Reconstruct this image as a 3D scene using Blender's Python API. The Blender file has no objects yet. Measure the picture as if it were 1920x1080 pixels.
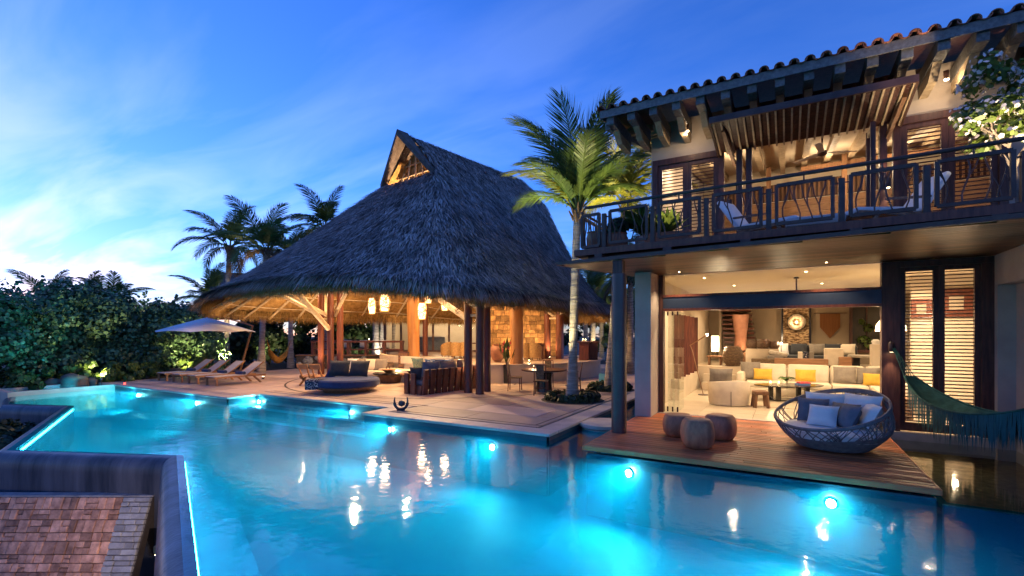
import bpy, bmesh, math, random
import numpy as np
from mathutils import Vector, Matrix, Euler
random.seed(7)
R = math.radians
SC = bpy.context.scene
COL = SC.collection
# ------------------------------------------------------------------ camera
cam_data = bpy.data.cameras.new('camera')
cam_data.sensor_width = 36.0
cam_data.lens = 36.0 * 900.0 / 1920.0
cam_data.shift_y = 85.0 / 1920.0
cam_data.clip_start = 0.05
cam_data.clip_end = 2000.0
cam = bpy.data.objects.new('camera', cam_data)
COL.objects.link(cam)
cam.location = (0.0, 0.0, 2.0)
cam.rotation_euler = (R(90), 0, R(29.78))
SC.camera = cam
# ------------------------------------------------------------------ sky, weak dusk sun, exposure
SUN_AZ = R(172)            # world direction the afterglow comes from
SUN_EL = R(5.0)
world = bpy.data.worlds.new('World')
SC.world = world
world.use_nodes = True
wn = world.node_tree.nodes
wl = world.node_tree.links
wn.clear()
w_out = wn.new('ShaderNodeOutputWorld')
w_bg = wn.new('ShaderNodeBackground')
w_sky = wn.new('ShaderNodeTexSky')
w_sky.sky_type = 'NISHITA'
w_sky.sun_disc = False
w_sky.sun_elevation = SUN_EL
w_sky.sun_rotation = R(90) - SUN_AZ
w_sky.air_density = 1.0
w_sky.dust_density = 0.12
w_sky.ozone_density = 5.0
w_sky.altitude = 0.0
w_tint = wn.new('ShaderNodeMix'); w_tint.data_type = 'RGBA'; w_tint.blend_type = 'MULTIPLY'
w_tint.inputs[0].default_value = 1.0
w_tint.inputs[7].default_value = (1.04, 1.05, 1.70, 1)
wl.new(w_sky.outputs[0], w_tint.inputs[6])
# thin streaky dusk clouds, from a noise on the sky direction projected on a cloud plane
w_tc = wn.new('ShaderNodeTexCoord')
w_sep = wn.new('ShaderNodeSeparateXYZ'); wl.new(w_tc.outputs['Generated'], w_sep.inputs[0])
w_zz = wn.new('ShaderNodeMath'); w_zz.operation = 'MAXIMUM'; w_zz.inputs[1].default_value = 0.0
wl.new(w_sep.outputs[2], w_zz.inputs[0])
w_z = wn.new('ShaderNodeMath'); w_z.operation = 'ADD'; w_z.inputs[1].default_value = 0.16
wl.new(w_zz.outputs[0], w_z.inputs[0])
w_dx = wn.new('ShaderNodeMath'); w_dx.operation = 'DIVIDE'
w_dy = wn.new('ShaderNodeMath'); w_dy.operation = 'DIVIDE'
wl.new(w_sep.outputs[0], w_dx.inputs[0]); wl.new(w_z.outputs[0], w_dx.inputs[1])
wl.new(w_sep.outputs[1], w_dy.inputs[0]); wl.new(w_z.outputs[0], w_dy.inputs[1])
w_cmb = wn.new('ShaderNodeCombineXYZ')
wl.new(w_dx.outputs[0], w_cmb.inputs[0]); wl.new(w_dy.outputs[0], w_cmb.inputs[1])
w_map = wn.new('ShaderNodeMapping')
w_map.inputs['Rotation'].default_value = (0, 0, R(-34))
w_map.inputs['Scale'].default_value = (0.36, 1.15, 1)
w_map.inputs['Location'].default_value = (3.1, 1.7, 0)
wl.new(w_cmb.outputs[0], w_map.inputs[0])
w_noise = wn.new('ShaderNodeTexNoise')
w_noise.inputs['Scale'].default_value = 2.6
w_noise.inputs['Detail'].default_value = 7.0
w_noise.inputs['Roughness'].default_value = 0.52
w_noise.inputs['Distortion'].default_value = 0.5
wl.new(w_map.outputs[0], w_noise.inputs['Vector'])
w_ramp = wn.new('ShaderNodeMapRange')
w_ramp.inputs['From Min'].default_value = 0.43
w_ramp.inputs['From Max'].default_value = 0.66
w_ramp.inputs['To Max'].default_value = 0.42
wl.new(w_noise.outputs[0], w_ramp.inputs['Value'])
w_cl = wn.new('ShaderNodeMix'); w_cl.data_type = 'RGBA'; w_cl.blend_type = 'MULTIPLY'
w_cl.inputs[0].default_value = 1.0
w_cl.inputs[7].default_value = (3.9, 1.75, 1.12, 1)      # clouds scatter more of the red and green
wl.new(w_tint.outputs[2], w_cl.inputs[6])
w_mix = wn.new('ShaderNodeMix'); w_mix.data_type = 'RGBA'
wl.new(w_ramp.outputs[0], w_mix.inputs[0])
wl.new(w_tint.outputs[2], w_mix.inputs[6]); wl.new(w_cl.outputs[2], w_mix.inputs[7])
wl.new(w_mix.outputs[2], w_bg.inputs['Color'])
w_bg.inputs['Strength'].default_value = 0.142
wl.new(w_bg.outputs[0], w_out.inputs['Surface'])

sun_d = bpy.data.lights.new('dusk_sun', 'SUN')
sun_d.energy = 0.08
sun_d.angle = R(60)
sun_d.color = (0.75, 0.82, 1.0)
sun_o = bpy.data.objects.new('dusk_sun', sun_d)
COL.objects.link(sun_o)
_sd = Vector((math.cos(SUN_AZ) * math.cos(R(8)), math.sin(SUN_AZ) * math.cos(R(8)), math.sin(R(8))))
sun_o.rotation_euler = _sd.to_track_quat('Z', 'Y').to_euler()
sun_o.location = (-30, 10, 30)

vs = SC.view_settings
vs.view_transform = 'Standard'
vs.look = 'None'
vs.exposure = 1.22
vs.gamma = 1.0
vs.use_curve_mapping = False
cy = SC.cycles
cy.use_denoising = True
cy.max_bounces = 6
cy.diffuse_bounces = 3
cy.glossy_bounces = 3
cy.transmission_bounces = 4
cy.transparent_max_bounces = 12
cy.sample_clamp_indirect = 4.0
cy.caustics_reflective = False
cy.caustics_refractive = False
# ------------------------------------------------------------------ mesh helpers
class MB:
    """collects vertices and faces, built as ONE mesh object"""
    def __init__(s):
        s.v = []; s.f = []
    def add(s, vs, fs):
        o = len(s.v); s.v.extend([tuple(p) for p in vs]); s.f.extend([tuple(i + o for i in f) for f in fs]); return s
    def box(s, c, d, rz=0.0, rx=0.0, ry=0.0, taper=1.0):
        hx, hy, hz = d[0] / 2, d[1] / 2, d[2] / 2
        m = Euler((rx, ry, rz)).to_matrix(); c = Vector(c); vs = []
        for z, k in ((-hz, 1.0), (hz, taper)):
            for x, y in ((-hx, -hy), (hx, -hy), (hx, hy), (-hx, hy)):
                vs.append(c + m @ Vector((x * k, y * k, z)))
        return s.add(vs, [(3, 2, 1, 0), (4, 5, 6, 7), (0, 1, 5, 4), (1, 2, 6, 5), (2, 3, 7, 6), (3, 0, 4, 7)])
    def bx(s, x0, x1, y0, y1, z0, z1):
        return s.box(((x0 + x1) / 2, (y0 + y1) / 2, (z0 + z1) / 2), (x1 - x0, y1 - y0, z1 - z0))
    def rbox(s, c, d, r=0.03, rz=0.0, rx=0.0, ry=0.0, seg=2):
        """box with rounded edges (cushion-like when r is large)"""
        bm = bmesh.new(); bmesh.ops.create_cube(bm, size=1.0)
        for v in bm.verts: v.co = Vector((v.co.x * d[0], v.co.y * d[1], v.co.z * d[2]))
        bmesh.ops.bevel(bm, geom=bm.edges[:], offset=min(r, min(d) * 0.49), segments=seg, profile=0.5, affect='EDGES')
        m = Euler((rx, ry, rz)).to_matrix(); c = Vector(c); bm.verts.index_update()
        s.add([c + m @ v.co for v in bm.verts], [[v.index for v in f.verts] for f in bm.faces]); bm.free(); return s
    def tube(s, pts, r, n=8, cap=True):
        """tube along points, r a number or list of radii"""
        pts = [Vector(p) for p in pts]; k = len(pts)
        rs = r if isinstance(r, (list, tuple)) else [r] * k
        up = Vector((0, 0, 1)); vs = []; fs = []; prev = None
        for i, p in enumerate(pts):
            t = (pts[min(i + 1, k - 1)] - pts[max(i - 1, 0)])
            t = t.normalized() if t.length > 1e-9 else Vector((0, 0, 1))
            if prev is None:
                a = up.cross(t)
                if a.length < 0.05: a = Vector((1, 0, 0)).cross(t)
                a.normalize()
            else:
                a = prev - t * prev.dot(t)
                if a.length < 1e-6: a = t.orthogonal()
                a.normalize()
            prev = a; b = t.cross(a)
            for j in range(n):
                q = 2 * math.pi * j / n
                vs.append(p + (a * math.cos(q) + b * math.sin(q)) * rs[i])
        for i in range(k - 1):
            for j in range(n):
                fs.append((i * n + j, i * n + (j + 1) % n, (i + 1) * n + (j + 1) % n, (i + 1) * n + j))
        if cap:
            fs.append(tuple(range(n - 1, -1, -1))); fs.append(tuple((k - 1) * n + j for j in range(n)))
        return s.add(vs, fs)
    def bar(s, a, b, w, h):
        """rectangular bar from a to b, w across (horizontal), h upright"""
        a = Vector(a); b = Vector(b); t = (b - a).normalized()
        u = t.cross(Vector((0, 0, 1)))
        if u.length < 0.02: u = Vector((1, 0, 0))
        u.normalize(); w2 = u * (w / 2); h2 = u.cross(t).normalized() * (h / 2)
        vs = [a - w2 - h2, a + w2 - h2, a + w2 + h2, a - w2 + h2, b - w2 - h2, b + w2 - h2, b + w2 + h2, b - w2 + h2]
        return s.add(vs, [(3, 2, 1, 0), (4, 5, 6, 7), (0, 1, 5, 4), (1, 2, 6, 5), (2, 3, 7, 6), (3, 0, 4, 7)])
    def lathe(s, prof, c=(0, 0, 0), n=20, sx=1.0, sy=1.0, cap=True):
        vs = []; fs = []; k = len(prof)
        for r, z in prof:
            for j in range(n):
                q = 2 * math.pi * j / n
                vs.append((c[0] + r * sx * math.cos(q), c[1] + r * sy * math.sin(q), c[2] + z))
        for i in range(k - 1):
            for j in range(n):
                fs.append((i * n + j, i * n + (j + 1) % n, (i + 1) * n + (j + 1) % n, (i + 1) * n + j))
        if cap:
            if prof[0][0] > 1e-4: fs.append(tuple(range(n - 1, -1, -1)))
            if prof[-1][0] > 1e-4: fs.append(tuple((k - 1) * n + j for j in range(n)))
        return s.add(vs, fs)
    def prism(s, poly, z0, z1):
        n = len(poly)
        a = sum(poly[i][0] * poly[(i + 1) % n][1] - poly[(i + 1) % n][0] * poly[i][1] for i in range(n))
        if a < 0: poly = poly[::-1]
        vs = [(x, y, z0) for x, y in poly] + [(x, y, z1) for x, y in poly]
        fs = [tuple(range(n - 1, -1, -1)), tuple(range(n, 2 * n))] + [(i, (i + 1) % n, n + (i + 1) % n, n + i) for i in range(n)]
        return s.add(vs, fs)
    def grid(s, fn, nu, nv, closed_u=False):
        vs = [fn(i / (nu if closed_u else nu - 1), j / (nv - 1)) for j in range(nv) for i in range(nu)]
        fs = []
        for j in range(nv - 1):
            for i in range(nu if closed_u else nu - 1):
                i2 = (i + 1) % nu
                fs.append((j * nu + i, j * nu + i2, (j + 1) * nu + i2, (j + 1) * nu + i))
        return s.add(vs, fs)
    def pillow(s, c, w, h, t, rz=0.0, tilt=0.0, roll=0.0, n=8):
        """knife-edge throw pillow standing in its local x-z plane, thickness along y"""
        m = Euler((0, 0, rz)).to_matrix() @ Euler((tilt, 0, 0)).to_matrix() @ Euler((0, roll, 0)).to_matrix()
        c = Vector(c)
        for sg in (-1, 1):
            def fn(u, v, sg=sg):
                a = 2 * u - 1; b = 2 * v - 1
                pin = 1 - 0.10 * (1 - (a * b) ** 2) * (abs(a) ** 4 + abs(b) ** 4) * 0.6
                th = t / 2 * (max(0.0, (1 - a ** 4) * (1 - b ** 4)) ** 0.5)
                return c + m @ Vector((a * w / 2 * pin, sg * th, b * h / 2 * pin))
            k = len(s.f); s.grid(fn, n, n)
            if sg > 0: s.f[k:] = [f[::-1] for f in s.f[k:]]
        return s
    def obj(s, name, mat, parent=None, smooth=False, kind=None, label=None):
        me = bpy.data.meshes.new(name)
        me.from_pydata(s.v, [], s.f)
        me.materials.append(M[mat] if isinstance(mat, str) else mat)
        if smooth:
            me.polygons.foreach_set('use_smooth', [True] * len(me.polygons))
            if smooth != 'all':
                try: me.set_sharp_from_angle(angle=R(40))
                except Exception: pass
        me.update()
        return link(name, me, parent, kind, label)

def link(name, me, parent=None, kind=None, label=None):
    o = bpy.data.objects.new(name, me); COL.objects.link(o)
    if parent is not None: o.parent = parent
    if kind: o['kind'] = kind
    if label: o['label'] = label
    return o

def np_mesh(name, verts, faces, mat, parent=None, kind=None, smooth=False, quads=True):
    """fast mesh from numpy arrays: verts (n,3), faces (m,4) or (m,3)"""
    k = faces.shape[1]
    me = bpy.data.meshes.new(name)
    me.vertices.add(len(verts)); me.vertices.foreach_set('co', verts.astype(np.float32).ravel())
    me.loops.add(len(faces) * k); me.loops.foreach_set('vertex_index', faces.astype(np.int32).ravel())
    me.polygons.add(len(faces)); me.polygons.foreach_set('loop_start', np.arange(0, len(faces) * k, k, dtype=np.int32))
    if smooth: me.polygons.foreach_set('use_smooth', np.ones(len(faces), dtype=bool))
    me.materials.append(M[mat]); me.update(calc_edges=True); me.validate()
    return link(name, me, parent, kind)

def tag(o, label, cat, group=None):
    o['label'] = label; o['category'] = cat
    if group: o['group'] = group
    return o
def thing(name, label, cat, loc=(0, 0, 0), rz=0.0, group=None):
    o = bpy.data.objects.new(name, None); COL.objects.link(o)
    o.empty_display_size = 0.1; o.location = loc; o.rotation_euler = (0, 0, rz)
    return tag(o, label, cat, group)
def struct(o): o['kind'] = 'structure'; return o
def copy_tree(o, parent=None):
    c = o.copy(); COL.objects.link(c); c.parent = parent
    for ch in list(o.children): copy_tree(ch, c)
    return c
def lamp(kind, loc, energy, color, size=0.1, aim=None, spot=60, blend=0.6, name='lamp_light'):
    d = bpy.data.lights.new(name, kind); d.energy = energy; d.color = color
    if kind == 'AREA': d.shape = 'DISK'; d.size = size
    else: d.shadow_soft_size = size
    if kind == 'SPOT': d.spot_size = R(spot); d.spot_blend = blend
    o = bpy.data.objects.new(name, d); COL.objects.link(o); o.location = loc
    if aim is not None:
        o.rotation_euler = (Vector(loc) - Vector(aim)).to_track_quat('Z', 'Y').to_euler()
    return o
WARM = (1.0, 0.66, 0.34)
WARM2 = (1.0, 0.75, 0.47)
POOLC = (0.20, 0.80, 1.0)

# ------------------------------------------------------------------ materials
M = {}
def _new(name):
    m = bpy.data.materials.new(name); m.use_nodes = True; M[name] = m
    n = m.node_tree.nodes; l = m.node_tree.links
    return m, n, l, n['Principled BSDF']
def surf(name, c, rough=0.6, c2=None, scale=4.0, stretch=(1, 1, 1), detail=6.0, bump=0.0, bscale=None, spec=0.4,
         metal=0.0, wave=0.0, rand=0.0, coat=0.0, lo=0.35, hi=0.65, trans=0.0, sheen=0.0, island=0.0):
    """procedural surface: two tones mixed by stretched noise, fine relief, per-object variation"""
    m, n, l, p = _new(name)
    c2 = c2 or tuple(x * 0.65 for x in c)
    tc = n.new('ShaderNodeTexCoord'); mp = n.new('ShaderNodeMapping'); mp.inputs['Scale'].default_value = stretch
    l.new(tc.outputs['Object'], mp.inputs[0])
    oi = n.new('ShaderNodeObjectInfo')
    ad = n.new('ShaderNodeVectorMath'); ad.operation = 'MULTIPLY_ADD'
    ad.inputs[1].default_value = (37.0, 37.0, 37.0) if rand else (0, 0, 0)
    cb = n.new('ShaderNodeCombineXYZ')
    for i in range(3): l.new(oi.outputs['Random'], cb.inputs[i])
    l.new(cb.outputs[0], ad.inputs[0]); l.new(mp.outputs[0], ad.inputs[2])
    ns = n.new('ShaderNodeTexNoise'); ns.inputs['Scale'].default_value = scale; ns.inputs['Detail'].default_value = detail
    ns.inputs['Roughness'].default_value = 0.6
    l.new(ad.outputs[0], ns.inputs['Vector'])
    mr = n.new('ShaderNodeMapRange'); mr.inputs['From Min'].default_value = lo; mr.inputs['From Max'].default_value = hi
    l.new(ns.outputs[0], mr.inputs['Value'])
    mx = n.new('ShaderNodeMix'); mx.data_type = 'RGBA'
    mx.inputs[6].default_value = (*c, 1); mx.inputs[7].default_value = (*c2, 1)
    l.new(mr.outputs[0], mx.inputs[0])
    col = mx.outputs[2]
    if rand:
        hv = n.new('ShaderNodeHueSaturation')
        r2 = n.new('ShaderNodeMapRange'); r2.inputs['To Min'].default_value = 1 - rand; r2.inputs['To Max'].default_value = 1 + rand
        l.new(oi.outputs['Random'], r2.inputs['Value']); l.new(r2.outputs[0], hv.inputs['Value']); l.new(col, hv.inputs['Color'])
        col = hv.outputs[0]
    if island:      # every blade or leaf of one mesh its own brightness
        ge = n.new('ShaderNodeNewGeometry'); hi_ = n.new('ShaderNodeHueSaturation')
        r3 = n.new('ShaderNodeMapRange'); r3.inputs['To Min'].default_value = 1 - island; r3.inputs['To Max'].default_value = 1 + island
        l.new(ge.outputs['Random Per Island'], r3.inputs['Value']); l.new(r3.outputs[0], hi_.inputs['Value']); l.new(col, hi_.inputs['Color']); col = hi_.outputs[0]
    l.new(col, p.inputs['Base Color'])
    p.inputs['Roughness'].default_value = rough; p.inputs['Metallic'].default_value = metal
    p.inputs['Specular IOR Level'].default_value = spec; p.inputs['Coat Weight'].default_value = coat
    if sheen: p.inputs['Sheen Weight'].default_value = sheen
    rr = n.new('ShaderNodeMapRange'); rr.inputs['To Min'].default_value = max(0.02, rough - 0.1); rr.inputs['To Max'].default_value = min(1, rough + 0.12)
    l.new(ns.outputs[0], rr.inputs['Value']); l.new(rr.outputs[0], p.inputs['Roughness'])
    if bump:
        b = n.new('ShaderNodeBump'); b.inputs['Strength'].default_value = bump; b.inputs['Distance'].default_value = 0.02
        n2 = n.new('ShaderNodeTexNoise'); n2.inputs['Scale'].default_value = bscale or scale * 4; n2.inputs['Detail'].default_value = 4
        l.new(ad.outputs[0], n2.inputs['Vector']); l.new(n2.outputs[0], b.inputs['Height']); l.new(b.outputs[0], p.inputs['Normal'])
    if trans:
        o = n['Material Output']; tr = n.new('ShaderNodeBsdfTranslucent'); l.new(col, tr.inputs[0])
        ms = n.new('ShaderNodeMixShader'); ms.inputs[0].default_value = trans
        l.new(p.outputs[0], ms.inputs[1]); l.new(tr.outputs[0], ms.inputs[2]); l.new(ms.outputs[0], o.inputs[0])
    return m
def glow(name, c, strength):
    m, n, l, p = _new(name)
    p.inputs['Base Color'].default_value = (*c, 1); p.inputs['Emission Color'].default_value = (*c, 1)
    p.inputs['Emission Strength'].default_value = strength
    return m
def clear(name, tint, rough, ior=1.5, bump=0.0, bscale=1.0, stretch=(1, 1, 1)):
    """sheet glass or water surface: light goes straight through, fresnel share is mirrored"""
    m, n, l, p = _new(name); n.remove(p)
    o = n['Material Output']
    t = n.new('ShaderNodeBsdfTransparent'); t.inputs[0].default_value = (*tint, 1)
    g = n.new('ShaderNodeBsdfGlossy'); g.inputs['Roughness'].default_value = rough
    f = n.new('ShaderNodeFresnel'); f.inputs['IOR'].default_value = ior
    ms = n.new('ShaderNodeMixShader')
    ge = n.new('ShaderNodeNewGeometry'); fb = n.new('ShaderNodeMath'); fb.operation = 'SUBTRACT'; fb.inputs[0].default_value = 1.0; fb.use_clamp = True
    l.new(ge.outputs['Backfacing'], fb.inputs[1]); fm = n.new('ShaderNodeMath'); fm.operation = 'MULTIPLY'
    l.new(f.outputs[0], fm.inputs[0]); l.new(fb.outputs[0], fm.inputs[1])      # light leaving the sheet is not mirrored a second time
    l.new(fm.outputs[0], ms.inputs[0]); l.new(t.outputs[0], ms.inputs[1]); l.new(g.outputs[0], ms.inputs[2])
    l.new(ms.outputs[0], o.inputs[0])
    if bump:
        tc = n.new('ShaderNodeTexCoord'); mp = n.new('ShaderNodeMapping'); mp.inputs['Scale'].default_value = stretch
        l.new(tc.outputs['Object'], mp.inputs[0])
        ns = n.new('ShaderNodeTexNoise'); ns.inputs['Scale'].default_value = bscale; ns.inputs['Detail'].default_value = 3
        l.new(mp.outputs[0], ns.inputs['Vector'])
        b = n.new('ShaderNodeBump'); b.inputs['Strength'].default_value = bump; b.inputs['Distance'].default_value = 0.05
        l.new(ns.outputs[0], b.inputs['Height']); l.new(b.outputs[0], g.inputs['Normal'])
    return m

W_ = (1, 1, 12)   # grain along z
surf('stone_paving', (0.50, 0.39, 0.31), 0.5, (0.38, 0.29, 0.23), 0.9, detail=10, bump=0.15, bscale=40, rand=0.3)
surf('coping_stone', (0.54, 0.45, 0.38), 0.5, (0.42, 0.35, 0.29), 2.5, bump=0.1, bscale=40, rand=0.08)
surf('dark_joint', (0.06, 0.05, 0.045), 0.8)
surf('pool_plaster', (0.02, 0.38, 0.50), 0.6, (0.012, 0.28, 0.42), 0.7, bump=0.05)
surf('pool_dark_tile', (0.03, 0.075, 0.10), 0.35, (0.018, 0.05, 0.07), 3.0, bump=0.1)
surf('pool_step_tile', (0.16, 0.50, 0.58), 0.5, (0.10, 0.42, 0.52), 2.0)
surf('weir_plaster', (0.085, 0.095, 0.125), 0.34, (0.022, 0.027, 0.042), 1.5, stretch=(2.2, 1, 0.22), detail=10, bump=0.3, bscale=16, spec=0.4)
surf('travertine', (0.62, 0.34, 0.23), 0.92, (0.26, 0.13, 0.09), 6.0, detail=9, bump=0.9, bscale=22, rand=0.45)
surf('grey_ledger_stone', (0.36, 0.36, 0.37), 0.7, (0.22, 0.22, 0.235), 6.0, bump=0.6, bscale=30, rand=0.25)
surf('deck_wood', (0.50, 0.155, 0.055), 0.4, (0.30, 0.085, 0.03), 3.0, stretch=(0.5, 7, 7), rand=0.42)
surf('dark_wood', (0.105, 0.042, 0.03), 0.45, (0.05, 0.02, 0.016), 3.0, stretch=(6, 6, 0.7), bump=0.12, rand=0.12)
surf('red_wood', (0.16, 0.048, 0.026), 0.4, (0.08, 0.024, 0.015), 3.0, stretch=(6, 6, 0.7), bump=0.12, rand=0.15)
surf('brown_wood', (0.25, 0.125, 0.06), 0.5, (0.15, 0.07, 0.033), 3.5, stretch=(6, 6, 0.8), bump=0.15, rand=0.2)
surf('teak', (0.33, 0.17, 0.08), 0.5, (0.22, 0.105, 0.05), 3.5, stretch=(1, 8, 8), bump=0.1, rand=0.15)
surf('pale_timber', (0.47, 0.36, 0.23), 0.6, (0.33, 0.24, 0.15), 3.0, stretch=(3, 3, 3), bump=0.25, bscale=9, rand=0.15)
surf('log_wood', (0.55, 0.27, 0.09), 0.5, (0.40, 0.17, 0.05), 1.6, stretch=(5, 5, 0.45), bump=0.3, bscale=6, rand=0.1)
surf('soffit_wood', (0.20, 0.095, 0.038), 0.36, (0.08, 0.038, 0.018), 2.2, stretch=(0.35, 8, 8), bump=0.08, rand=0.6)
surf('grey_timber', (0.17, 0.165, 0.165), 0.7, (0.10, 0.095, 0.095), 4.0, stretch=(4, 4, 4), bump=0.3, rand=0.2)
surf('steel', (0.085, 0.042, 0.032), 0.45, (0.045, 0.022, 0.018), 4)
surf('column_paint', (0.085, 0.04, 0.035), 0.38, (0.055, 0.026, 0.024), 2.0, spec=0.6)
surf('beam_steel', (0.035, 0.05, 0.085), 0.35, (0.025, 0.035, 0.06), 1.5, metal=0.2)
surf('plaster', (0.46, 0.39, 0.33), 0.85, (0.38, 0.31, 0.26), 1.2, bump=0.25, bscale=18)
surf('plaster_cream', (0.58, 0.49, 0.37), 0.85, (0.50, 0.41, 0.30), 1.0, bump=0.15, bscale=16)
surf('plaster_taupe', (0.32, 0.25, 0.17), 0.85, (0.26, 0.20, 0.14), 0.9, bump=0.15, bscale=14)
surf('stone_floor', (0.60, 0.50, 0.37), 0.3, (0.52, 0.42, 0.30), 1.0, rand=0.06)
surf('ceiling_white', (0.66, 0.57, 0.44), 0.9, (0.62, 0.53, 0.40), 0.6)
surf('roof_clay', (0.40, 0.15, 0.095), 0.7, (0.22, 0.085, 0.06), 5.0, bump=0.4, rand=0.35)
surf('thatch', (0.16, 0.125, 0.11), 0.9, (0.08, 0.062, 0.056), 5.0, bump=0.5, spec=0.1)
surf('thatch_strand', (0.40, 0.33, 0.30), 0.85, (0.20, 0.16, 0.145), 1.3, detail=9, spec=0.15, island=0.8)
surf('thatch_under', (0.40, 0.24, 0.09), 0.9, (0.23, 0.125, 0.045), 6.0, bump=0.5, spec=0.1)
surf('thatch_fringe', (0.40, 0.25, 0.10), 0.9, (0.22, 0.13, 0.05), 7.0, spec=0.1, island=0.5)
surf('ochre_stone', (0.42, 0.24, 0.085), 0.8, (0.20, 0.10, 0.04), 4.0, detail=9, bump=0.8, bscale=18, rand=0.5)
surf('river_stone', (0.24, 0.25, 0.25), 0.7, (0.14, 0.15, 0.16), 5.0, bump=0.5, rand=0.3)
surf('boulder', (0.22, 0.17, 0.12), 0.85, (0.12, 0.10, 0.08), 3.0, bump=0.6, bscale=12)
surf('soil', (0.06, 0.045, 0.03), 0.95, (0.03, 0.025, 0.018), 6.0, bump=0.5)
surf('earth', (0.055, 0.06, 0.04), 0.95, (0.03, 0.035, 0.022), 1.5, bump=0.4)
surf('palm_bark', (0.42, 0.36, 0.31), 0.85, (0.20, 0.165, 0.14), 2.5, stretch=(1, 1, 7), bump=0.6, bscale=10, rand=0.15)
surf('palm_fibre', (0.16, 0.10, 0.06), 0.9, (0.08, 0.05, 0.03), 8.0, bump=0.6)
surf('palm_leaf', (0.115, 0.165, 0.038), 0.42, (0.06, 0.11, 0.03), 1.5, trans=0.3, rand=0.3, island=0.25)
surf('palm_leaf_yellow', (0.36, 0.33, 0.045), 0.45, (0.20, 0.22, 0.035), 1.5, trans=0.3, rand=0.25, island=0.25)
surf('palm_leaf_dry', (0.20, 0.13, 0.06), 0.7, (0.10, 0.06, 0.03), 2.0, trans=0.15)
surf('sea_grape_leaf', (0.12, 0.21, 0.09), 0.36, (0.05, 0.11, 0.055), 1.2, detail=9, trans=0.15, island=0.55)
surf('shrub_leaf', (0.085, 0.13, 0.025), 0.45, (0.04, 0.075, 0.018), 2.0, trans=0.2, rand=0.25, island=0.4)
surf('dark_leaf', (0.035, 0.065, 0.026), 0.5, (0.015, 0.03, 0.014), 1.2, trans=0.15, rand=0.25, island=0.5)
surf('bright_leaf', (0.14, 0.19, 0.035), 0.45, (0.07, 0.12, 0.02), 2.5, trans=0.25)
surf('blossom', (0.75, 0.72, 0.70), 0.6, (0.62, 0.55, 0.55), 9.0, trans=0.2)
surf('branch_wood', (0.20, 0.165, 0.13), 0.85, (0.11, 0.09, 0.07), 5, bump=0.4)
surf('terracotta', (0.34, 0.15, 0.085), 0.75, (0.23, 0.10, 0.06), 4.0, bump=0.15)
surf('navy_fabric', (0.018, 0.038, 0.115), 0.9, (0.012, 0.026, 0.08), 9.0, bump=0.2, bscale=120, sheen=0.2)
surf('charcoal_fabric', (0.030, 0.032, 0.038), 0.9, (0.02, 0.022, 0.027), 9.0, bump=0.2, bscale=120, sheen=0.2)
surf('taupe_fabric', (0.24, 0.205, 0.165), 0.9, (0.19, 0.16, 0.13), 9.0, bump=0.2, bscale=120)
surf('grey_fabric', (0.14, 0.15, 0.18), 0.9, (0.11, 0.12, 0.145), 9.0, bump=0.2, bscale=120)
surf('cream_fabric', (0.68, 0.58, 0.44), 0.9, (0.60, 0.51, 0.38), 5.0, bump=0.15, bscale=90)
surf('white_fabric', (0.72, 0.70, 0.68), 0.9, (0.66, 0.64, 0.62), 5.0, bump=0.15, bscale=90)
surf('sling_fabric', (0.50, 0.48, 0.46), 0.85, (0.43, 0.41, 0.40), 7.0, bump=0.1, bscale=90)
surf('umbrella_canvas', (0.74, 0.74, 0.75), 0.85, (0.68, 0.68, 0.70), 1.5)
surf('yellow_fabric', (0.62, 0.38, 0.05), 0.85, (0.53, 0.31, 0.04), 6.0, bump=0.15, bscale=90)
surf('blue_print', (0.035, 0.075, 0.18), 0.9, (0.35, 0.38, 0.42), 11.0, stretch=(0.4, 1, 3.0), detail=0.0, lo=0.56, hi=0.58)
surf('green_stripe', (0.07, 0.13, 0.115), 0.9, (0.19, 0.22, 0.17), 6.0, stretch=(6, 6, 0.15), detail=1.0, lo=0.48, hi=0.54)
surf('check_print', (0.02, 0.025, 0.05), 0.9, (0.45, 0.42, 0.38), 30.0, detail=0.0, lo=0.60, hi=0.62)
surf('teal_yarn', (0.008, 0.11, 0.12), 0.9, (0.005, 0.06, 0.07), 5.0, stretch=(9, 9, 0.5), bump=0.3, rand=0.2)
surf('teal_weave', (0.02, 0.10, 0.075), 0.9, (0.012, 0.06, 0.045), 8.0, bump=0.3, bscale=60)
surf('ochre_weave', (0.40, 0.20, 0.035), 0.9, (0.27, 0.13, 0.025), 8.0, bump=0.3, bscale=60)
surf('grey_rattan', (0.19, 0.18, 0.18), 0.6, (0.11, 0.105, 0.11), 9.0, bump=0.2, rand=0.1)
surf('stool_wood', (0.56, 0.20, 0.095), 0.55, (0.28, 0.09, 0.045), 2.2, stretch=(3, 3, 1.2), bump=0.25, bscale=9, rand=0.15)
surf('stool_top', (0.58, 0.28, 0.16), 0.55, (0.32, 0.14, 0.08), 4.0, bump=0.2, rand=0.1)
surf('bronze', (0.035, 0.045, 0.065), 0.4, (0.02, 0.026, 0.04), 5.0, metal=0.6, bump=0.2)
surf('black_lacquer', (0.012, 0.011, 0.012), 0.18, (0.009, 0.008, 0.009), 2.0, spec=0.6)
surf('basket_weave', (0.20, 0.13, 0.07), 0.8, (0.07, 0.045, 0.026), 14.0, stretch=(1, 1, 3), bump=0.6, bscale=40)
surf('rattan_pale', (0.42, 0.26, 0.10), 0.7, (0.26, 0.15, 0.06), 14.0, stretch=(1, 1, 3), bump=0.5, bscale=40)
surf('book_red', (0.55, 0.05, 0.05), 0.5, (0.48, 0.04, 0.04), 3.0)
surf('book_blue', (0.10, 0.18, 0.42), 0.5, (0.08, 0.15, 0.36), 3.0)
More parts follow.
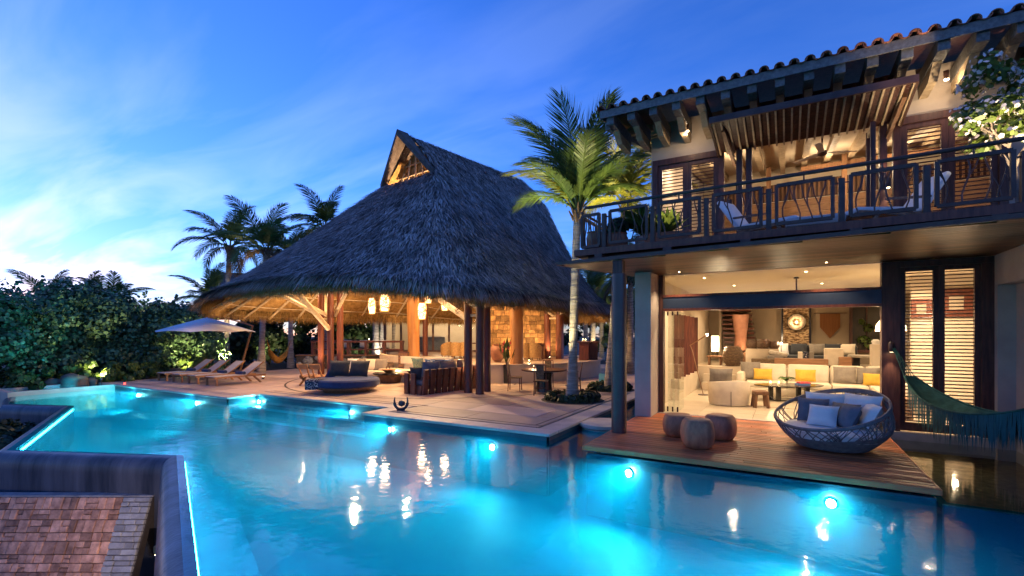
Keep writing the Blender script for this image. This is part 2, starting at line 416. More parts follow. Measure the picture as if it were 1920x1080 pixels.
surf('white_ceramic', (0.7, 0.67, 0.62), 0.25, (0.64, 0.61, 0.56), 3.0)
surf('candle_wax', (0.75, 0.6, 0.4), 0.5, (0.7, 0.55, 0.35), 3.0)
surf('art_bark', (0.52, 0.36, 0.20), 0.8, (0.14, 0.075, 0.035), 7.0, stretch=(1, 1, 2.2), detail=8, bump=0.8, bscale=14, lo=0.42, hi=0.56)
surf('textile_rust', (0.22, 0.09, 0.03), 0.95, (0.15, 0.06, 0.02), 3.0, stretch=(14, 14, 0.5), bump=0.3)
surf('mirror_bowl', (0.12, 0.09, 0.06), 0.35, (0.06, 0.045, 0.03), 6.0, metal=0.7)
surf('throw_fur', (0.50, 0.44, 0.36), 0.95, (0.34, 0.29, 0.22), 12.0, bump=0.8, bscale=50)
surf('rug_wool', (0.46, 0.37, 0.26), 0.95, (0.40, 0.32, 0.22), 8.0, bump=0.4, bscale=80)
clear('glass', (0.96, 0.98, 0.97), 0.0, 1.45)
clear('glass_greenish', (0.96, 0.99, 0.975), 0.0, 1.3)
clear('water', (0.18, 0.86, 1.0), 0.06, 1.33, bump=0.11, bscale=4.0)
_wm = M['water']; _wv = _wm.node_tree.nodes.new('ShaderNodeVolumePrincipled')
_wv.inputs['Color'].default_value = (0.03, 0.64, 0.88, 1); _wv.inputs['Density'].default_value = 0.19
_wv.inputs['Absorption Color'].default_value = (0.15, 0.80, 0.96, 1)
_wm.node_tree.links.new(_wv.outputs[0], _wm.node_tree.nodes['Material Output'].inputs['Volume'])
surf('pond_gravel', (0.17, 0.13, 0.075), 0.8, (0.07, 0.055, 0.035), 9.0, detail=9, bump=0.6, bscale=30)
clear('pond_surface', (0.75, 0.78, 0.70), 0.06, 1.33, bump=0.05, bscale=2.2)
clear('trough_water', (0.3, 0.42, 0.5), 0.08, 1.33)
glow('bulb', (1.0, 0.72, 0.40), 18.0)
glow('candle_flame', (1.0, 0.60, 0.25), 30.0)
glow('paper_shade', (1.0, 0.66, 0.34), 5.0)
glow('lantern_core', (1.0, 0.55, 0.22), 2.6)
glow('pool_lens', (0.9, 0.97, 1.0), 450.0)
glow('strip_glow', (0.15, 0.80, 1.0), 20.0)
glow('red_pilot', (1.0, 0.05, 0.03), 4.0)
# ================================================================== THE SITE: ground, terrace, pool
struct(MB().bx(-500, 500, -500, 500, -3.0, -2.2).obj('ground', 'earth'))
struct(MB().prism([(-120, 5.0), (-24.9, 5.0), (-24.9, 8.5), (-24.2, 8.6), (-24.2, 30), (40, 30), (40, 160), (-120, 160)], -2.3, -0.06).obj('garden_bed', 'soil'))
struct(MB().prism([(-30, -6), (-16, -6), (-14.3, 1.9), (-12.6, 2.5), (-18.6, 5.35), (-20.6, 4.55), (-24.9, 5.0), (-30, 5.0)], -2.3, -1.25).obj('lower_garden', 'soil'))

# terrace body with slabs and coping stones laid on it
TERR = [(-24.2, 8.62), (-15.17, 8.62), (-15.17, 9.68), (-9.23, 9.68), (-9.23, 8.68), (-4.15, 8.68), (-4.15, 15.0), (-3.4, 15.0), (-3.4, 30), (-24.2, 30)]
terrace = struct(MB().prism(TERR, -2.2, -0.014).obj('terrace', 'pool_dark_tile'))
def slabs(x0, x1, y0, y1, sx, sy, off):
    j = 0; y = y0
    while y < y1 - 0.05:
        ye = min(y + sy, y1); x = x0 - (off * sx if j % 2 else 0)
        while x < x1 - 0.05:
            xa, xb = max(x, x0), min(x + sx, x1)
            if xb - xa > 0.12:
                MB().rbox(((xa + xb) / 2, (y + ye) / 2, -0.02), (xb - xa - 0.018, ye - y - 0.018, 0.04), 0.004, seg=1).obj('paving_slab', 'stone_paving', terrace)
            x += sx
        y += sy; j += 1
slabs(-24.2, -15.62, 9.07, 15.97, 2.3, 1.15, 0.5)
slabs(-15.62, -8.78, 10.13, 15.97, 2.3, 1.15, 0.4)
slabs(-8.78, -4.60, 9.13, 15.97, 2.1, 1.15, 0.3)
slabs(-24.2, -3.42, 15.97, 29.9, 4.2, 2.8, 0.5)
def coping(a, b, w=0.45, seg=1.35):
    a = Vector(a); b = Vector(b); L = (b - a).length; k = max(1, round(L / seg)); t = (b - a) / L; nrm = Vector((-t.y, t.x))
    for i in range(k):
        p = a + t * (L * (i + 0.5) / k)
        MB().rbox((p.x, p.y, -0.026), (L / k - 0.006, w, 0.06), 0.012, rz=math.atan2(t.y, t.x), seg=2).obj('coping_slab', 'coping_stone', terrace)
h = 0.225
coping((-24.2, 8.55 + h), (-15.1 - 0.45, 8.55 + h)); coping((-15.1 - h, 8.55), (-15.1 - h, 10.05))
coping((-15.1, 9.6 + h), (-8.85, 9.6 + h)); coping((-9.3 + h, 8.6), (-9.3 + h, 9.6))
coping((-8.85, 8.6 + h), (-4.07, 8.6 + h)); coping((-4.07 - h, 9.05), (-4.07 - h, 15.9))
ring = MB()
def ring_fn(u, v, c=(-13.0, 17.0)):
    q = math.pi * (0.93 + 0.95 * u); r = 6.5 + (v - 0.5) * 0.07
    return (c[0] + r * math.cos(q), c[1] + r * math.sin(q), 0.004)
ring.grid(ring_fn, 60, 2); ring.f = [f[::-1] for f in ring.f]
ring.obj('inlay_ring', 'dark_joint', terrace)
for (x0, y0, x1, y1) in ((-8.6, 9.33, -4.6, 9.33), (-4.75, 9.33, -4.75, 15.5), (-15.4, 10.35, -8.6, 10.35), (-24, 9.2, -15.6, 9.2)):
    MB().bx(min(x0, x1) - 0.012, max(x0, x1) + 0.012, min(y0, y1) - 0.012, max(y0, y1) + 0.012, -0.001, 0.004).obj('inlay_strip', 'dark_joint', terrace)

# pool: weir vertices, basin, water
P = [(7.0, -3.05), (-9.31, 4.45), (-12.48, 3.11), (-18.54, 5.91), (-20.56, 5.13), (-22.8, 5.75)]
SHORE = [(-22.8, 8.62), (-15.17, 8.62), (-15.17, 9.68), (-9.23, 9.68), (-9.23, 8.68), (-4.15, 8.68), (-4.15, 15.0), (-3.2, 15.0), (-3.2, 12.45), (1.72, 12.45), (1.72, 8.0), (3.4, 8.0), (3.4, 7.0), (7.0, 7.0)]
OUT = P + SHORE
pool = struct(MB().prism(OUT, -2.0, -1.25).obj('pool_basin', 'pool_plaster'))
water = MB(); 
wpoly = [(7.0, -3.05)] + [(-9.31, 4.45), (-12.48, 3.11), (-18.54, 5.91), (-20.56, 5.13), (-22.8, 5.75)] + SHORE
def inflate(poly, d):
    out = []; n = len(poly)
    for i in range(n):
        a = Vector(poly[i - 1]); b = Vector(poly[i]); c = Vector(poly[(i + 1) % n])
        t1 = (b - a).normalized(); t2 = (c - b).normalized()
        n1 = Vector((-t1.y, t1.x)); n2 = Vector((-t2.y, t2.x))
        m = (n1 + n2); m = m / max(0.35, m.dot(n1)) if m.length > 1e-6 else n1
        out.append(tuple(b + m * d))
    return out
sgn = sum(wpoly[i][0] * wpoly[(i + 1) % len(wpoly)][1] - wpoly[(i + 1) % len(wpoly)][0] * wpoly[i][1] for i in range(len(wpoly)))
w2 = inflate(wpoly, 0.05 if sgn < 0 else -0.05)
# the water is a closed body: its top face at the waterline, its sides and bottom inside the basin's
bmw = bmesh.new(); f = bmw.faces.new([bmw.verts.new((x, y, -0.15)) for x, y in w2])
f.normal_update()
if f.normal.z < 0: f.normal_flip()
ex = bmesh.ops.extrude_face_region(bmw, geom=[f])
for v in ex['geom']:
    if isinstance(v, bmesh.types.BMVert): v.co.z = -1.27
bmesh.ops.triangulate(bmw, faces=bmw.faces[:]); bmesh.ops.recalc_face_normals(bmw, faces=bmw.faces[:])
me = bpy.data.meshes.new('pool_water'); bmw.to_mesh(me); bmw.free(); me.materials.append(M['water'])
struct(link('pool_water', me))
# pool side walls in dark tile, a hand's breadth inside the terrace body
def wall_strip(a, b, z0, z1, th, name, mat, parent):
    a = Vector(a); b = Vector(b); t = (b - a).normalized()
    MB().box(((a.x + b.x) / 2, (a.y + b.y) / 2, (z0 + z1) / 2), ((b - a).length, th, z1 - z0), rz=math.atan2(t.y, t.x)).obj(name, mat, parent)
for i in range(len(SHORE) - 1):
    if i in (7, 8, 9): continue
    wall_strip(SHORE[i], SHORE[i + 1], -1.5, -0.17 if i > 9 else -0.06, 0.06, 'side_wall', 'pool_dark_tile', pool)
    if i > 9: continue
    a, b = Vector(SHORE[i]), Vector(SHORE[i + 1])
    wall_strip(a, b, -0.30, -0.055, 0.075, 'waterline_tile', 'pool_dark_tile', pool)
# entry steps in the recess, and the long bench under the weir
for k, (y0, zt) in enumerate(((9.2, -0.36), (8.72, -0.60))):
    MB().bx(-15.1 - 0.4 * (k > 1), -9.3, y0, 9.66, -1.5, zt).obj('pool_step', 'pool_dark_tile', pool)
    MB().bx(-15.1 - 0.4 * (k > 1), -9.3, y0 - 0.004, y0 + 0.06, zt - 0.05, zt + 0.006).obj('step_nosing', 'pool_step_tile', pool)
MB().prism([(7.0, -3.05), (-9.31, 4.45), (-9.9, 5.2), (-9.1, 5.17), (7.0, -2.25)], -1.5, -0.9).obj('pool_bench', 'pool_plaster', pool)
MB().prism([(-23.0, 6.3), (-17, 8.6), (-22.8, 8.6)], -1.5, -0.9).obj('pool_bench', 'pool_plaster', pool)
MB().bx(-3.2, 1.70, 8.55, 12.45, -1.5, -0.55).obj('pond_shelf', 'pool_dark_tile', pool)
MB().bx(1.80, 3.66, 8.04, 12.42, -1.5, -0.36).obj('pond_floor', 'pond_gravel', pool)
struct(MB().bx(1.775, 3.66, 8.035, 12.425, -0.36, -0.152).obj('pond_water', 'pond_surface'))

# overflow weirs: quarter-round outer skin in dark polished plaster
def weir(i, j, label, ends=(True, True)):
    prof = [(-0.05, -1.5), (-0.05, -0.165), (0.02, -0.156), (0.10, -0.158), (0.15, -0.17), (0.20, -0.20), (0.245, -0.26), (0.27, -0.34), (0.28, -0.45), (0.28, -1.9)]
    n = len(P)
    def off(k, d):
        b = Vector(P[k]); ns = []
        if k > 0: t = (b - Vector(P[k - 1])).normalized(); ns.append(Vector((t.y, -t.x)))
        if k < n - 1: t = (Vector(P[k + 1]) - b).normalized(); ns.append(Vector((t.y, -t.x)))
        m = sum(ns, Vector((0, 0)))
        m = m / (m.dot(ns[0])) if len(ns) > 1 else ns[0]
        return b + m * (-d) * WS
    mb = MB(); vs = []
    for k in (i, j):
        for d, z in prof: q = off(k, d); vs.append((q.x, q.y, z))
    m = len(prof)
    fs = [(a, a + 1, m + a + 1, m + a) for a in range(m - 1)] + [tuple(range(m)), tuple(range(2 * m - 1, m - 1, -1))]
    o = mb.add(vs, fs).obj('overflow_weir', 'weir_plaster', smooth=True)
    bm = bmesh.new(); bm.from_mesh(o.data); bmesh.ops.recalc_face_normals(bm, faces=bm.faces[:]); bm.to_mesh(o.data); bm.free()
    return tag(o, label, 'pool wall', 'overflow weirs of the pool')
WS = 1.0
t_ = (Vector(P[1]) - Vector(P[0])).normalized()
# outer side is the one away from the terrace
if Vector((t_.y, -t_.x)).dot(Vector((0, 1))) < 0: WS = -1.0
weir(0, 1, 'curved dark blue pool edge running toward the viewer beside the narrow trough')
weir(1, 2, 'broad glossy dark blue curved pool edge above the brown stone paving')
weir(2, 3, 'slanting thin pool edge beside the low green plants')
weir(3, 4, 'short blue rounded pool edge farthest from the stone paving')
weir(4, 5, 'small end edge of the pool at the raised spill basin')

# raised spill basin at the far left end of the pool
sb = thing('spill_basin', 'low raised basin with glowing pale blue water at the far end of the pool', 'water basin', (-23.6, 7.0, 0))
MB().bx(0.62, 0.80, -1.4, 1.62, -1.5, -0.0).obj('front_lip', 'coping_stone', sb)
MB().bx(-0.9, -0.7, -1.4, 1.62, -1.5, 0.02).obj('back_lip', 'coping_stone', sb)
MB().bx(-0.7, 0.62, -1.4, -1.2, -1.5, 0.0).obj('side_lip', 'coping_stone', sb)
MB().bx(-0.7, 0.62, -1.2, 1.62, -1.5, -0.25).obj('basin_floor', 'pool_step_tile', sb)
MB().bx(-0.698, 0.618, -1.198, 1.618, -0.045, -0.04).obj('basin_water', 'water', sb)
lamp('POINT', (-23.6, 7.4, -0.12), 10, POOLC, 0.05)
MB().rbox((-22.55, 8.8, 0.03), (0.05, 0.05, 0.06), 0.01).obj('pilot_lamp', 'red_pilot', sb).location = (23.6, -7.0, 0)

# underwater lamps on the pool walls
def pool_lamp(x, y, z, d, e, label, spot=165):
    t = thing('pool_lamp', label, 'pool lamp', (x, y, z), 0, 'underwater lamps of the pool')
    a = math.atan2(d[1], d[0])
    mb = MB(); mb.lathe([(0.0, 0.0), (0.05, 0.0), (0.058, 0.012)], n=14)
    o = mb.obj('lens', 'pool_lens', t); o.rotation_euler = (0, R(90), a)
    mb = MB(); mb.lathe([(0.058, -0.01), (0.10, -0.01), (0.095, 0.02), (0.058, 0.02)], n=14, cap=False)
    o = mb.obj('bezel', 'steel', t); o.rotation_euler = (0, R(90), a)
    lamp('SPOT', (x + d[0] * 0.05, y + d[1] * 0.05, z), e, POOLC, 0.06, (x + d[0] * 3, y + d[1] * 3, z - 0.12), spot, 1.0)
for x, y, z, d, e, lb in (
    (-2.31, 8.02, -0.36, (-0.25, -1), 202, 'bright underwater lamp below the corner of the wooden deck nearest the column'),
    (0.54, 8.02, -0.37, (-0.25, -1), 202, 'bright underwater lamp below the wooden deck in front of the woven egg chair'),
    (-5.41, 8.62, -0.41, (0, -1), 135, 'underwater lamp in the terrace wall below the lone tall palm'),
    (-8.32, 8.62, -0.33, (-0.6, -1), 197, 'underwater lamp in the terrace wall below the curved bronze sculpture'),
    (-10.85, 9.60, -0.27, (-0.8, -1), 215, 'underwater lamp by the pool steps below the slatted sofa'),
    (-15.02, 9.55, -0.25, (0.15, -1), 233, 'underwater lamp by the pool steps below the round daybed'),
    (-16.9, 8.57, -0.30, (-1, -0.8), 233, 'underwater lamp in the wall below the loungers nearest the palapa'),
    (-20.93, 8.57, -0.30, (-1, -0.8), 233, 'underwater lamp at the far end of the pool below the loungers')):
    pool_lamp(x, y, z, d, e, lb)
# light strips under the lip of the overflow edges, on the pool side
for i, j, f0, f1, lb in ((0, 1, 0.42, 0.985, 'thin glowing light strip under the lip of the near pool edge'), (2, 3, 0.04, 0.96, 'thin glowing light strip under the slanting pool edge above the low plants'), (1, 2, 0.04, 0.96, 'thin glowing light strip under the broad pool edge above the stone wall')):
    a_ = Vector(P[i]).lerp(Vector(P[j]), f0); b_ = Vector(P[i]).lerp(Vector(P[j]), f1); t_ = (b_ - a_).normalized(); n_ = Vector((-t_.y, t_.x)); n_ = n_ if n_.y > 0 else -n_
    st_ = thing('light_strip', lb, 'light strip', ((a_.x + b_.x) / 2, (a_.y + b_.y) / 2, -0.25), math.atan2(t_.y, t_.x), 'light strips along the overflow edges')
    sg = 1 if (Vector((-t_.y, t_.x)) - n_).length < 1e-3 else -1
    MB().box((0, sg * 0.068, 0), ((b_ - a_).length, 0.012, 0.05)).obj('diffuser', 'strip_glow', st_); MB().box((0, sg * 0.056, 0), ((b_ - a_).length + 0.02, 0.010, 0.07)).obj('channel', 'steel', st_)
# lower paved ledge with brown stones and its grey stone border, beside the narrow trough
def CW(X, d): return (X * 0.8679 - d * 0.4967, X * 0.4967 + d * 0.8679)
# a battered stone wall below the weir: brown squared stones, grey ledger stones along its free edge
BA = R(68); rng = random.Random(3)
gw = thing('garden_wall', 'leaning garden wall of brown squared stones with a grey stone edge below the pool', 'wall', (*CW(0, 8.2), -0.80), R(29.78))
# local frame: x along the wall, -y toward the viewer; s runs down the face
def face(X, s, out=0.0): return (X, -s * math.cos(BA) - out * math.sin(BA), -s * math.sin(BA) + out * math.cos(BA))
core = MB(); core.add([face(-11, 0, -0.02), face(-6.14, 0, -0.02), face(-6.14, 1.7, -0.02), face(-11, 1.7, -0.02), (-11, 0.16, 0.0), (-6.14, 0.16, 0.0), (-6.14, 0.16, -1.6), (-11, 0.16, -1.6)],
                     [(0, 3, 2, 1), (0, 1, 5, 4), (1, 2, 6, 5), (4, 5, 6, 7), (0, 4, 7, 3)])
core.obj('wall_core', 'dark_joint', gw)
def wstone(X0, X1, s0, s1, mat, nm):
    c_ = face((X0 + X1) / 2, (s0 + s1) / 2, rng.uniform(-0.012, 0.014))
    MB().rbox(c_, (X1 - X0 - 0.008, s1 - s0 - 0.008, 0.06), 0.009, rx=BA, seg=1).obj(nm, mat, gw)
s0 = 0.0
while s0 < 1.62:
    hh = rng.uniform(0.07, 0.11); xs = -6.62 - 0.02 * s0
    while xs < -6.16:
        L = min(rng.uniform(0.13, 0.27), -6.15 - xs); L = L if (-6.15 - xs - L) > 0.05 else -6.15 - xs
        wstone(xs, xs + L, s0, s0 + hh, 'grey_ledger_stone', 'edge_stone'); xs += L
    s0 += hh
s0 = 0.0
while s0 < 1.62:
    hh = rng.choice((0.13, 0.16, 0.20)); xs = -6.625
    while xs > -10.9:
        L = rng.uniform(0.10, 0.22); k = 2 if rng.random() < 0.3 else 1
        for q in range(k): wstone(xs - L, xs, s0 + hh * q / k, s0 + hh * (q + 1) / k, 'travertine', 'stone')
        xs -= L
    s0 += hh
MB().bx(-11, -6.14, 0.0, 0.17, 0.004, 0.03).obj('wall_cap', 'grey_ledger_stone', gw)
struct(MB().prism([CW(-6.13, 8.12), CW(-5.6, 8.2), CW(-2.2, 3.4), CW(-2.9, 3.4), CW(-4.25, 5.3)], -1.6, -1.3).obj('trough_water', 'trough_water'))
# brass fitting on the near weir; its warm lamp is added to brighten the stones
sl = thing('added_step_light', 'small brass fitting with an added warm lamp on the outer face of the near pool edge', 'step light', (*CW(-4.10, 5.55), -0.55), R(29.8))
MB().lathe([(0.03, 0.0), (0.035, 0.02), (0.035, 0.09), (0.02, 0.10)], n=12).obj('housing', 'rattan_pale', sl); MB().lathe([(0.0, -0.004), (0.028, -0.004)], n=12, cap=False).obj('lens', 'bulb', sl)
MB().bx(-0.01, 0.06, -0.01, 0.01, 0.03, 0.05).obj('bracket', 'steel', sl)
lamp('SPOT', (*CW(-4.22, 5.55), -0.40), 150, (1.0, 0.70, 0.48), 0.02, (*CW(-7.6, 8.0), -1.2), 60, 0.9)
# ================================================================== THE PALAPA
CS, CC = 0.4967, 0.8679
def PC(u, d):
    """plan point at depth d (metres from the viewpoint) on the sight line of column u"""
    X = (u - 960.0) / 900.0 * d
    return (X * CC - d * CS, X * CS + d * CC)
EAVE = [(-11.06, 10.26, 3.50), (-8.65, 12.0, 3.22), (-7.62, 14.4, 3.12), (-7.2, 17.3, 3.02), (-7.1, 20.4, 2.95), (-7.7, 23.6, 2.9), (-10.0, 26.3, 2.85), (-14, 27.2, 2.85),
        (-17.9, 24.4, 2.82), (-20.2, 18.6, 2.82), (-21.5, 14.2, 2.85), (-21.8, 11.5, 2.98), (-19.2, 10.3, 3.25), (-15.6, 9.62, 3.44), (-13.2, 9.7, 3.52)]
RA = Vector((-13.7, 15.2)); RB = Vector((-12.4, 22.5)); ZR = 10.25; FOOT = 1.68; ZF = 8.43
rdir = (RB - RA).normalized(); RL = (RB - RA).length; pdir = Vector((rdir.y, -rdir.x))
def eave(t):
    n = len(EAVE); x = (t % 1.0) * n; i = int(x); f = x - i
    p = [Vector(EAVE[(i + k - 1) % n]) for k in range(4)]
    return 0.5 * ((2 * p[1]) + (p[2] - p[0]) * f + (2 * p[0] - 5 * p[1] + 4 * p[2] - p[3]) * f * f + (3 * p[1] - p[0] - 3 * p[2] + p[3]) * f ** 3)
def roof_cols(t, lip=0.33):
    """ridge point (or None), shoulder point and eave point above eave parameter t"""
    E = eave(t); e2 = Vector((E.x, E.y)); s = (e2 - RA).dot(rdir); q = (e2 - RA).dot(pdir)
    if s < 0:
        w = max(-FOOT, min(FOOT, q * 0.36)); sh = RA + pdir * w + rdir * (0.12 * (1 - abs(w) / FOOT))
        return None, Vector((sh.x, sh.y, ZF)), Vector((E.x, E.y, E.z + lip))
    c = RA + rdir * min(s, RL); d = (e2 - c).normalized(); zr = ZR - (0.0 if s <= RL else 0.12)
    fo = FOOT if s <= RL else FOOT - 0.6 * min(1.0, (s - RL) / 1.5)
    sh = c + d * fo
    return Vector((c.x, c.y, zr)), Vector((sh.x, sh.y, ZF)), Vector((E.x, E.y, E.z + lip))
def roof_pt(t, f, lip=0.33, drop=0.0):
    """f 0..1 from shoulder to eave, -1..0 from ridge to shoulder"""
    T, S, E = roof_cols(t, lip)
    if f < 0:
        if T is None: T = S
        p = S + (T - S) * (-f); p.z += 0.10 * math.sin(math.pi * -f); return p - Vector((0, 0, drop))
    p = S + (E - S) * f
    s_ = (Vector((E.x, E.y)) - RA).dot(rdir); kk = 1.13 + 0.30 * max(0.0, min(1.0, (s_ - RL * 0.6) / 3.0))
    p.z = E.z + (S.z - E.z) * ((1 - f) ** kk); p.z -= drop
    return p
pal = thing('palapa', 'large open palapa with shaggy thatched roof on log posts beside the pool', 'palapa', (0, 0, 0))
NT = 180
fl = [-1, -0.66, -0.33, 0] + [i / 66 for i in range(1, 67)]
vs = []; fs = []
for i in range(NT):
    for f in fl:
        q_ = roof_pt(i / NT, f); q_.z += (0.0 if f <= 0 else 0.07 * (((f * 15 + 0.35 * math.sin(i * 0.9) * math.sin(i * 0.23)) % 1.0) - 0.5)); vs.append(q_)
nf = len(fl)
for i in range(NT):
    i2 = (i + 1) % NT
    for j in range(nf - 1):
        q = (i * nf + j, i * nf + j + 1, i2 * nf + j + 1, i2 * nf + j)
        if j < 3 and (roof_cols(i / NT)[0] is None or roof_cols(i2 / NT)[0] is None): continue
        fs.append(q)
MB().add(vs, fs).obj('thatch_layer', 'thatch', pal, smooth='all')
# inner lining of straw
fu = [0.02 + 0.98 * i / 10 for i in range(11)]
vs = []; fs = []
for i in range(NT):
    for f in [-0.6] + fu: vs.append(roof_pt(i / NT, f, 0.10, 0.30 if f < 0.98 else 0.0))
nu_ = len(fu) + 1
for i in range(NT):
    i2 = (i + 1) % NT
    for j in range(nu_ - 1): fs.append((i * nu_ + j, i2 * nu_ + j, i2 * nu_ + j + 1, i * nu_ + j + 1))
MB().add(vs, fs).obj('straw_lining', 'thatch_under', pal, smooth='all')
# the edge of the thatch between lip and lining
eb = MB(); eb.grid(lambda u, v: eave(u) + Vector((0, 0, 0.33 - 0.24 * v)), NT, 2, True); eb.obj('thatch_edge', 'thatch_fringe', pal)
# gable: straw lined under the ridge overhang, with lattice
gov = RA - rdir * 0.55
gm = MB()
for sg in (-1, 1):
    a = Vector((gov.x, gov.y, ZR)); b = RA + pdir * sg * FOOT - rdir * 0.18; b = Vector((b.x, b.y, ZF))
    a2 = Vector((RA.x, RA.y, ZR)); b2 = RA + pdir * sg * FOOT; b2 = Vector((b2.x, b2.y, ZF))
    up = Vector((0, 0, 0.30))
    gm.add([a + up * 0.3, b + up * 0.2, b2 + up * 0.2, a2 + up * 0.3, a - up * 0.6, b - up * 0.6, b2 - up * 0.6, a2 - up * 0.6],
           [(0, 1, 2, 3), (7, 6, 5, 4), (0, 4, 5, 1), (1, 5, 6, 2), (0, 3, 7, 4)] if sg > 0 else [(3, 2, 1, 0), (4, 5, 6, 7), (1, 5, 4, 0), (2, 6, 5, 1), (4, 7, 3, 0)])
gm.obj('gable_overhang', 'thatch', pal)
gl = MB(); g0 = RA + rdir * 0.5
for k in range(4):     # straw panel standing back inside the gable
    pass
gp = MB(); a = Vector((g0.x, g0.y, ZR - 0.25)); b = g0 + pdir * 1.55; c = g0 - pdir * 1.55
gp.add([a, (b.x, b.y, ZF + 0.05), (c.x, c.y, ZF + 0.05)], [(0, 1, 2)]); gp.add([a + Vector((rdir.x, rdir.y, 0)) * 0.05, (b.x + rdir.x * .05, b.y + rdir.y * .05, ZF + .05), (c.x + rdir.x * .05, c.y + rdir.y * .05, ZF + .05)], [(2, 1, 0)])
gp.obj('gable_panel', 'thatch_under', pal)
g1 = RA + rdir * 0.42
def gpt(w, z): q = g1 + pdir * w; return (q.x, q.y, z)
for w in (-1.0, -0.5, 0.0, 0.5, 1.0):
    zt = ZR - 0.35 - abs(w) * (ZR - 0.35 - ZF) / 1.5
    MB().tube([gpt(w * 1.02, ZF + 0.02), gpt(w * 0.75, zt)], 0.045, 6).obj('gable_pole', 'pale_timber', pal)
for z in (ZF + 0.3, ZF + 0.75, ZF + 1.15):
    w = 1.5 * (1 - (z - ZF) / (ZR - 0.3 - ZF))
    MB().tube([gpt(-w, z), gpt(w, z)], 0.028, 6).obj('gable_rail', 'pale_timber', pal)
# thatch strands -------------------------------------------------------------
def strands(name, n, mat, seed, region, Lr, Wr, lift, droop=0.0):
    rg = np.random.default_rng(seed)
    TT, FF = 540, 60
    f_lo, f_hi = region
    G = np.zeros((TT, FF, 3)); ok = np.ones((TT, FF), bool)
    for i in range(TT):
        none = roof_cols(i / TT)[0] is None
        for j in range(FF):
            f = f_lo + (f_hi - f_lo) * j / (FF - 1)
            G[i, j] = roof_pt(i / TT, f)
            if none and f < 0: ok[i, j] = False
    dT = np.roll(G, -1, 0) - G; dF = np.gradient(G, axis=1)
    area = np.linalg.norm(np.cross(dT, dF), axis=2) * ok
    pr = area.ravel() / area.sum()
    idx = rg.choice(TT * FF, n, p=pr); i = idx // FF; j = idx % FF
    p = G[i, j] + dT[i, j] * rg.random((n, 1)) + dF[i, j] * (rg.random((n, 1)) - 0.5)
    down = dF[i, j] / np.maximum(1e-6, np.linalg.norm(dF[i, j], axis=1, keepdims=True))
    side = dT[i, j] / np.maximum(1e-6, np.linalg.norm(dT[i, j], axis=1, keepdims=True))
    nrm = np.cross(side, down); nrm *= np.sign(nrm[:, 2:3] + 1e-9); nrm /= np.maximum(1e-6, np.linalg.norm(nrm, axis=1, keepdims=True))
    L = rg.uniform(*Lr, (n, 1)); Wd = rg.uniform(*Wr, (n, 1))
    d = down + side * rg.normal(0, 0.22, (n, 1)) + nrm * rg.normal(lift, 0.08, (n, 1)); d[:, 2] -= droop
    d /= np.linalg.norm(d, axis=1, keepdims=True)
    w = np.cross(d, nrm); w /= np.maximum(1e-6, np.linalg.norm(w, axis=1, keepdims=True)); w = w * Wd
    b = p + nrm * rg.uniform(-0.02, 0.05, (n, 1)); e = b + d * L; mid = (b + e) / 2 + nrm * 0.02
    e = e - nrm * 0.03
    V = np.stack([b - w, b + w, mid + w * 0.9, mid - w * 0.9, e], 1).reshape(-1, 3)
    o = (np.arange(n) * 5)[:, None]
    Fq = np.concatenate([o + np.array([0, 1, 2, 3])], 0); Ft = o + np.array([3, 2, 4, 4])
    F3 = np.concatenate([o + np.array([0, 1, 2]), o + np.array([0, 2, 3]), o + np.array([3, 2, 4])], 0)
    return np_mesh(name, V, F3, mat, pal, 'stuff')
strands('thatch_strands', 100000, 'thatch_strand', 1, (0.0, 1.0), (0.30, 0.70), (0.010, 0.030), 0.17)
strands('thatch_strands', 12000, 'thatch_strand', 2, (-1.0, 0.0), (0.28, 0.55), (0.010, 0.028), 0.15)
strands('eave_strands', 16000, 'thatch_strand', 3, (0.94, 1.0), (0.40, 0.85), (0.010, 0.026), 0.02, 0.45)
def fringe(name, n, mat, seed, inset, Lr):
    rg = np.random.default_rng(seed); t = rg.random(n); V = np.zeros((n * 3, 3))
    for k in range(n):
        E = eave(t[k]); c = Vector((-14.0, 18.0, 0)); inn = (c - Vector((E.x, E.y, 0))).normalized()
        tg = Vector((-inn.y, inn.x, 0)); p = E + inn * rg.uniform(*inset) + Vector((0, 0, rg.uniform(0.10, 0.30)))
        L = rg.uniform(*Lr); dd = (Vector((0, 0, -1)) - inn * rg.normal(0.10, 0.18) + tg * rg.normal(0, 0.2)).normalized(); w = tg * rg.uniform(0.010, 0.022)
        V[k * 3] = p - w; V[k * 3 + 1] = p + w; V[k * 3 + 2] = p + dd * L
    return np_mesh(name, V, np.arange(n * 3).reshape(-1, 3), mat, pal, 'stuff')
fringe('eave_fringe', 34000, 'thatch_fringe', 5, (0.0, 0.60), (0.26, 0.62))
# roof poles and rings under the straw
for k in range(44):
    t = (k + 0.5) / 44
    p = [roof_pt(t, f, 0.05, 0.36) for f in (0.10, 0.4, 0.7, 0.965)]
    MB().tube(p, 0.055, 6).obj('rafter', 'pale_timber', pal)
for f in (0.42, 0.6, 0.76, 0.87, 0.955):
    p = [roof_pt(i / 72, f, 0.05, 0.30) for i in range(73)]
    MB().tube(p, 0.026, 5, cap=False).obj('purlin', 'pale_timber', pal)
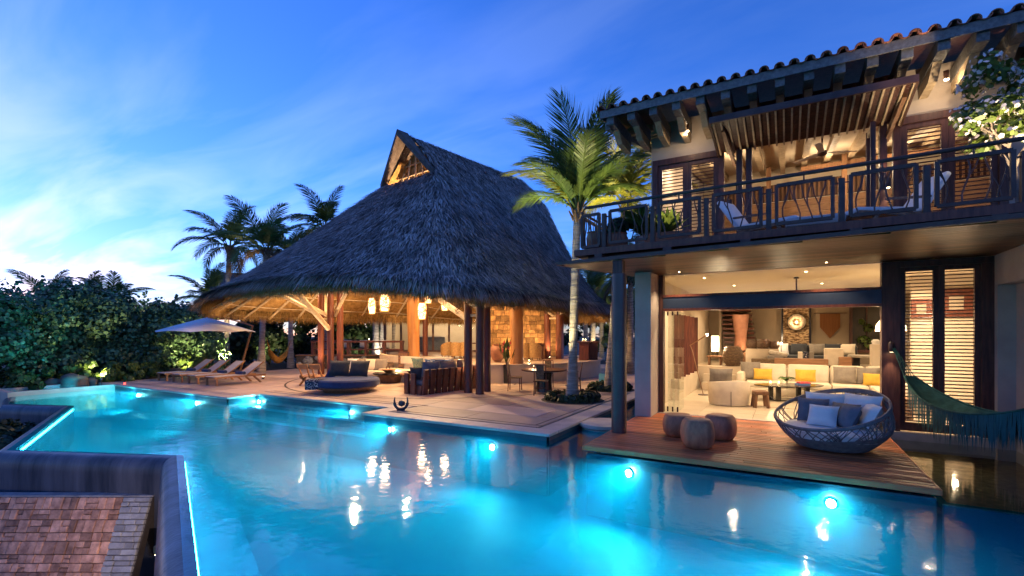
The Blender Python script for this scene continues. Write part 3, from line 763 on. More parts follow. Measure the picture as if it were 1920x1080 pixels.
# posts in clusters of three, two great log trunks, braces
def post(x, y, z1, r=0.13, z0=0.0):
    MB().tube([(x, y, z0), (x, y, z0 + 0.03), (x, y, z1)], [r * 1.06, r * 1.02, r * 0.95], 14).obj('post', 'red_wood', pal, smooth=True)
for x, y, z in ((-17.62, 14.03, 4.7), (-16.62, 13.70, 4.7), (-16.97, 14.5, 4.9), (-9.34, 13.34, 3.75), (-8.76, 13.18, 3.45), (-8.97, 13.92, 3.7)): post(x, y, z, 0.14)
for x, y in ((-10.55, 22.05), (-10.05, 22.55), (-9.85, 21.95)): post(x, y, 4.6, 0.17, 0.72)
for x, y in ((-18.3, 20.6), (-17.8, 21.2)): post(x, y, 4.9, 0.15, 0.0)
for x, y, lb in ((-14.95, 16.96, 'l'), (-9.71, 17.33, 'r')):
    MB().tube([(x, y, 0.0), (x + 0.03, y, 1.5), (x - 0.04, y + 0.03, 3.2), (x, y, 5.5)], [0.31, 0.26, 0.29, 0.27], 16).obj('log_trunk', 'log_wood', pal, smooth=True)
def brace(a, b, r=0.085): MB().tube([a, b], [r, r * 0.9], 9).obj('brace', 'pale_timber', pal, smooth=True)
brace((-17.6, 14.0, 2.75), (-18.6, 12.5, 3.75)); brace((-17.0, 13.9, 2.75), (-18.0, 12.3, 3.80)); brace((-16.62, 13.6, 2.20), (-15.9, 11.4, 3.75), 0.11)
brace((-16.6, 13.9, 2.75), (-14.6, 13.2, 4.3)); brace((-17.6, 14.3, 2.8), (-19.0, 15.4, 3.8))
brace((-14.9, 17.0, 4.35), (-9.34, 13.4, 2.45), 0.12); brace((-14.9, 17.0, 3.4), (-17.0, 17.6, 4.4), 0.10)
brace((-9.0, 13.3, 2.9), (-9.6, 11.9, 3.75)); brace((-8.8, 13.2, 2.9), (-9.3, 11.8, 3.70)); brace((-8.9, 13.7, 2.95), (-7.9, 15.0, 3.5))
brace((-9.6, 17.3, 3.3), (-8.2, 18.2, 3.8), 0.09); brace((-10.2, 22.0, 2.9), (-11.4, 20.6, 4.2)); brace((-9.9, 22.0, 2.9), (-8.8, 21.0, 3.5)); brace((-10.2, 22.1, 2.9), (-8.9, 23.0, 3.5))
for a, b in (((-17.62, 14.03, 2.62), (-16.62, 13.7, 2.62)), ((-9.34, 13.34, 2.6), (-8.76, 13.18, 2.6)), ((-10.5, 22.0, 2.75), (-9.9, 21.95, 2.75))):
    MB().bar(a, b, 0.05, 0.09).obj('tie_rail', 'pale_timber', pal)

# pendant lanterns of woven twigs round a glowing core
def lantern(u, d, z, r, hgt, label, dark=False, seed=0, e=14):
    x, y = PC(u, d); t = thing('pendant_lantern', label, 'lantern', (x, y, z), 0, 'woven pendant lanterns under the palapa')
    rg = random.Random(seed)
    def rad(v): return r * (0.62 + 0.38 * math.sin(math.pi * (0.12 + 0.8 * v)))
    w = MB()
    for k in range(34):
        q0 = rg.random() * 6.28; v0 = rg.random() * 0.8; sp = rg.uniform(-2.4, 2.4); rs = rg.uniform(0.12, 0.5)
        pts = []
        for i in range(7):
            v = min(1, v0 + rs * i / 6); q = q0 + sp * i / 6; pts.append((rad(v) * math.cos(q), rad(v) * math.sin(q), (v - 0.5) * hgt))
        w.tube(pts, r * 0.065, 4, cap=False)
    for v in (0.0, 0.5, 1.0):
        w.tube([(rad(v) * math.cos(i * 0.5236), rad(v) * math.sin(i * 0.5236), (v - 0.5) * hgt) for i in range(13)], r * 0.05, 4, cap=False)
    w.obj('twig_cage', 'basket_weave' if dark else 'rattan_pale', t)
    if not dark:
        MB().lathe([(rad(v) * 0.80, (v - 0.5) * hgt * 0.94) for v in (0, 0.2, 0.4, 0.6, 0.8, 1.0)], n=12).obj('glowing_core', 'lantern_core', t, smooth=True)
        lamp('POINT', (x, y, z - hgt * 0.62), e, WARM, 0.12)
    MB().tube([(0, 0, hgt / 2), (0, 0, 7.0 - z)], 0.008, 5).obj('cord', 'steel', t)
lantern(697, 18, 3.03, 0.155, 0.58, 'tall oval woven lantern hanging beside the wide cylindrical one', seed=1)
lantern(721, 17.4, 3.12, 0.20, 0.60, 'widest woven lantern, a glowing cylinder hanging near the palapa front', seed=2, e=22)
lantern(803, 18.5, 3.38, 0.16, 0.42, 'small round woven lantern hanging highest under the thatch edge', seed=3)
lantern(791, 18.5, 2.86, 0.18, 0.62, 'lowest hanging woven lantern right beside the thick log trunk', seed=4)
lantern(834, 18.8, 3.10, 0.15, 0.40, 'small cylindrical woven lantern hanging over the slatted sofa', seed=5)
lantern(861, 17.0, 2.95, 0.15, 0.48, 'unlit dark openwork lantern hanging beside the front posts', True, 6)

# lamps: uplights at posts and trunks that wash the straw
def uplight(x, y, z, label, e, aim, spot=95):
    t = thing('uplight', label, 'uplight', (x, y, z), 0, 'small ground uplights in the palapa')
    MB().lathe([(0.05, 0), (0.055, 0.09), (0.045, 0.1)], n=10).obj('housing', 'steel', t)
    MB().lathe([(0.0, 0.101), (0.042, 0.101)], n=10, cap=False).obj('lens', 'bulb', t)
    lamp('SPOT', (x, y, z + 0.16), e, WARM, 0.05, aim, spot, 0.7)
uplight(-17.1, 13.35, 0.0, 'uplight between the post group by the folding chairs', 313, (-17.4, 13.6, 4))
uplight(-16.1, 14.3, 0.0, 'uplight behind the post group near the round daybed', 400, (-15.8, 14.6, 4), 120)
uplight(-9.25, 14.0, 0.0, 'uplight at the foot of the front posts beside the slatted sofa', 285, (-9.2, 13.6, 4), 110)
uplight(-10.25, 21.7, 0.72, 'star-bright uplight in front of the posts by the stone wall', 152, (-10.25, 22.3, 3), 90)
uplight(-14.3, 16.3, 0.45, 'uplight at the foot of the thick log trunk behind the sofa', 195, (-14.7, 16.6, 4), 120)
uplight(-9.85, 16.75, 0.0, 'uplight at the foot of the log trunk beside the flower vase', 190, (-9.72, 17.3, 3.5), 100)
uplight(-20.0, 12.9, 0.0, 'uplight on the paving by the palm next to the hammock', 142, (-19.0, 13.2, 3.5), 130)
uplight(-12.8, 17.6, 0.72, 'uplight on the raised platform behind the built-in sofa', 127, (-12.8, 19.0, 5), 130)
lamp('POINT', (-13.4, 16.4, 6.2), 950, WARM, 0.12)       # added point light high in the roof, no bulb, brightens straw and gable
lamp('POINT', (-11.8, 13.0, 3.9), 90, WARM2, 0.06)
lamp('POINT', (-14.6, 13.2, 4.6), 170, WARM, 0.05); lamp('POINT', (-18.2, 13.6, 3.9), 110, WARM, 0.05); lamp('POINT', (-10.6, 18.5, 5.0), 90, WARM, 0.05)   # added point lights under the roof
# ================================================================== THE HOUSE
hs = thing('house', 'two storey house with clay tile roof, branch balustrade balcony and glass living room', 'house', (0, 0, 0))
def hp(mb, name, mat, parent=None, **k): return mb.obj(name, mat, parent or hs, **k)
# --- plinth, floors
hp(MB().bx(-3.22, 14, 12.43, 24, -1.5, -0.03), 'plinth', 'plaster')
flo = hp(MB().bx(-3.1, 9, 12.46, 18.75, -0.03, -0.012), 'living_floor', 'dark_joint')
x = -3.1
while x < 8.6:
    y = 12.47
    while y < 18.7:
        hp(MB().rbox((x + 0.6, y + 0.395, -0.008), (1.194, 0.784, 0.016), 0.003, seg=1), 'floor_tile', 'stone_floor', flo)
        y += 0.79
    x += 1.2
hp(MB().bx(-3.22, 9, 18.76, 24, -0.02, 0.8), 'rear_floor', 'stone_floor')
hp(MB().bx(-2.6, -1.35, 18.0, 18.755, 0, 0.27), 'step', 'stone_floor'); hp(MB().bx(-2.6, -1.35, 18.38, 18.755, 0.27, 0.54), 'step', 'stone_floor')
hp(MB().bx(-3.1, 3.4, 12.30, 12.46, -0.6, 0.012), 'sill', 'coping_stone')
# --- lower walls
hp(MB().bx(-3.2, -2.82, 11.6, 12.6, -1.0, 3.47), 'pier', 'plaster')
hp(MB().bx(-3.22, -3.02, 12.6, 24, -0.03, 3.47), 'left_wall', 'plaster_cream')
hp(MB().bx(-3.2, 9, 23.0, 23.2, 0.8, 3.47), 'rear_wall', 'plaster_taupe')
hp(MB().bx(8.8, 9.0, 12.6, 22, 0, 3.47), 'side_wall', 'plaster_cream')
hp(MB().bx(3.4, 8.8, 12.5, 12.7, 0, 3.47), 'front_wall', 'plaster')
ceil = hp(MB().bx(-3.2, 9, 12.52, 24, 3.47, 3.62), 'ceiling', 'ceiling_white')
# wing wall with niche
hp(MB().bx(3.65, 4.0, 6.5, 12.5, -1.5, 3.47), 'wing_wall', 'plaster')
hp(MB().bx(3.4, 3.65, 12.22, 12.5, -1.5, 3.47), 'wing_wall', 'plaster'); hp(MB().bx(3.4, 3.65, 6.5, 12.22, 2.9, 3.47), 'wing_wall', 'plaster')
hp(MB().bx(3.4, 3.65, 6.5, 12.22, -1.5, -0.6), 'wing_wall', 'plaster')
# --- glass front: frame, navy beam, transom, folded glass leaves
fr = hp(MB().bx(-2.80, -2.70, 12.38, 12.6, 0.012, 3.46), 'door_frame', 'dark_wood')
hp(MB().bx(1.70, 2.0, 12.36, 12.6, 0.012, 3.46), 'door_frame', 'dark_wood'); 
bm_ = hp(MB().bx(-2.698, 1.698, 12.37, 12.58, 2.62, 2.90), 'lintel_beam', 'beam_steel')
hp(MB().bx(-2.698, 1.698, 12.35, 12.6, 2.902, 2.96), 'beam_trim', 'red_wood', bm_); hp(MB().bx(-2.698, 1.698, 12.35, 12.6, 2.56, 2.618), 'beam_trim', 'red_wood', bm_)
hp(MB().bx(-2.698, 1.698, 12.46, 12.475, 2.961, 3.44), 'transom_pane', 'glass')
for k in range(3):
    xx = -2.62 + 0.12 * k
    g = hp(MB().bx(xx, xx + 0.012, 12.52, 13.35, 0.03, 2.55), 'glass_leaf', 'glass_greenish')
    hp(MB().bx(xx - 0.012, xx + 0.024, 12.495, 12.518, 0.03, 0.15), 'pivot', 'steel', g); hp(MB().bx(xx - 0.012, xx + 0.024, 12.495, 12.518, 2.45, 2.55), 'pivot', 'steel', g)
# --- louvred double door right of the opening
def louvre_door(x0, x1, z0, z1, y, n, parent=None, slatmat='dark_wood', framemat='dark_wood', name='louvre_door', w=0.085):
    d = MB(); d.bx(x0, x0 + w, y - 0.04, y + 0.04, z0, z1); d.bx(x1 - w, x1, y - 0.04, y + 0.04, z0, z1)
    d.bx(x0 + w, x1 - w, y - 0.04, y + 0.04, z1 - w, z1); d.bx(x0 + w, x1 - w, y - 0.04, y + 0.04, z0, z0 + w * 2)
    o = hp(d, name, framemat)
    za, zb = z0 + 2 * w, z1 - w; sl = None
    for k in range(n):
        z = za + (zb - za) * (k + 0.5) / n
        if sl is None:
            sl = hp(MB().box((0, 0, 0), (x1 - x0 - 2 * w - 0.004, 0.040, 0.020), rx=R(8)), 'slat', slatmat, o); sl.location = ((x0 + x1) / 2, y, z)
        else:
            c = sl.copy(); COL.objects.link(c); c.parent = o; c.location = ((x0 + x1) / 2, y, z)
    return o
hp(MB().bx(2.002, 3.398, 12.36, 12.6, 3.34, 3.46), 'door_header', 'dark_wood')
hp(MB().bx(3.22, 3.398, 12.36, 12.6, 0.012, 3.338), 'door_frame', 'dark_wood')
louvre_door(2.004, 2.606, 0.03, 3.335, 12.44, 44); louvre_door(2.61, 3.216, 0.03, 3.335, 12.44, 44)
# --- deck, column
dk = thing('pool_deck', 'reddish wooden plank deck jutting over the pool in front of the living room', 'deck', (0, 0, 0))
rng = random.Random(11); nb = 28; y0, y1 = 8.07, 12.29; bw = (y1 - y0) / nb
for k in range(nb):
    xs = [-3.13 + (0.0 if k > 8 else 0.0), -3.13 + rng.uniform(1.2, 3.6), 1.70]
    for a, b in zip(xs[:-1], xs[1:]):
        MB().rbox(((a + b) / 2, y0 + bw * (k + 0.5), -0.02), (b - a - 0.004, bw - 0.017, 0.04), 0.005, seg=1).obj('deck_board', 'deck_wood', dk)
MB().bx(-3.135, 1.705, 8.045, 8.068, -0.075, 0.0).obj('edge_board', 'deck_wood', dk)
MB().bx(-3.155, -3.132, 8.045, 11.58, -0.075, -0.001).obj('edge_board', 'deck_wood', dk); MB().bx(1.702, 1.725, 8.045, 12.29, -0.075, -0.001).obj('edge_board', 'deck_wood', dk)
for k in range(9):
    xx = -2.95 + k * 0.565; MB().bx(xx, xx + 0.07, 8.2, 12.2, -0.13, -0.041).obj('joist', 'dark_wood', dk)
MB().bx(-3.10, 1.68, 8.10, 8.18, -1.25, -0.131).obj('deck_skirt', 'pool_dark_tile', dk)
for xx in (-2.8, -1.2, 0.4, 1.5):
    MB().bx(xx - 0.12, xx + 0.12, 9.42, 9.54, -0.62, -0.13).obj('pier_block', 'pool_dark_tile', dk)
MB().tube([(-2.95, 9.52, 0.0), (-2.95, 9.52, 3.2)], 0.152, 28).obj('column', 'column_paint', hs, smooth=True)
hp(MB().bx(-3.05, -2.85, 9.42, 9.62, 3.2, 3.47), 'column_capital', 'dark_wood')
pd = MB(); pd.lathe([(0.50, -1.5), (0.50, -0.13), (0.56, -0.10), (0.56, -0.03), (0.54, -0.02)], n=30)
tag(pd.obj('stepping_stone', 'coping_stone', smooth=True), 'round stone step in the water between terrace and wooden deck', 'stepping stone').location = (-3.62, 10.55, 0)
# --- soffit of boards under the balcony
def sof_y(x): return 9.58 - 0.137 * (x + 4.3)
sof = hp(MB().prism([(-4.28, 9.62), (6, sof_y(6) + 0.03), (6, 12.5), (-3.44, 12.5)], 3.505, 3.54), 'soffit', 'dark_wood')
y = 8.22
while y < 12.46:
    xl = -4.3 + 0.29 * max(0, y - 9.58)
    xs = max(xl, -4.3 + (9.60 - y) / 0.137) if y < 9.6 else xl
    if xs < 5.8: hp(MB().bx(xs, 6.0, y, y + 0.140, 3.482, 3.504), 'soffit_board', 'soffit_wood', sof)
    y += 0.152
hp(MB().bar((-4.36, sof_y(-4.36) - 0.02, 3.515), (6, sof_y(6) - 0.02, 3.515), 0.05, 0.07), 'soffit_edge', 'steel', sof)
hp(MB().bar((-4.33, 9.6, 3.512), (-3.47, 12.5, 3.512), 0.05, 0.062), 'soffit_edge', 'steel', sof)
for xx, yy in ((-2.25, 12.05), (0.72, 11.95)):
    d = hp(MB().lathe([(0.0, 3.478), (0.022, 3.478)], (xx, yy, 0), n=12, cap=False), 'downlight', 'bulb', sof)
    lamp('SPOT', (xx, yy, 3.46), 45, WARM2, 0.012, (xx, yy, 0), 110, 0.6)
# --- balcony
def bal_y(x): return 9.62 - 0.074 * (x + 3.95)
bal = hp(MB().prism([(-3.93, 9.66), (6, bal_y(6) + 0.04), (6, 12.48), (-3.93, 12.48)], 3.66, 3.775), 'balcony_floor', 'brown_wood')
hp(MB().bar((-3.95, bal_y(-3.95), 3.715), (6, bal_y(6), 3.715), 0.05, 0.13), 'fascia_board', 'red_wood', bal)
hp(MB().bar((-3.955, 9.65, 3.715), (-3.955, 12.48, 3.715), 0.05, 0.128), 'fascia_board', 'red_wood', bal)
hp(MB().bar((-3.7, bal_y(-3.7) + 0.22, 3.60), (6, bal_y(6) + 0.22, 3.60), 0.08, 0.115), 'edge_beam', 'steel', bal)
for xx in (-3.38, -1.97, -0.62, 0.95, 2.56, 4.2): hp(MB().box((xx, bal_y(xx) + 0.06, 3.60), (0.16, 0.26, 0.10), rz=-0.074), 'bracket_block', 'steel', bal)
# balustrade: posts, tube rail, framed panels of forked branches
rail = hp(MB().tube([(-3.75, bal_y(-3.75) + 0.10, 4.68), (6, bal_y(6) + 0.10, 4.68)], 0.032, 10), 'hand_rail', 'steel', smooth=True)
hp(MB().tube([(-3.84, bal_y(-3.84) + 0.15, 4.60), (-3.84, 12.4, 4.60)], 0.03, 8), 'hand_rail', 'steel')
px = [-3.31, -2.29, -1.29, -0.27, 0.77, 1.81, 2.84, 3.88, 4.9]
for xx in px: hp(MB().bx(xx - 0.042, xx + 0.042, bal_y(xx) + 0.055, bal_y(xx) + 0.145, 3.775, 4.50), 'baluster_post', 'steel')
rng = random.Random(21)
def branch_panel(p0, p1, zb, zt, nst):
    """framed panel from p0 to p1 (plan), with wavy forked branches"""
    p0 = Vector((*p0, 0)); p1 = Vector((*p1, 0)); t = (p1 - p0)
    def q(s, z): return p0 + t * s + Vector((0, 0, z))
    f = MB(); w = 0.055
    f.bar(q(0, zb), q(1, zb), w, w); f.bar(q(0, zt), q(1, zt), w, w); f.bar(q(0, zb), q(0, zt), w, w * 1.05); f.bar(q(1, zb), q(1, zt), w, w * 1.05)
    o = hp(f, 'panel_frame', 'steel'); hh = zt - zb
    for k in range(nst):
        s0 = (k + 0.5) / nst + rng.uniform(-0.06, 0.06); sgn = rng.choice((-1, 1)); up = rng.random() < 0.65
        zf = rng.uniform(0.35, 0.62)
        def zz(v): return zb + hh * (v if up else 1 - v)
        main = [q(min(.97, max(.03, s0 + sgn * 0.06 * math.sin(v * 5 + k))), zz(v)) for v in (0, 0.2, 0.4, 0.6, 0.8, 1.0)]
        hp(MB().tube(main, 0.012, 5), 'branch', 'dark_wood', o)
        sf = s0 + sgn * 0.06 * math.sin(zf * 5 + k)
        fork = [q(min(.97, max(.03, sf)), zz(zf)), q(min(.97, max(.03, sf - sgn * 0.08)), zz(zf + (1 - zf) * 0.4)), q(min(.97, max(.03, sf - sgn * 0.13)), zz(1.0))]
        hp(MB().tube(fork, 0.009, 5), 'branch', 'dark_wood', o)
for a, b in zip(px[:-1], px[1:]):
    branch_panel((a + 0.12, bal_y(a) + 0.10), (b - 0.12, bal_y(b) + 0.10), 3.88, 4.54, 4)
    for xx in (a + 0.12, b - 0.12):
        hp(MB().bx(min(xx, a if xx < (a + b) / 2 else b) , max(xx, a if xx < (a + b) / 2 else b), bal_y(xx) + 0.09, bal_y(xx) + 0.11, 4.42, 4.445), 'link_bar', 'steel')
    hp(MB().bx((a + b) / 2 - 0.012, (a + b) / 2 + 0.012, bal_y(a) + 0.05, bal_y(a) + 0.075, 4.54, 4.66), 'rail_stud', 'steel')
branch_panel((-3.84, bal_y(-3.84) + 0.15), (-3.42, bal_y(-3.42) + 0.10), 3.85, 4.52, 3)
for k in range(3): branch_panel((-3.84, 9.85 + k * 0.88), (-3.84, 10.65 + k * 0.88), 3.88, 4.5, 4)
# --- upper storey
lw = MB(); lw.add([(xw, y_, z_) for xw in (-3.02, -2.82) for y_, z_ in ((12.5, 3.62), (20.2, 3.62), (20.2, 8.45), (12.5, 7.0))], [(0, 1, 2, 3), (7, 6, 5, 4), (0, 4, 5, 1), (1, 5, 6, 2), (2, 6, 7, 3), (3, 7, 4, 0)])
hp(lw, 'upper_left_wall', 'plaster')
hp(MB().bx(-2.82, -1.30, 12.5, 12.72, 6.42, 7.35), 'upper_wall', 'plaster')
hp(MB().bx(-1.30, 1.72, 12.52, 12.72, 6.72, 7.35), 'upper_wall', 'plaster'); hp(MB().bx(1.72, 6, 12.5, 12.72, 6.42, 7.35), 'upper_wall', 'plaster')
hp(MB().bx(3.62, 6, 12.5, 12.72, 3.62, 6.42), 'upper_wall', 'plaster')
for xa, xb in ((-2.98, -1.30), (1.90, 3.62)):      # frames of the louvred doors
    hp(MB().bx(xa, xb, 12.44, 12.6, 6.26, 6.40), 'door_header', 'dark_wood')
    hp(MB().bx(xa, xa + 0.13, 12.44, 12.6, 3.776, 6.26), 'door_frame', 'dark_wood'); hp(MB().bx(xb - 0.13, xb, 12.44, 12.6, 3.776, 6.26), 'door_frame', 'dark_wood')
louvre_door(-2.845, -2.145, 3.79, 6.255, 12.52, 26, w=0.1); louvre_door(-2.14, -1.435, 3.79, 6.255, 12.52, 26, w=0.1)
louvre_door(2.035, 2.76, 3.79, 6.255, 12.52, 26, w=0.1); louvre_door(2.765, 3.485, 3.79, 6.255, 12.52, 26, w=0.1)
for xa in (-1.02, -0.82, 1.66): hp(MB().bx(xa, xa + 0.12, 12.3, 12.5, 3.776, 6.7), 'timber_post', 'dark_wood')
gd = hp(MB().bx(1.44, 1.52, 11.75, 11.83, 3.79, 6.18), 'glass_door', 'dark_wood')      # open glass door leaf
hp(MB().bx(1.455, 1.505, 11.83, 12.35, 3.79, 3.95), 'door_rail', 'pale_timber', gd); hp(MB().bx(1.455, 1.505, 11.83, 12.35, 6.06, 6.18), 'door_rail', 'pale_timber', gd)
hp(MB().bx(1.44, 1.52, 12.35, 12.43, 3.79, 6.18), 'door_stile', 'dark_wood', gd); hp(MB().bx(1.474, 1.486, 11.83, 12.35, 3.95, 6.06), 'pane', 'glass', gd)
# upper room
hp(MB().bx(-2.82, 8, 12.73, 20.2, 3.62, 3.778), 'upper_floor', 'brown_wood')
uw = hp(MB().bx(-2.82, 8, 20.0, 20.2, 3.78, 8.1), 'upper_rear_wall', 'plaster_cream')
for k in range(13): hp(MB().bx(-2.5, 6, 19.94, 19.998, 3.79 + k * 0.23, 4.01 + k * 0.23), 'wall_plank', 'teak', uw)
hp(MB().bx(-2.5, 6, 19.96, 19.998, 6.80, 7.42), 'dark_band', 'dark_wood', uw)
for k in range(60): hp(MB().bx(-2.4 + k * 0.14, -2.34 + k * 0.14, 19.90, 19.958, 6.82, 7.40), 'batten', 'brown_wood', uw)
hp(MB().bx(0.4, 6, 18.3, 18.5, 7.30, 7.44), 'shelf_beam', 'brown_wood', uw)
uc = hp(MB().add([(-3.0, 12.72, 6.9), (8, 12.72, 6.9), (8, 20.2, 8.02), (-3.0, 20.2, 8.02), (-3.0, 12.72, 6.98), (8, 12.72, 6.98), (8, 20.2, 8.10), (-3.0, 20.2, 8.10)],
                  [(3, 2, 1, 0), (4, 5, 6, 7), (0, 1, 5, 4), (2, 3, 7, 6)]), 'upper_ceiling', 'plaster_cream')
for k in range(14): hp(MB().bar((-2.6 + k * 0.62, 12.8, 6.82), (-2.6 + k * 0.62, 19.9, 7.86), 0.16, 0.2), 'ceiling_beam', 'pale_timber', uc)
hp(MB().bx(-0.60, -0.46, 18.4, 18.54, 3.78, 7.62), 'inner_post', 'brown_wood'); hp(MB().bx(1.5, 1.64, 18.2, 18.298, 3.78, 7.62), 'inner_post', 'brown_wood')
# --- roof: boards, rafter tails, fascia, barrel tiles
PITCH = 0.19
def rz_(y): return 7.22 + (y - 11.0) * PITCH
rf = hp(MB().add([(-3.82, 10.95, rz_(10.95)), (6, 10.95, rz_(10.95)), (6, 20.3, rz_(20.3)), (-3.82, 20.3, rz_(20.3)), (-3.82, 10.95, rz_(10.95) + .05), (6, 10.95, rz_(10.95) + .05), (6, 20.3, rz_(20.3) + .05), (-3.82, 20.3, rz_(20.3) + .05)],
                  [(3, 2, 1, 0), (4, 5, 6, 7), (0, 1, 5, 4), (1, 2, 6, 5), (2, 3, 7, 6), (3, 0, 4, 7)]), 'roof_deck', 'dark_wood')
hp(MB().bx(-3.84, 6, 10.92, 10.948, 7.09, 7.27), 'eave_board', 'grey_timber', rf)
hp(MB().bar((-3.84, 10.95, 7.17), (-3.84, 20.3, rz_(20.3) - 0.04), 0.03, 0.17), 'verge_board', 'grey_timber', rf)
k = 0; xx = -3.62
while xx < 5.8:
    hp(MB().bx(xx - 0.085, xx + 0.085, 10.99, 12.5, 6.94, 7.19), 'rafter_tail', 'grey_timber', rf)
    hp(MB().add([(xx - .068, 11.35, 6.975), (xx + .068, 11.35, 6.975), (xx + .068, 12.5, 6.975), (xx - .068, 12.5, 6.975), (xx - .068, 11.75, 6.72), (xx + .068, 11.75, 6.72), (xx + .068, 12.5, 6.72), (xx - .068, 12.5, 6.72)],
                 [(0, 1, 2, 3), (7, 6, 5, 4), (0, 4, 5, 1), (1, 5, 6, 2), (3, 7, 4, 0), (2, 6, 7, 3)]), 'corbel', 'pale_timber', rf)
    xx += 0.50
for j in range(14): hp(MB().bx(-3.78, -3.02, 12.7 + j * 0.48, 12.82 + j * 0.48, rz_(12.7 + j * .48) - 0.24, rz_(12.7 + j * .48) - 0.06), 'side_rafter', 'pale_timber', rf)
hp(MB().bar((-3.72, 11.1, 6.95), (-3.72, 19.5, rz_(19.5) - 0.3), 0.12, 0.16), 'verge_beam', 'grey_timber', rf)
def barrel(r0, r1, L, up=True):
    mb = MB(); n = 8; vs = []
    for r, yy in ((r0, 0.0), (r1, L)):
        for rr in (r, r - 0.016):
            for j in range(n + 1):
                q = math.pi * j / n; vs.append((rr * math.cos(q), yy, rr * math.sin(q) * (1 if up else -0.8)))
    m = n + 1; fs = []
    for j in range(n):
        fs += [(j, j + 1, 2 * m + j + 1, 2 * m + j), (m + j + 1, m + j, 3 * m + j, 3 * m + j + 1), (j + 1, j, m + j, m + j + 1)]
    return mb.add(vs, fs)
def tile_rows(up):
    proto = None; col = 0; xx = -3.80 + (0 if up else 0.13)
    while xx < 5.9:
        for j in range(6 if up else 5):
            yy = 10.86 + j * 0.36 + random.uniform(-0.012, 0.012)
            if proto is None:
                proto = barrel(0.095, 0.08, 0.42, up).obj('roof_tile', 'roof_clay', rf, smooth=True); c = proto
            else:
                c = proto.copy(); COL.objects.link(c); c.parent = rf
            c.location = (xx + random.uniform(-0.006, 0.006), yy, rz_(yy) + (0.075 if up else 0.13) + 0.004 * j)
            c.rotation_euler = (math.atan(PITCH) - 0.035, random.uniform(-0.03, 0.03), random.uniform(-0.012, 0.012))
        xx += 0.262
tile_rows(True); tile_rows(False)
for j in range(30):     # upper courses, never seen from the pool side: long ribs
    pass
hp(MB().add([(-3.85, 12.9, rz_(12.9) + 0.13), (6, 12.9, rz_(12.9) + 0.13), (6, 20.3, rz_(20.3) + .13), (-3.85, 20.3, rz_(20.3) + .13)], [(0, 1, 2, 3)]), 'roof_cover', 'roof_clay', rf)
# --- slatted awning over the balcony doors
aw = thing('slatted_awning', 'dark slatted timber awning with pale rafters over the open balcony doors', 'awning', (0, 0, 0))
def awz(y): return 6.50 - (y - 10.95) * 0.16
for k in range(24):
    xx = -1.36 + k * 0.1455
    MB().bar((xx, 10.97, awz(10.97)), (xx, 12.42, awz(12.42)), 0.035, 0.055).obj('rafter', 'pale_timber', aw)
for k in range(34):
    yy = 10.97 + k * 0.0435; MB().box((0.30, yy, awz(yy) + 0.042), (3.46, 0.030, 0.022), rx=-0.15).obj('slat', 'dark_wood', aw)
MB().bx(-1.43, 2.03, 10.915, 10.965, 6.45, 6.58).obj('front_beam', 'steel', aw)
for xx in (-1.42, 2.02): MB().bar((xx, 10.97, awz(10.97) + 0.01), (xx, 12.5, awz(12.5) + 0.01), 0.04, 0.12).obj('side_beam', 'steel', aw)
MB().bar((-1.2, 11.35, 6.42), (-1.06, 12.42, 5.98), 0.07, 0.1).obj('strut', 'brown_wood', aw); MB().bar((1.9, 11.35, 6.42), (1.78, 12.42, 5.98), 0.07, 0.1).obj('strut', 'brown_wood', aw)
# --- lamps on the house
def eave_spot(x, label):
    t = thing('eave_spotlight', label, 'spotlight', (x, 11.95, 6.80), 0, 'spotlights under the tiled eave')
    MB().lathe([(0.03, 0.0), (0.045, 0.08), (0.045, 0.16)], n=12).obj('housing', 'steel', t)
    MB().lathe([(0.0, -0.02), (0.03, -0.015), (0.04, 0.0)], n=12).obj('bulb', 'bulb', t, smooth=True)
    lamp('POINT', (x, 11.92, 6.70), 5, WARM2, 0.03)
eave_spot(-2.05, 'bright spotlight under the tiled eave above the palm side balcony doors')
eave_spot(2.62, 'bright spotlight under the tiled eave beside the flowering tree')
def sconce(x, y, z, label, e, up=0.0):
    t = thing('wall_sconce', label, 'wall lamp', (x, y, z), 0, 'wall sconces on the house posts')
    MB().lathe([(0.035, -0.10), (0.05, -0.08), (0.05, 0.08), (0.035, 0.10)], n=14).obj('shade', 'steel', t, smooth=True)
    MB().bx(-0.02, 0.02, 0.0, 0.09, -0.02, 0.02).obj('arm', 'steel', t)
    MB().lathe([(0.0, -0.101), (0.034, -0.101)], n=12, cap=False).obj('bulb', 'bulb', t)
    lamp('SPOT', (x, y, z - 0.12), e, WARM2, 0.02, (x, y + 0.05, z - 2), 60, 0.8); lamp('SPOT', (x, y, z + 0.12), e * up, WARM2, 0.02, (x + 0.15, y - 0.4, z + 2), 110, 0.8)
sconce(1.84, 12.25, 1.72, 'small dark sconce shining down the frame beside the louvred doors', 16)
sconce(-1.16, 12.36, 5.05, 'copper toned sconce washing the post beside the balcony doors', 16, 0.8)
sconce(1.78, 12.22, 5.05, 'added dark sconce on the post beside the open glass balcony door', 14, 0.8)  # added sconce; its upward spot brightens the awning rafters
for xx, yy in ((-1.9, 13.6), (0.4, 13.4), (-1.4, 16.2), (0.9, 16.8), (2.9, 14.6), (4.6, 16.5)):
    hp(MB().lathe([(0.0, 3.466), (0.03, 3.466)], (xx, yy, 0), n=12, cap=False), 'downlight', 'bulb', ceil)
    lamp('SPOT', (xx, yy, 3.45), 125, WARM2, 0.02, (xx, yy, 0), 150, 0.5)
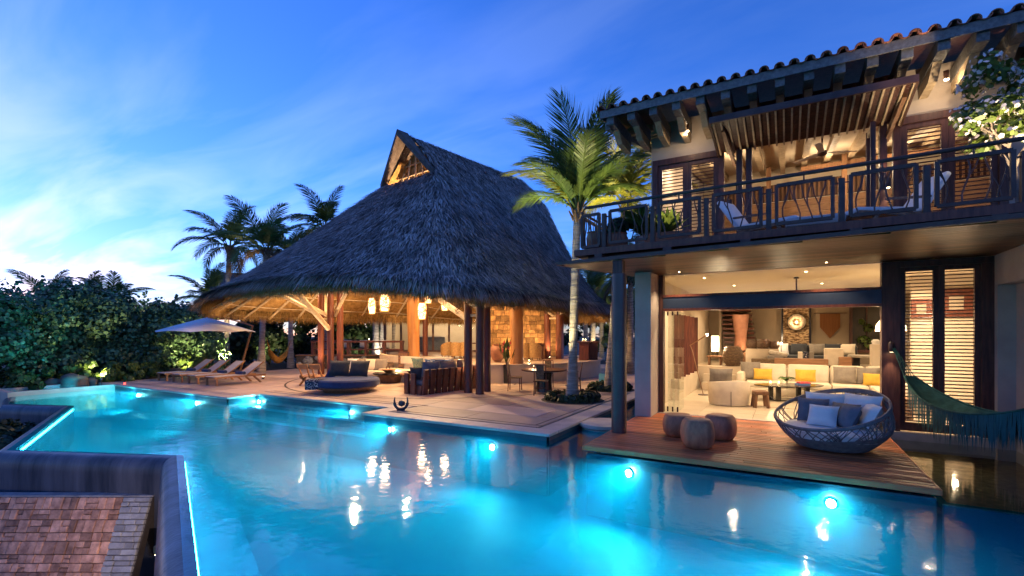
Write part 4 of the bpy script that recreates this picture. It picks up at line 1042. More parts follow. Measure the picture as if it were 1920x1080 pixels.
for xx, yy, e in ((-1.7, 20.2, 60), (0.4, 20.6, 60), (2.3, 20.2, 60), (4.5, 20.2, 60)):
    hp(MB().lathe([(0.0, 3.466), (0.03, 3.466)], (xx, yy, 0), n=12, cap=False), 'downlight', 'bulb', ceil)
    lamp('SPOT', (xx, yy, 3.45), e * 0.95, WARM2, 0.02, (xx, yy, 0), 140, 0.5)
for xx, yy in ((-1.6, 15.6), (1.0, 17.4), (3.4, 14.4), (-2.2, 13.6), (3.0, 17.6)):     # point lights added to brighten the upper room, no bulbs there
    lamp('POINT', (xx, yy, 6.55 + (yy - 13) * 0.12 - 0.3), 42, WARM2, 0.03)
# ================================================================== PLANTS
def frond_mesh(name, L, droop, mat, nl=34, leaf=0.55, seed=0, width=0.030, fold=0.5):
    """one palm leaf: arched rachis along +x, two combs of drooping leaflets"""
    rg = random.Random(seed); mb = MB(); pts = []; p = Vector((0, 0, 0)); a = 0.0; n = 14
    for i in range(n + 1):
        pts.append(p.copy()); a = -droop * ((i + 1) / n) ** 1.6
        p = p + Vector((math.cos(a), 0, math.sin(a))) * (L / n)
    mb.tube(pts, [0.028 * (1 - 0.85 * i / n) + 0.004 for i in range(n + 1)], 5)
    for sg in (-1, 1):
        for k in range(nl):
            t = 0.13 + 0.87 * (k + 0.5 * (sg > 0)) / nl; x = t * n; i = min(n - 1, int(x)); q = pts[i].lerp(pts[i + 1], x - i)
            tg = (pts[i + 1] - pts[i]).normalized()
            ln = leaf * (math.sin(math.pi * (0.10 + 0.86 * t)) ** 0.6) * rg.uniform(0.82, 1.1)
            sweep = 0.35 + 0.75 * t + rg.uniform(-0.1, 0.1)
            d = (Vector((0, sg, 0)) * math.cos(sweep) + tg * math.sin(sweep)); up = Vector((0, 0, 1)) - tg * tg.z
            d = (d + up * (0.28 - 0.25 * t + rg.uniform(-0.1, 0.1))).normalized()
            m1 = q + d * ln * 0.5; e = q + d * ln + Vector((0, 0, -ln * (fold * 0.55 + rg.uniform(0, 0.25)))); w = tg * width * (0.75 + 0.4 * (1 - t))
            mb.add([q - w * 0.5, q + w * 0.5, m1 + w, m1 - w, e], [(0, 1, 2, 3), (3, 2, 4)])
    me = bpy.data.meshes.new(name); me.from_pydata(mb.v, [], mb.f); me.materials.append(M[mat]); me.update(); return me
FR = {}
def frond(kind, L, droop, mat, seed):
    key = (kind, round(L, 1), round(droop, 1), mat)
    if key not in FR: FR[key] = frond_mesh('frond', L, droop, mat, 80, 0.30 * L * 0.85 + 0.10, seed, 0.013 + 0.005 * L)
    return FR[key]
def palm(base, top, label, L=2.8, n=16, mat='palm_leaf', r=0.14, seed=0, crown='full', dry=2, cat='palm tree', yellow=0, erect=(80, 105), stiff=1.0):
    rg = random.Random(seed); b = Vector(base); t = Vector(top) - b
    th = thing('palm_tree', label, cat, b, 0, 'coconut palms')
    pts = []; rad = []; k = 26
    for i in range(k + 1):
        f = i / k; bend = Vector((t.x, t.y, 0)) * (f ** 1.5 - f); pts.append(t * f + bend)
        rad.append(r * (1.35 - 0.5 * min(1, f * 5) if f < 0.2 else 0.85 - 0.15 * f) * (1.05 if i % 2 else 0.97))
    MB().tube(pts, rad, 12).obj('trunk', 'palm_bark', th, smooth=True)
    if crown == 'none': return th
    rings = MB()
    for i in range(int(t.length / 0.14)):
        f = i * 0.14 / t.length; x = f * k; j = min(k - 1, int(x)); q = pts[j].lerp(pts[j + 1], x - j); rr = rad[j] * 1.045
        rings.lathe([(rr * 0.98, 0), (rr, 0.012), (rr * 0.98, 0.026)], q, 12, cap=False)
    rings.obj('trunk_rings', 'palm_bark', th)
    ft = MB(); 
    for i in range(14):
        q = i * 2.4; ft.tube([t + Vector((0.7 * r * math.cos(q), 0.7 * r * math.sin(q), -0.45 + 0.03 * i)), t + Vector((1.7 * r * math.cos(q), 1.7 * r * math.sin(q), -0.15 + 0.03 * i))], [0.05, 0.02], 5)
    ft.obj('crown_fibre', 'palm_fibre', th)
    for i in range(n):
        f = (i + 0.5) / n; az = i * 2.39996 + rg.uniform(-0.25, 0.25); el = R(erect[0]) - R(erect[1]) * f ** 1.05 + rg.uniform(-0.1, 0.1)
        dr = ((0.75 + 0.75 * f) + rg.choice((-0.1, 0.0, 0.2))) * stiff; LL = L * (0.80 + 0.25 * math.sin(math.pi * min(1, f + 0.25))) * rg.uniform(0.92, 1.06)
        m_ = 'palm_leaf_dry' if i >= n - dry else ('palm_leaf_yellow' if rg.random() < yellow else mat)
        o = link('frond', frond('f', round(LL * 2.5) / 2.5, round(dr * 3) / 3, m_, i % 5), th)
        o.location = t + Vector((math.cos(az), math.sin(az), 0)) * r * 0.6; o.rotation_euler = (rg.uniform(-0.3, 0.3), -el, az)
    return th
def leaves(name, blobs, n, size, mat, parent, seed, kind=None, up=0.35, inner=0.72, k=6):
    """leaf blades spread through the outer shells of many blobs (x, y, z, r)"""
    rg = np.random.default_rng(seed); B = np.array(blobs, float); w = B[:, 3] ** 2; i = rg.choice(len(B), n, p=w / w.sum())
    d = rg.normal(size=(n, 3)); d /= np.linalg.norm(d, axis=1, keepdims=True)
    rr = B[i, 3:4] * rg.uniform(inner, 1.06, (n, 1)); p = B[i, :3] + d * rr * np.array([1, 1, 0.9])
    nr = d + rg.normal(0, 0.45, (n, 3)) + np.array([0, 0, up]); nr /= np.linalg.norm(nr, axis=1, keepdims=True)
    a = np.cross(nr, rg.normal(size=(n, 3))); a /= np.linalg.norm(a, axis=1, keepdims=True); b = np.cross(nr, a)
    s = rg.uniform(size[0], size[1], (n, 1)); el = size[2] if len(size) > 2 else 1.0
    ang = np.arange(k) * 2 * np.pi / k
    V = p[:, None, :] + s[:, None, :] * (a[:, None, :] * np.cos(ang)[None, :, None] * el + b[:, None, :] * np.sin(ang)[None, :, None])
    V += nr[:, None, :] * (np.abs(np.sin(ang)) * 0.22)[None, :, None] * s[:, None, :]
    return np_mesh(name, V.reshape(-1, 3), np.arange(n * k).reshape(n, k), mat, parent, kind)
def bush(x, y, z, w, h, label, n, size, mat, seed, nb=14, group='garden shrubs', cat='shrub', name='shrub', dense=0.72, dome=1.0):
    rg = random.Random(seed); th = thing(name, label, cat, (x, y, z), 0, group); bl = []
    for i in range(nb):
        f = rg.random(); zz = h * (0.12 + 0.78 * f); sp = w / 2 * (1 - 0.55 * f ** 2 * dome) * math.sqrt(rg.random()); q = rg.random() * 6.28
        bl.append((sp * math.cos(q), sp * math.sin(q), zz, rg.uniform(0.16, 0.27) * min(w, h)))
    if name == 'sea_grape_shrub':      # shoots that stick out of the outline
        for i in range(16):
            q = rg.random() * 6.28; s_ = w / 2 * rg.uniform(0.2, 1.0); z_ = h * rg.uniform(0.82, 1.10) * (1 - 0.25 * (2 * s_ / w) ** 2)
            for k in range(3): bl.append((s_ * math.cos(q), s_ * math.sin(q), z_ + k * 0.14, 0.12 - 0.02 * k))
    leaves('foliage', bl, n, size, mat, th, seed, None, inner=dense)
    st = MB()
    for i in range(4):
        b = bl[i % len(bl)]; st.tube([(rg.uniform(-.1, .1), rg.uniform(-.1, .1), 0), (b[0] * 0.5, b[1] * 0.5, b[2] * 0.5), (b[0], b[1], b[2])], [0.04, 0.03, 0.012], 5)
    st.obj('stem', 'branch_wood', th)
    return th
# sea grape hedge along the far end of the pool
SG = 'sea grape hedge beyond the pool'
for i, (u, d, w, h, lb) in enumerate((
    (-25, 18.5, 3.4, 3.6, 'round-leaved sea grape shrub at the outer end of the hedge above the spill basin'),
    (60, 20.5, 3.6, 4.1, 'dense sea grape shrub behind the spill basin'),
    (135, 22.0, 3.4, 4.2, 'sea grape shrub just behind the boulders'),
    (205, 22.5, 3.3, 4.0, 'sea grape shrub lit warm from below behind the bright low plants'),
    (275, 23.5, 3.3, 3.7, 'sea grape shrub between the lit hedge part and the umbrella'),
    (345, 25.5, 3.4, 3.6, 'sea grape shrub right behind the pale umbrella'),
    (-60, 22.5, 4.0, 4.4, 'tall sea grape shrub rising behind the outer hedge end'),
    (95, 25.5, 4.0, 4.3, 'sea grape shrub of the rear row below the small palms'),
    (310, 28.5, 4.0, 3.7, 'rear sea grape shrub below the distant thatched roof'),
    (225, 27, 3.6, 4.2, 'rear sea grape shrub beside the small palm tops'))):
    x, y = PC(u, d); bush(x, y, -0.06, w, h, lb, 7500, (0.042, 0.088), 'sea_grape_leaf', 40 + i, 30, SG, 'shrub', 'sea_grape_shrub', 0.6)
for i, (u, d, z, w, h, lb) in enumerate((
    (150, 19.6, -0.06, 1.5, 0.75, 'low bright green ground plant left of the garden spotlight'), (190, 19.9, -0.06, 1.4, 0.95, 'low yellow-green plant beside the garden spotlight'),
    (232, 20.4, -0.06, 1.5, 0.8, 'low leafy plant right of the garden spotlight'), (330, 24.2, -0.06, 1.6, 1.0, 'lit low shrub behind the first lounger'),
    (365, 24.5, -0.06, 1.6, 1.1, 'lit low shrub under the umbrella canopy'), (275, 21.8, -0.06, 1.3, 0.7, 'low dark plant by the corner of the terrace'),
    (60, 18.6, -0.06, 1.8, 0.8, 'low plant at the hedge foot above the spill basin'), (5, 17.4, -0.06, 1.8, 0.8, 'low plant at the outermost hedge foot'))):
    x, y = PC(u, d); bush(x, y, z, w, h, lb, 700, (0.05, 0.09, 1.5), 'shrub_leaf', 70 + i, 9, 'low plants below the hedge')
for i, (x, y, h, lb) in enumerate(((-17.7, 4.35, 0.85, 'low plant below the pool edge, second from the far end'), (-18.9, 4.5, 0.95, 'low plant below the pool edge at its far end'),
        (-16.6, 4.0, 0.85, 'low plant below the pool edge, in the middle of the row'), (-15.4, 3.55, 0.8, 'low plant below the pool edge near the broad weir'), (-19.8, 3.6, 0.9, 'low plant standing farther out below the pool edge'))):
    bush(x, y, -1.25, 1.3, h, lb, 520, (0.05, 0.10, 1.3), 'dark_leaf', 90 + i, 8, 'low plants below the pool edge')
rg_ = random.Random(5)
def boulder(x, y, r, label, s):
    bm = bmesh.new(); bmesh.ops.create_icosphere(bm, subdivisions=3, radius=r); rr = random.Random(s); ph = [rr.uniform(0, 6) for _ in range(6)]
    for v in bm.verts:
        n = v.co.normalized(); k = 1 + 0.16 * math.sin(3 * n.x + ph[0]) + 0.13 * math.sin(4 * n.y + ph[1]) + 0.1 * math.sin(5 * n.z + ph[2]) + 0.05 * math.sin(9 * n.x + 7 * n.y + ph[3])
        v.co = Vector((v.co.x * k * 1.25, v.co.y * k, v.co.z * k * 0.72))
    me = bpy.data.meshes.new('boulder'); bm.to_mesh(me); bm.free(); me.materials.append(M['boulder'])
    me.polygons.foreach_set('use_smooth', [True] * len(me.polygons))
    o = link('boulder', me); o.location = (x, y, r * 0.25 - 0.06); tag(o, label, 'boulder', 'boulders at the foot of the hedge')
for u, d, r, lb in ((102, 18.8, 0.30, 'rounded grey boulder at the hedge foot nearest the spill basin'), (138, 18.9, 0.42, 'largest warm lit boulder in front of the hedge'), (172, 19.4, 0.26, 'small boulder right of the largest one'),
                    (225, 21.2, 0.34, 'boulder by the terrace corner'), (330, 23.6, 0.4, 'boulder behind the loungers'), (262, 22.6, 0.3, 'boulder between terrace corner and loungers')):
    x, y = PC(u, d); boulder(x, y, r, lb, int(u))
def garden_spot(u, d, label, e, aim_d, zt=2.4, color=(1.0, 0.80, 0.42), spot=85):
    x, y = PC(u, d); ax, ay = PC(u, d + aim_d); t = thing('garden_spotlight', label, 'garden lamp', (x, y, -0.06), 0, 'garden spotlights among the plants')
    MB().tube([(0, 0, 0), (0, 0, 0.16)], 0.015, 6).obj('spike', 'steel', t); MB().lathe([(0.03, 0.16), (0.05, 0.18), (0.055, 0.28)], n=10).obj('housing', 'steel', t)
    MB().lathe([(0.0, 0.275), (0.048, 0.275)], n=10, cap=False).obj('lens', 'bulb', t)
    lamp('SPOT', (x, y, 0.28), e, color, 0.04, (ax, ay, zt), spot, 0.7)
garden_spot(190, 19.2, 'garden spotlight glowing in the low yellow-green plants', 260, 2.6)
garden_spot(345, 23.2, 'garden spotlight behind the loungers under the umbrella', 260, 2.4)
garden_spot(420, 26.0, 'garden spotlight at the foot of the palm behind the umbrella pole', 900, 1.6, 7.0)
# palms
def P3(u, v, d): x, y = PC(u, d); return (x, y, 2.0 - (v - 625.0) / 900.0 * d)
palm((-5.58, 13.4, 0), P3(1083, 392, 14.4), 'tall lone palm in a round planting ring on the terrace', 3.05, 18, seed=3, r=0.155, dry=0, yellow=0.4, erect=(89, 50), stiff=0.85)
x, y = PC(1143, 17.1)
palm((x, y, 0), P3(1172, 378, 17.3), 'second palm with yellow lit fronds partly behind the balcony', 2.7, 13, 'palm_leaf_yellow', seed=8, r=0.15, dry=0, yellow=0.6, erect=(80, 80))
x, y = PC(424, 28); palm((x, y, 0), P3(430, 462, 28), 'slender palm behind the umbrella, outermost of the palms over the thatch', 2.9, 15, seed=12, r=0.17)
x, y = PC(490, 25); palm((x, y, 0), P3(500, 468, 25.6), 'palm rising behind the thatch, in the middle of three', 2.9, 15, seed=14, r=0.17, dry=3)
x, y = PC(545, 27.8); palm((x, y, 0), P3(545, 478, 28.5), 'palm close beside the middle one behind the thatch, trunk by the hammock', 2.2, 12, seed=15, r=0.16, dry=3)
x, y = PC(612, 31); palm((x, y, 0), P3(610, 425, 31.5), 'palm whose crown shows over the slope of the thatch, nearest the gable', 2.9, 14, seed=17, r=0.16)
for i, (u, v, d, L, lb) in enumerate(((98, 566, 26, 2.0, 'small palm top over the hedge, outermost of three'), (170, 566, 26.5, 2.0, 'small palm top over the hedge, middle of three'), (212, 570, 26, 1.9, 'small palm top over the hedge, nearest the umbrella'),
        (392, 560, 29, 2.4, 'short palm between the hedge and the distant thatched roof'))):
    x, y = PC(u, d); palm((x, y, -0.06), P3(u, v, d), lb, L, 11, seed=30 + i, r=0.12, dry=1)
for i, (u, v, u2, d, lb) in enumerate(((705, 560, 702, 31, 'pale palm trunk seen under the thatch behind the bar'), (718, 560, 718, 32, 'pale ringed palm trunk beside the leaning one behind the bar'), (733, 560, 752, 31.5, 'leaning pale palm trunk behind the bar'))):
    x, y = PC(u, d); palm((x, y, 0), P3(u2, 470, d), lb, 2.6, 12, seed=50 + i, r=0.24, dry=2)
for i, (u, v, d, lb) in enumerate(((1182, 520, 24, 'palm in the rear garden seen between column and pier'), (1112, 545, 31, 'rear garden palm seen right of the terrace palm'), (1128, 560, 36, 'farther rear garden palm beside the column'), (1160, 500, 33, 'tall rear garden palm hidden partly by the column'), (1098, 570, 34, 'rear garden palm just past the edge of the thatch'))):
    x, y = PC(u, d); palm((x, y, 0), P3(u, v, d), lb, 2.8, 13, seed=60 + i, r=0.2, dry=1)
# dark garden trees behind the palapa
def tree(u, d, h, w, label, seed, n=2600, mat='dark_leaf'):
    x, y = PC(u, d); rg = random.Random(seed); th = thing('garden_tree', label, 'tree', (x, y, -0.06), 0, 'dark trees behind the palapa'); bl = []
    for i in range(22):
        q = rg.random() * 6.28; s = w / 2 * math.sqrt(rg.random()); bl.append((s * math.cos(q), s * math.sin(q), h * rg.uniform(0.12, 0.92), rg.uniform(0.45, 0.8)))
    leaves('crown', bl, n, (0.07, 0.14, 1.4), mat, th, seed, None, inner=0.5)
    tr = MB(); tr.tube([(0, 0, 0), (0.1, 0, h * 0.4), (0.0, 0.1, h * 0.8)], [0.14, 0.1, 0.04], 7)
    for b in bl[:6]: tr.tube([(0.08, 0, h * 0.35), (b[0], b[1], b[2])], [0.06, 0.015], 5)
    tr.obj('trunk', 'branch_wood', th)
for i, (u, d, h, w, lb) in enumerate(((455, 31, 4.2, 4.5, 'dark tree behind the umbrella pole'), (505, 33, 4.4, 4.5, 'dark tree between the two palm trunks by the hammock'), (560, 33.5, 4.4, 4.6, 'dark tree behind the end of the bar'),
        (615, 34, 4.4, 4.6, 'dark tree behind the front posts'), (665, 35, 4.4, 4.6, 'dark tree behind the middle of the bar'), (725, 36, 4.4, 4.6, 'dark tree behind the leaning palm trunks'), (1105, 38, 5.5, 5.5, 'garden tree right of the terrace palm'), (1150, 40, 6.5, 5.5, 'garden tree seen past the column'), (1190, 36, 6.0, 5, 'garden tree beside the pier'))):
    tree(u, d, h, w, lb, 200 + i)
garden_spot(505, 29.5, 'garden spotlight behind the hammock', 260, 2.6); garden_spot(670, 31.5, 'garden spotlight behind the bar', 260, 2.6)
garden_spot(718, 30.4, 'garden spotlight lighting the pale palm trunks', 260, 1.6, 3.0, (1, 0.9, 0.7)); garden_spot(1120, 30, 'garden spotlight in the rear garden beside the platform', 420, 3.5, 3.0)
garden_spot(1175, 28, 'garden spotlight beside the house pier', 320, 3.5, 4.0)
xs_, ys_ = PC(1120, 16.2); 
garden_spot(1092, 15.4, 'garden spotlight behind the terrace palm that lights its fronds', 2600, 0.3, 6.0, (1.0, 0.84, 0.38), 44)
garden_spot(1048, 14.0, 'small garden spotlight at the ring of the terrace palm', 1500, 0.4, 6.2, (1.0, 0.86, 0.42), 40)
garden_spot(1150, 16.2, 'garden spotlight at the channel that lights the yellow palm', 1300, 0.8, 6.5, (1.0, 0.84, 0.38), 40)
# planting rings of low leaves on the terrace
def ring_plants(x, y, r, label, seed):
    th = thing('planting_ring', label, 'plant bed', (x, y, 0), 0, 'planting rings round the terrace palms')
    MB().lathe([(0.0, 0.012), (r, 0.012), (r + 0.02, 0.0)], n=28, cap=False).obj('soil', 'soil', th)
    rr = random.Random(seed); bl = [(r * 0.72 * math.cos(q), r * 0.72 * math.sin(q), 0.07 + 0.05 * rr.random(), 0.16) for q in [i * 0.33 + rr.uniform(-.1, .1) for i in range(19)]]
    leaves('foliage', bl, 900, (0.03, 0.06, 1.6), 'dark_leaf', th, seed)
ring_plants(-5.58, 13.4, 0.92, 'ring of low dark plants round the tall terrace palm', 5); x, y = PC(1143, 17.1); ring_plants(x, y, 0.85, 'ring of low plants round the second palm by the channel', 6)
# distant thatched roof over the hedge
dr = thing('distant_palapa', 'distant dark thatched roof showing between hedge and palapa', 'palapa', (*PC(432, 48), 0))
mb = MB(); 
W2 = 3.0
mb.add([(-2.0, -1.2, 8.6), (4.6, 0.5, 8.2), (-4.2, -3.4, 3.6), (7.5, -3.0, 3.6), (8, 5, 3.6), (-4.2, 5, 3.6), (-2.0, -1.0, 5.5)], [(0, 2, 3, 1), (1, 3, 4), (0, 1, 4, 5), (0, 5, 2)])
mb.obj('thatch_roof', 'thatch', dr)
for a in ((-3.2, -2.6), (6.5, -2.2), (7, 4.2), (-3.2, 4.2)): MB().tube([(a[0], a[1], 0), (a[0], a[1], 4.2)], 0.15, 8).obj('post', 'red_wood', dr)
dr.scale = (0.72, 0.72, 0.95)
dr2 = thing('tiled_house', 'low dark tiled roof barely visible over the hedge', 'house', (*PC(300, 42), 0))
MB().add([(-3, -3, 3.2), (4, -3, 3.2), (4, 3, 3.2), (-3, 3, 3.2), (-1, 0, 4.6), (2, 0, 4.6)], [(0, 1, 5, 4), (1, 2, 5), (2, 3, 4, 5), (3, 0, 4)]).obj('roof', 'roof_clay', dr2); MB().bx(-2.7, 3.7, -2.7, 2.7, -0.1, 3.3).obj('wall', 'plaster', dr2)
# ================================================================== PALAPA INTERIOR AND TERRACE FURNITURE
PCX, PCY = -13.2, 21.0
def arc(r, a0, a1, z0, z1, r2, n=40):
    """ring sector between r and r2"""
    mb = MB(); pts = []
    for i in range(n + 1):
        q = R(a0 + (a1 - a0) * i / n); pts.append((math.cos(q), math.sin(q)))
    vs = []
    for c, s in pts: vs += [(PCX + r * c, PCY + r * s, z0), (PCX + r2 * c, PCY + r2 * s, z0), (PCX + r2 * c, PCY + r2 * s, z1), (PCX + r * c, PCY + r * s, z1)]
    fs = []
    for i in range(n):
        a = i * 4; b = a + 4
        fs += [(a, a + 1, b + 1, b), (a + 1, a + 2, b + 2, b + 1), (a + 2, a + 3, b + 3, b + 2), (a + 3, a, b, b + 3)]
    fs += [(3, 2, 1, 0), tuple(n * 4 + k for k in range(4))]
    mb.add(vs, fs); return mb
plat = struct(arc(0.01, 0, 360, 0.0, 0.70, 5.5, 72).obj('raised_platform', 'plaster_cream'))
arc(4.9, 0, 360, 0.702, 0.745, 5.6, 72).obj('platform_rim', 'coping_stone', plat)
for k in range(12):
    a = k * 30.0; arc(0.6, a + 0.2, a + 29.8, 0.701, 0.722, 4.89, 8).obj('platform_slab', 'stone_paving', plat)
bn = thing('curved_bench', 'long built-in curved bench with cream seat along the raised platform', 'bench', (0, 0, 0))
arc(5.62, 222, 286, 0.0, 0.36, 6.3, 30).obj('bench_base', 'plaster_cream', bn)
arc(5.66, 222.5, 285.5, 0.362, 0.50, 6.34, 30).obj('seat_cushion', 'cream_fabric', bn, smooth=True); arc(5.42, 222.5, 285.5, 0.745, 1.02, 5.60, 30).obj('backrest', 'cream_fabric', bn)
def ppillow(a, r, z, w, h, mat, label, tilt=-0.35, cat='pillow', group='pillows on the curved bench'):
    q = R(a); o = MB().pillow((0, 0, 0), w, h, 0.17, rz=q + R(90), tilt=-tilt).obj('pillow', mat, None, smooth='all'); o.location = (PCX + r * math.cos(q), PCY + r * math.sin(q), z); tag(o, label, cat, group)
ppillow(271, 5.85, 0.76, 0.62, 0.50, 'green_stripe', 'green striped pillow on the curved bench beside the log trunk')
ppillow(277, 5.85, 0.75, 0.48, 0.46, 'blue_print', 'blue and white printed pillow next to the green striped one')
ppillow(281.5, 5.85, 0.75, 0.48, 0.46, 'navy_fabric', 'plain blue pillow between the two printed ones')
ppillow(285.0, 5.85, 0.75, 0.46, 0.46, 'blue_print', 'printed blue pillow behind the front posts')
# --- round daybed
x, y = PC(650, 16.6); t = thing('round_daybed', 'round navy blue daybed with dark back cushions at the pool edge', 'daybed', (x, y, 0), R(25))
MB().lathe([(0.75, 0.0), (0.80, 0.12), (1.0, 0.13), (1.02, 0.19)], n=40).obj('wood_base', 'brown_wood', t)
MB().lathe([(0.0, 0.20), (1.06, 0.20), (1.10, 0.24), (1.10, 0.40), (1.05, 0.45), (0.5, 0.47), (0.0, 0.475)], n=44).obj('mattress', 'navy_fabric', t, smooth=True)
for xx, a, m in ((-0.42, 0.10, 'charcoal_fabric'), (0.30, -0.10, 'charcoal_fabric')):
    MB().pillow((xx, 0.36, 0.76), 0.74, 0.60, 0.26, rz=a, tilt=-0.38).obj('back_cushion', m, t, smooth='all')
MB().add([(-0.86, 0.15, 0.46), (-0.70, 0.62, 0.46), (-0.55, 0.30, 0.46), (-0.70, 0.42, 0.98), (-0.5, 0.42, 0.98)], [(0, 2, 4, 3), (0, 3, 1), (1, 3, 4, 2)]).obj('wedge_cushion', 'navy_fabric', t)
th = MB(); th.grid(lambda u, v: ((-0.95 + u * 0.42), -0.42 - 0.62 * min(1, v * 1.6) * (1 - 0.1 * u) + (0.0 if v < 0.62 else 0), 0.49 if v < 0.55 else 0.49 - (v - 0.55) * 0.75), 8, 12); th.obj('throw', 'check_print', t)
# --- slatted sofa seen from behind
t = thing('slatted_sofa', 'dark red timber sofa with tall back slats and grey cushions', 'sofa', (-10.45, 13.35, 0), R(-98))
sf = MB(); sf.bx(-1.3, 1.3, -0.45, 0.40, 0.16, 0.30); sf.bx(-1.3, -1.2, -0.45, 0.35, 0.0, 0.16); sf.bx(1.2, 1.3, -0.45, 0.35, 0, 0.16); sf.obj('seat_frame', 'red_wood', t)
for k in range(9):
    MB().box((-1.18 + k * 0.295, 0.45 + (0.0), 0.40), (0.19, 0.08, 0.84), rx=-0.10).obj('back_slat', 'red_wood', t)
for s_ in (-1, 1):
    MB().box((s_ * 1.34, 0.05, 0.34), (0.07, 0.20, 0.68)).obj('side_slat', 'red_wood', t); MB().box((s_ * 1.34, -0.28, 0.34), (0.07, 0.20, 0.68)).obj('side_slat', 'red_wood', t)
MB().bx(-1.28, 1.28, 0.36, 0.41, 0.50, 0.60).obj('back_rail', 'red_wood', t)
MB().rbox((0, -0.05, 0.38), (2.45, 0.78, 0.16), 0.05).obj('seat_cushion', 'grey_fabric', t, smooth=True)
for xx, m in ((-0.85, 'taupe_fabric'), (-0.05, 'taupe_fabric'), (0.75, 'grey_fabric')):
    MB().pillow((xx, 0.22, 0.76), 0.80, 0.62, 0.26, tilt=-0.15).obj('back_cushion', m, t, smooth='all')
MB().pillow((-1.15, -0.1, 0.68), 0.5, 0.45, 0.2, rz=1.2, tilt=-0.3).obj('side_cushion', 'navy_fabric', t, smooth='all'); MB().pillow((1.1, -0.05, 0.66), 0.5, 0.45, 0.2, rz=-1.2, tilt=-0.3).obj('side_cushion', 'charcoal_fabric', t, smooth='all')
# --- low folding chairs
def low_chair(x, y, rz, label):
    t = thing('low_chair', label, 'chair', (x, y, 0), rz, 'low wooden folding chairs')
    for s_ in (-1, 1):
        MB().bar((s_ * 0.2, -0.42, 0.02), (s_ * 0.2, 0.22, 0.36), 0.035, 0.08).obj('leg', 'teak', t); MB().bar((s_ * 0.16, 0.30, 0.02), (s_ * 0.16, -0.25, 0.34), 0.035, 0.08).obj('leg', 'teak', t)
        MB().bar((s_ * 0.15, 0.12, 0.30), (s_ * 0.15, 0.42, 0.82), 0.035, 0.06).obj('back_post', 'teak', t)
    MB().box((0, -0.08, 0.35), (0.42, 0.46, 0.03), rx=-0.12).obj('seat', 'teak', t); MB().box((0, 0.40, 0.74), (0.42, 0.03, 0.22), rx=-0.45).obj('backrest', 'teak', t)
low_chair(*PC(577, 18.6), R(-155), 'low wooden folding chair, the one farther from the daybed'); low_chair(*PC(600, 18.5), R(-155), 'low wooden folding chair beside the round daybed')
# --- cream sofa, coffee tables
x, y = PC(688, 20.5); t = thing('rattan_sofa', 'low dark rattan sofa with cream seat and pale pillows behind the daybed', 'sofa', (x, y, 0), R(25))
sf = MB(); 
for s_ in (-1, 1):
    for z in (0.12, 0.3, 0.48, 0.6): sf.tube([(s_ * 1.0, -0.4, z), (s_ * 1.0, 0.45, z)], 0.018, 6)
    for yy in (-0.4, 0.0, 0.45): sf.tube([(s_ * 1.0, yy, 0), (s_ * 1.0, yy, 0.62)], 0.022, 6)
for z in (0.12, 0.5, 0.72): sf.tube([(-1.0, 0.45, z), (1.0, 0.45, z)], 0.02, 6)
for k in range(11): sf.tube([(-1.0 + 0.2 * k, 0.45, 0.12), (-1.0 + 0.2 * k, 0.45, 0.72)], 0.012, 5)
sf.obj('frame', 'steel', t); MB().rbox((0, 0, 0.32), (1.95, 0.85, 0.2), 0.06).obj('seat_cushion', 'cream_fabric', t, smooth=True)
for xx, m, w in ((-0.75, 'white_fabric', 0.55), (-0.45, 'taupe_fabric', 0.5), (0.15, 'cream_fabric', 0.6), (0.55, 'taupe_fabric', 0.6)): MB().pillow((xx, 0.25 - 0.1 * (xx > 0), 0.66), w, 0.52, 0.2, rz=0.2 * xx, tilt=-0.3).obj('back_pillow', m, t, smooth='all')
def round_table(x, y, r, h, label, top='black_lacquer', z=0.0):
    t = thing('coffee_table', label, 'table', (x, y, z), 0, 'dark round tables under the palapa')
    MB().lathe([(r * 0.96, h - 0.06), (r, h - 0.04), (r, h), (0.0, h)], n=30).obj('table_top', top, t, smooth=True); MB().lathe([(r * 0.55, 0), (r * 0.62, h * 0.5), (r * 0.75, h - 0.06)], n=24).obj('base', 'brown_wood', t, smooth=True)
    return t
def candle(x, y, z, label, e=5, g='small candles'):
    t = thing('candle', label, 'candle', (x, y, z), 0, g)
    MB().lathe([(0.045, 0), (0.05, 0.02), (0.05, 0.11), (0.046, 0.11), (0.046, 0.02)], n=12, cap=False).obj('glass_cup', 'glass', t); MB().lathe([(0.04, 0.004), (0.04, 0.06), (0.0, 0.06)], n=10).obj('wax', 'candle_wax', t)
    MB().lathe([(0.0, 0.065), (0.014, 0.08), (0.0, 0.115)], n=8).obj('flame', 'candle_flame', t, smooth=True); lamp('POINT', (x, y, z + 0.16), e, WARM, 0.03)
x, y = PC(733, 19.6); round_table(x, y, 0.72, 0.40, 'large dark round coffee table behind the daybed'); candle(x + 0.25, y + 0.05, 0.40, 'candle burning on the large round coffee table', 6)
bw_ = MB().lathe([(0.0, 0.0), (0.10, 0.0), (0.30, 0.12), (0.28, 0.13), (0.10, 0.03), (0.0, 0.03)], n=22).obj('wooden_bowl', 'teak', None, smooth=True); bw_.location = (x - 0.15, y, 0.40); tag(bw_, 'wide pale wooden bowl on the large round coffee table', 'bowl')
x, y = PC(771, 18.4); round_table(x, y, 0.42, 0.46, 'small dark round side table beside the slatted sofa', 'brown_wood')
bw_ = MB().lathe([(0.0, 0.0), (0.08, 0.0), (0.17, 0.09), (0.155, 0.095), (0.07, 0.02), (0.0, 0.02)], n=18).obj('dark_bowl', 'black_lacquer', None, smooth=True); bw_.location = (x, y, 0.46); tag(bw_, 'dark bowl on the small side table by the slatted sofa', 'bowl')
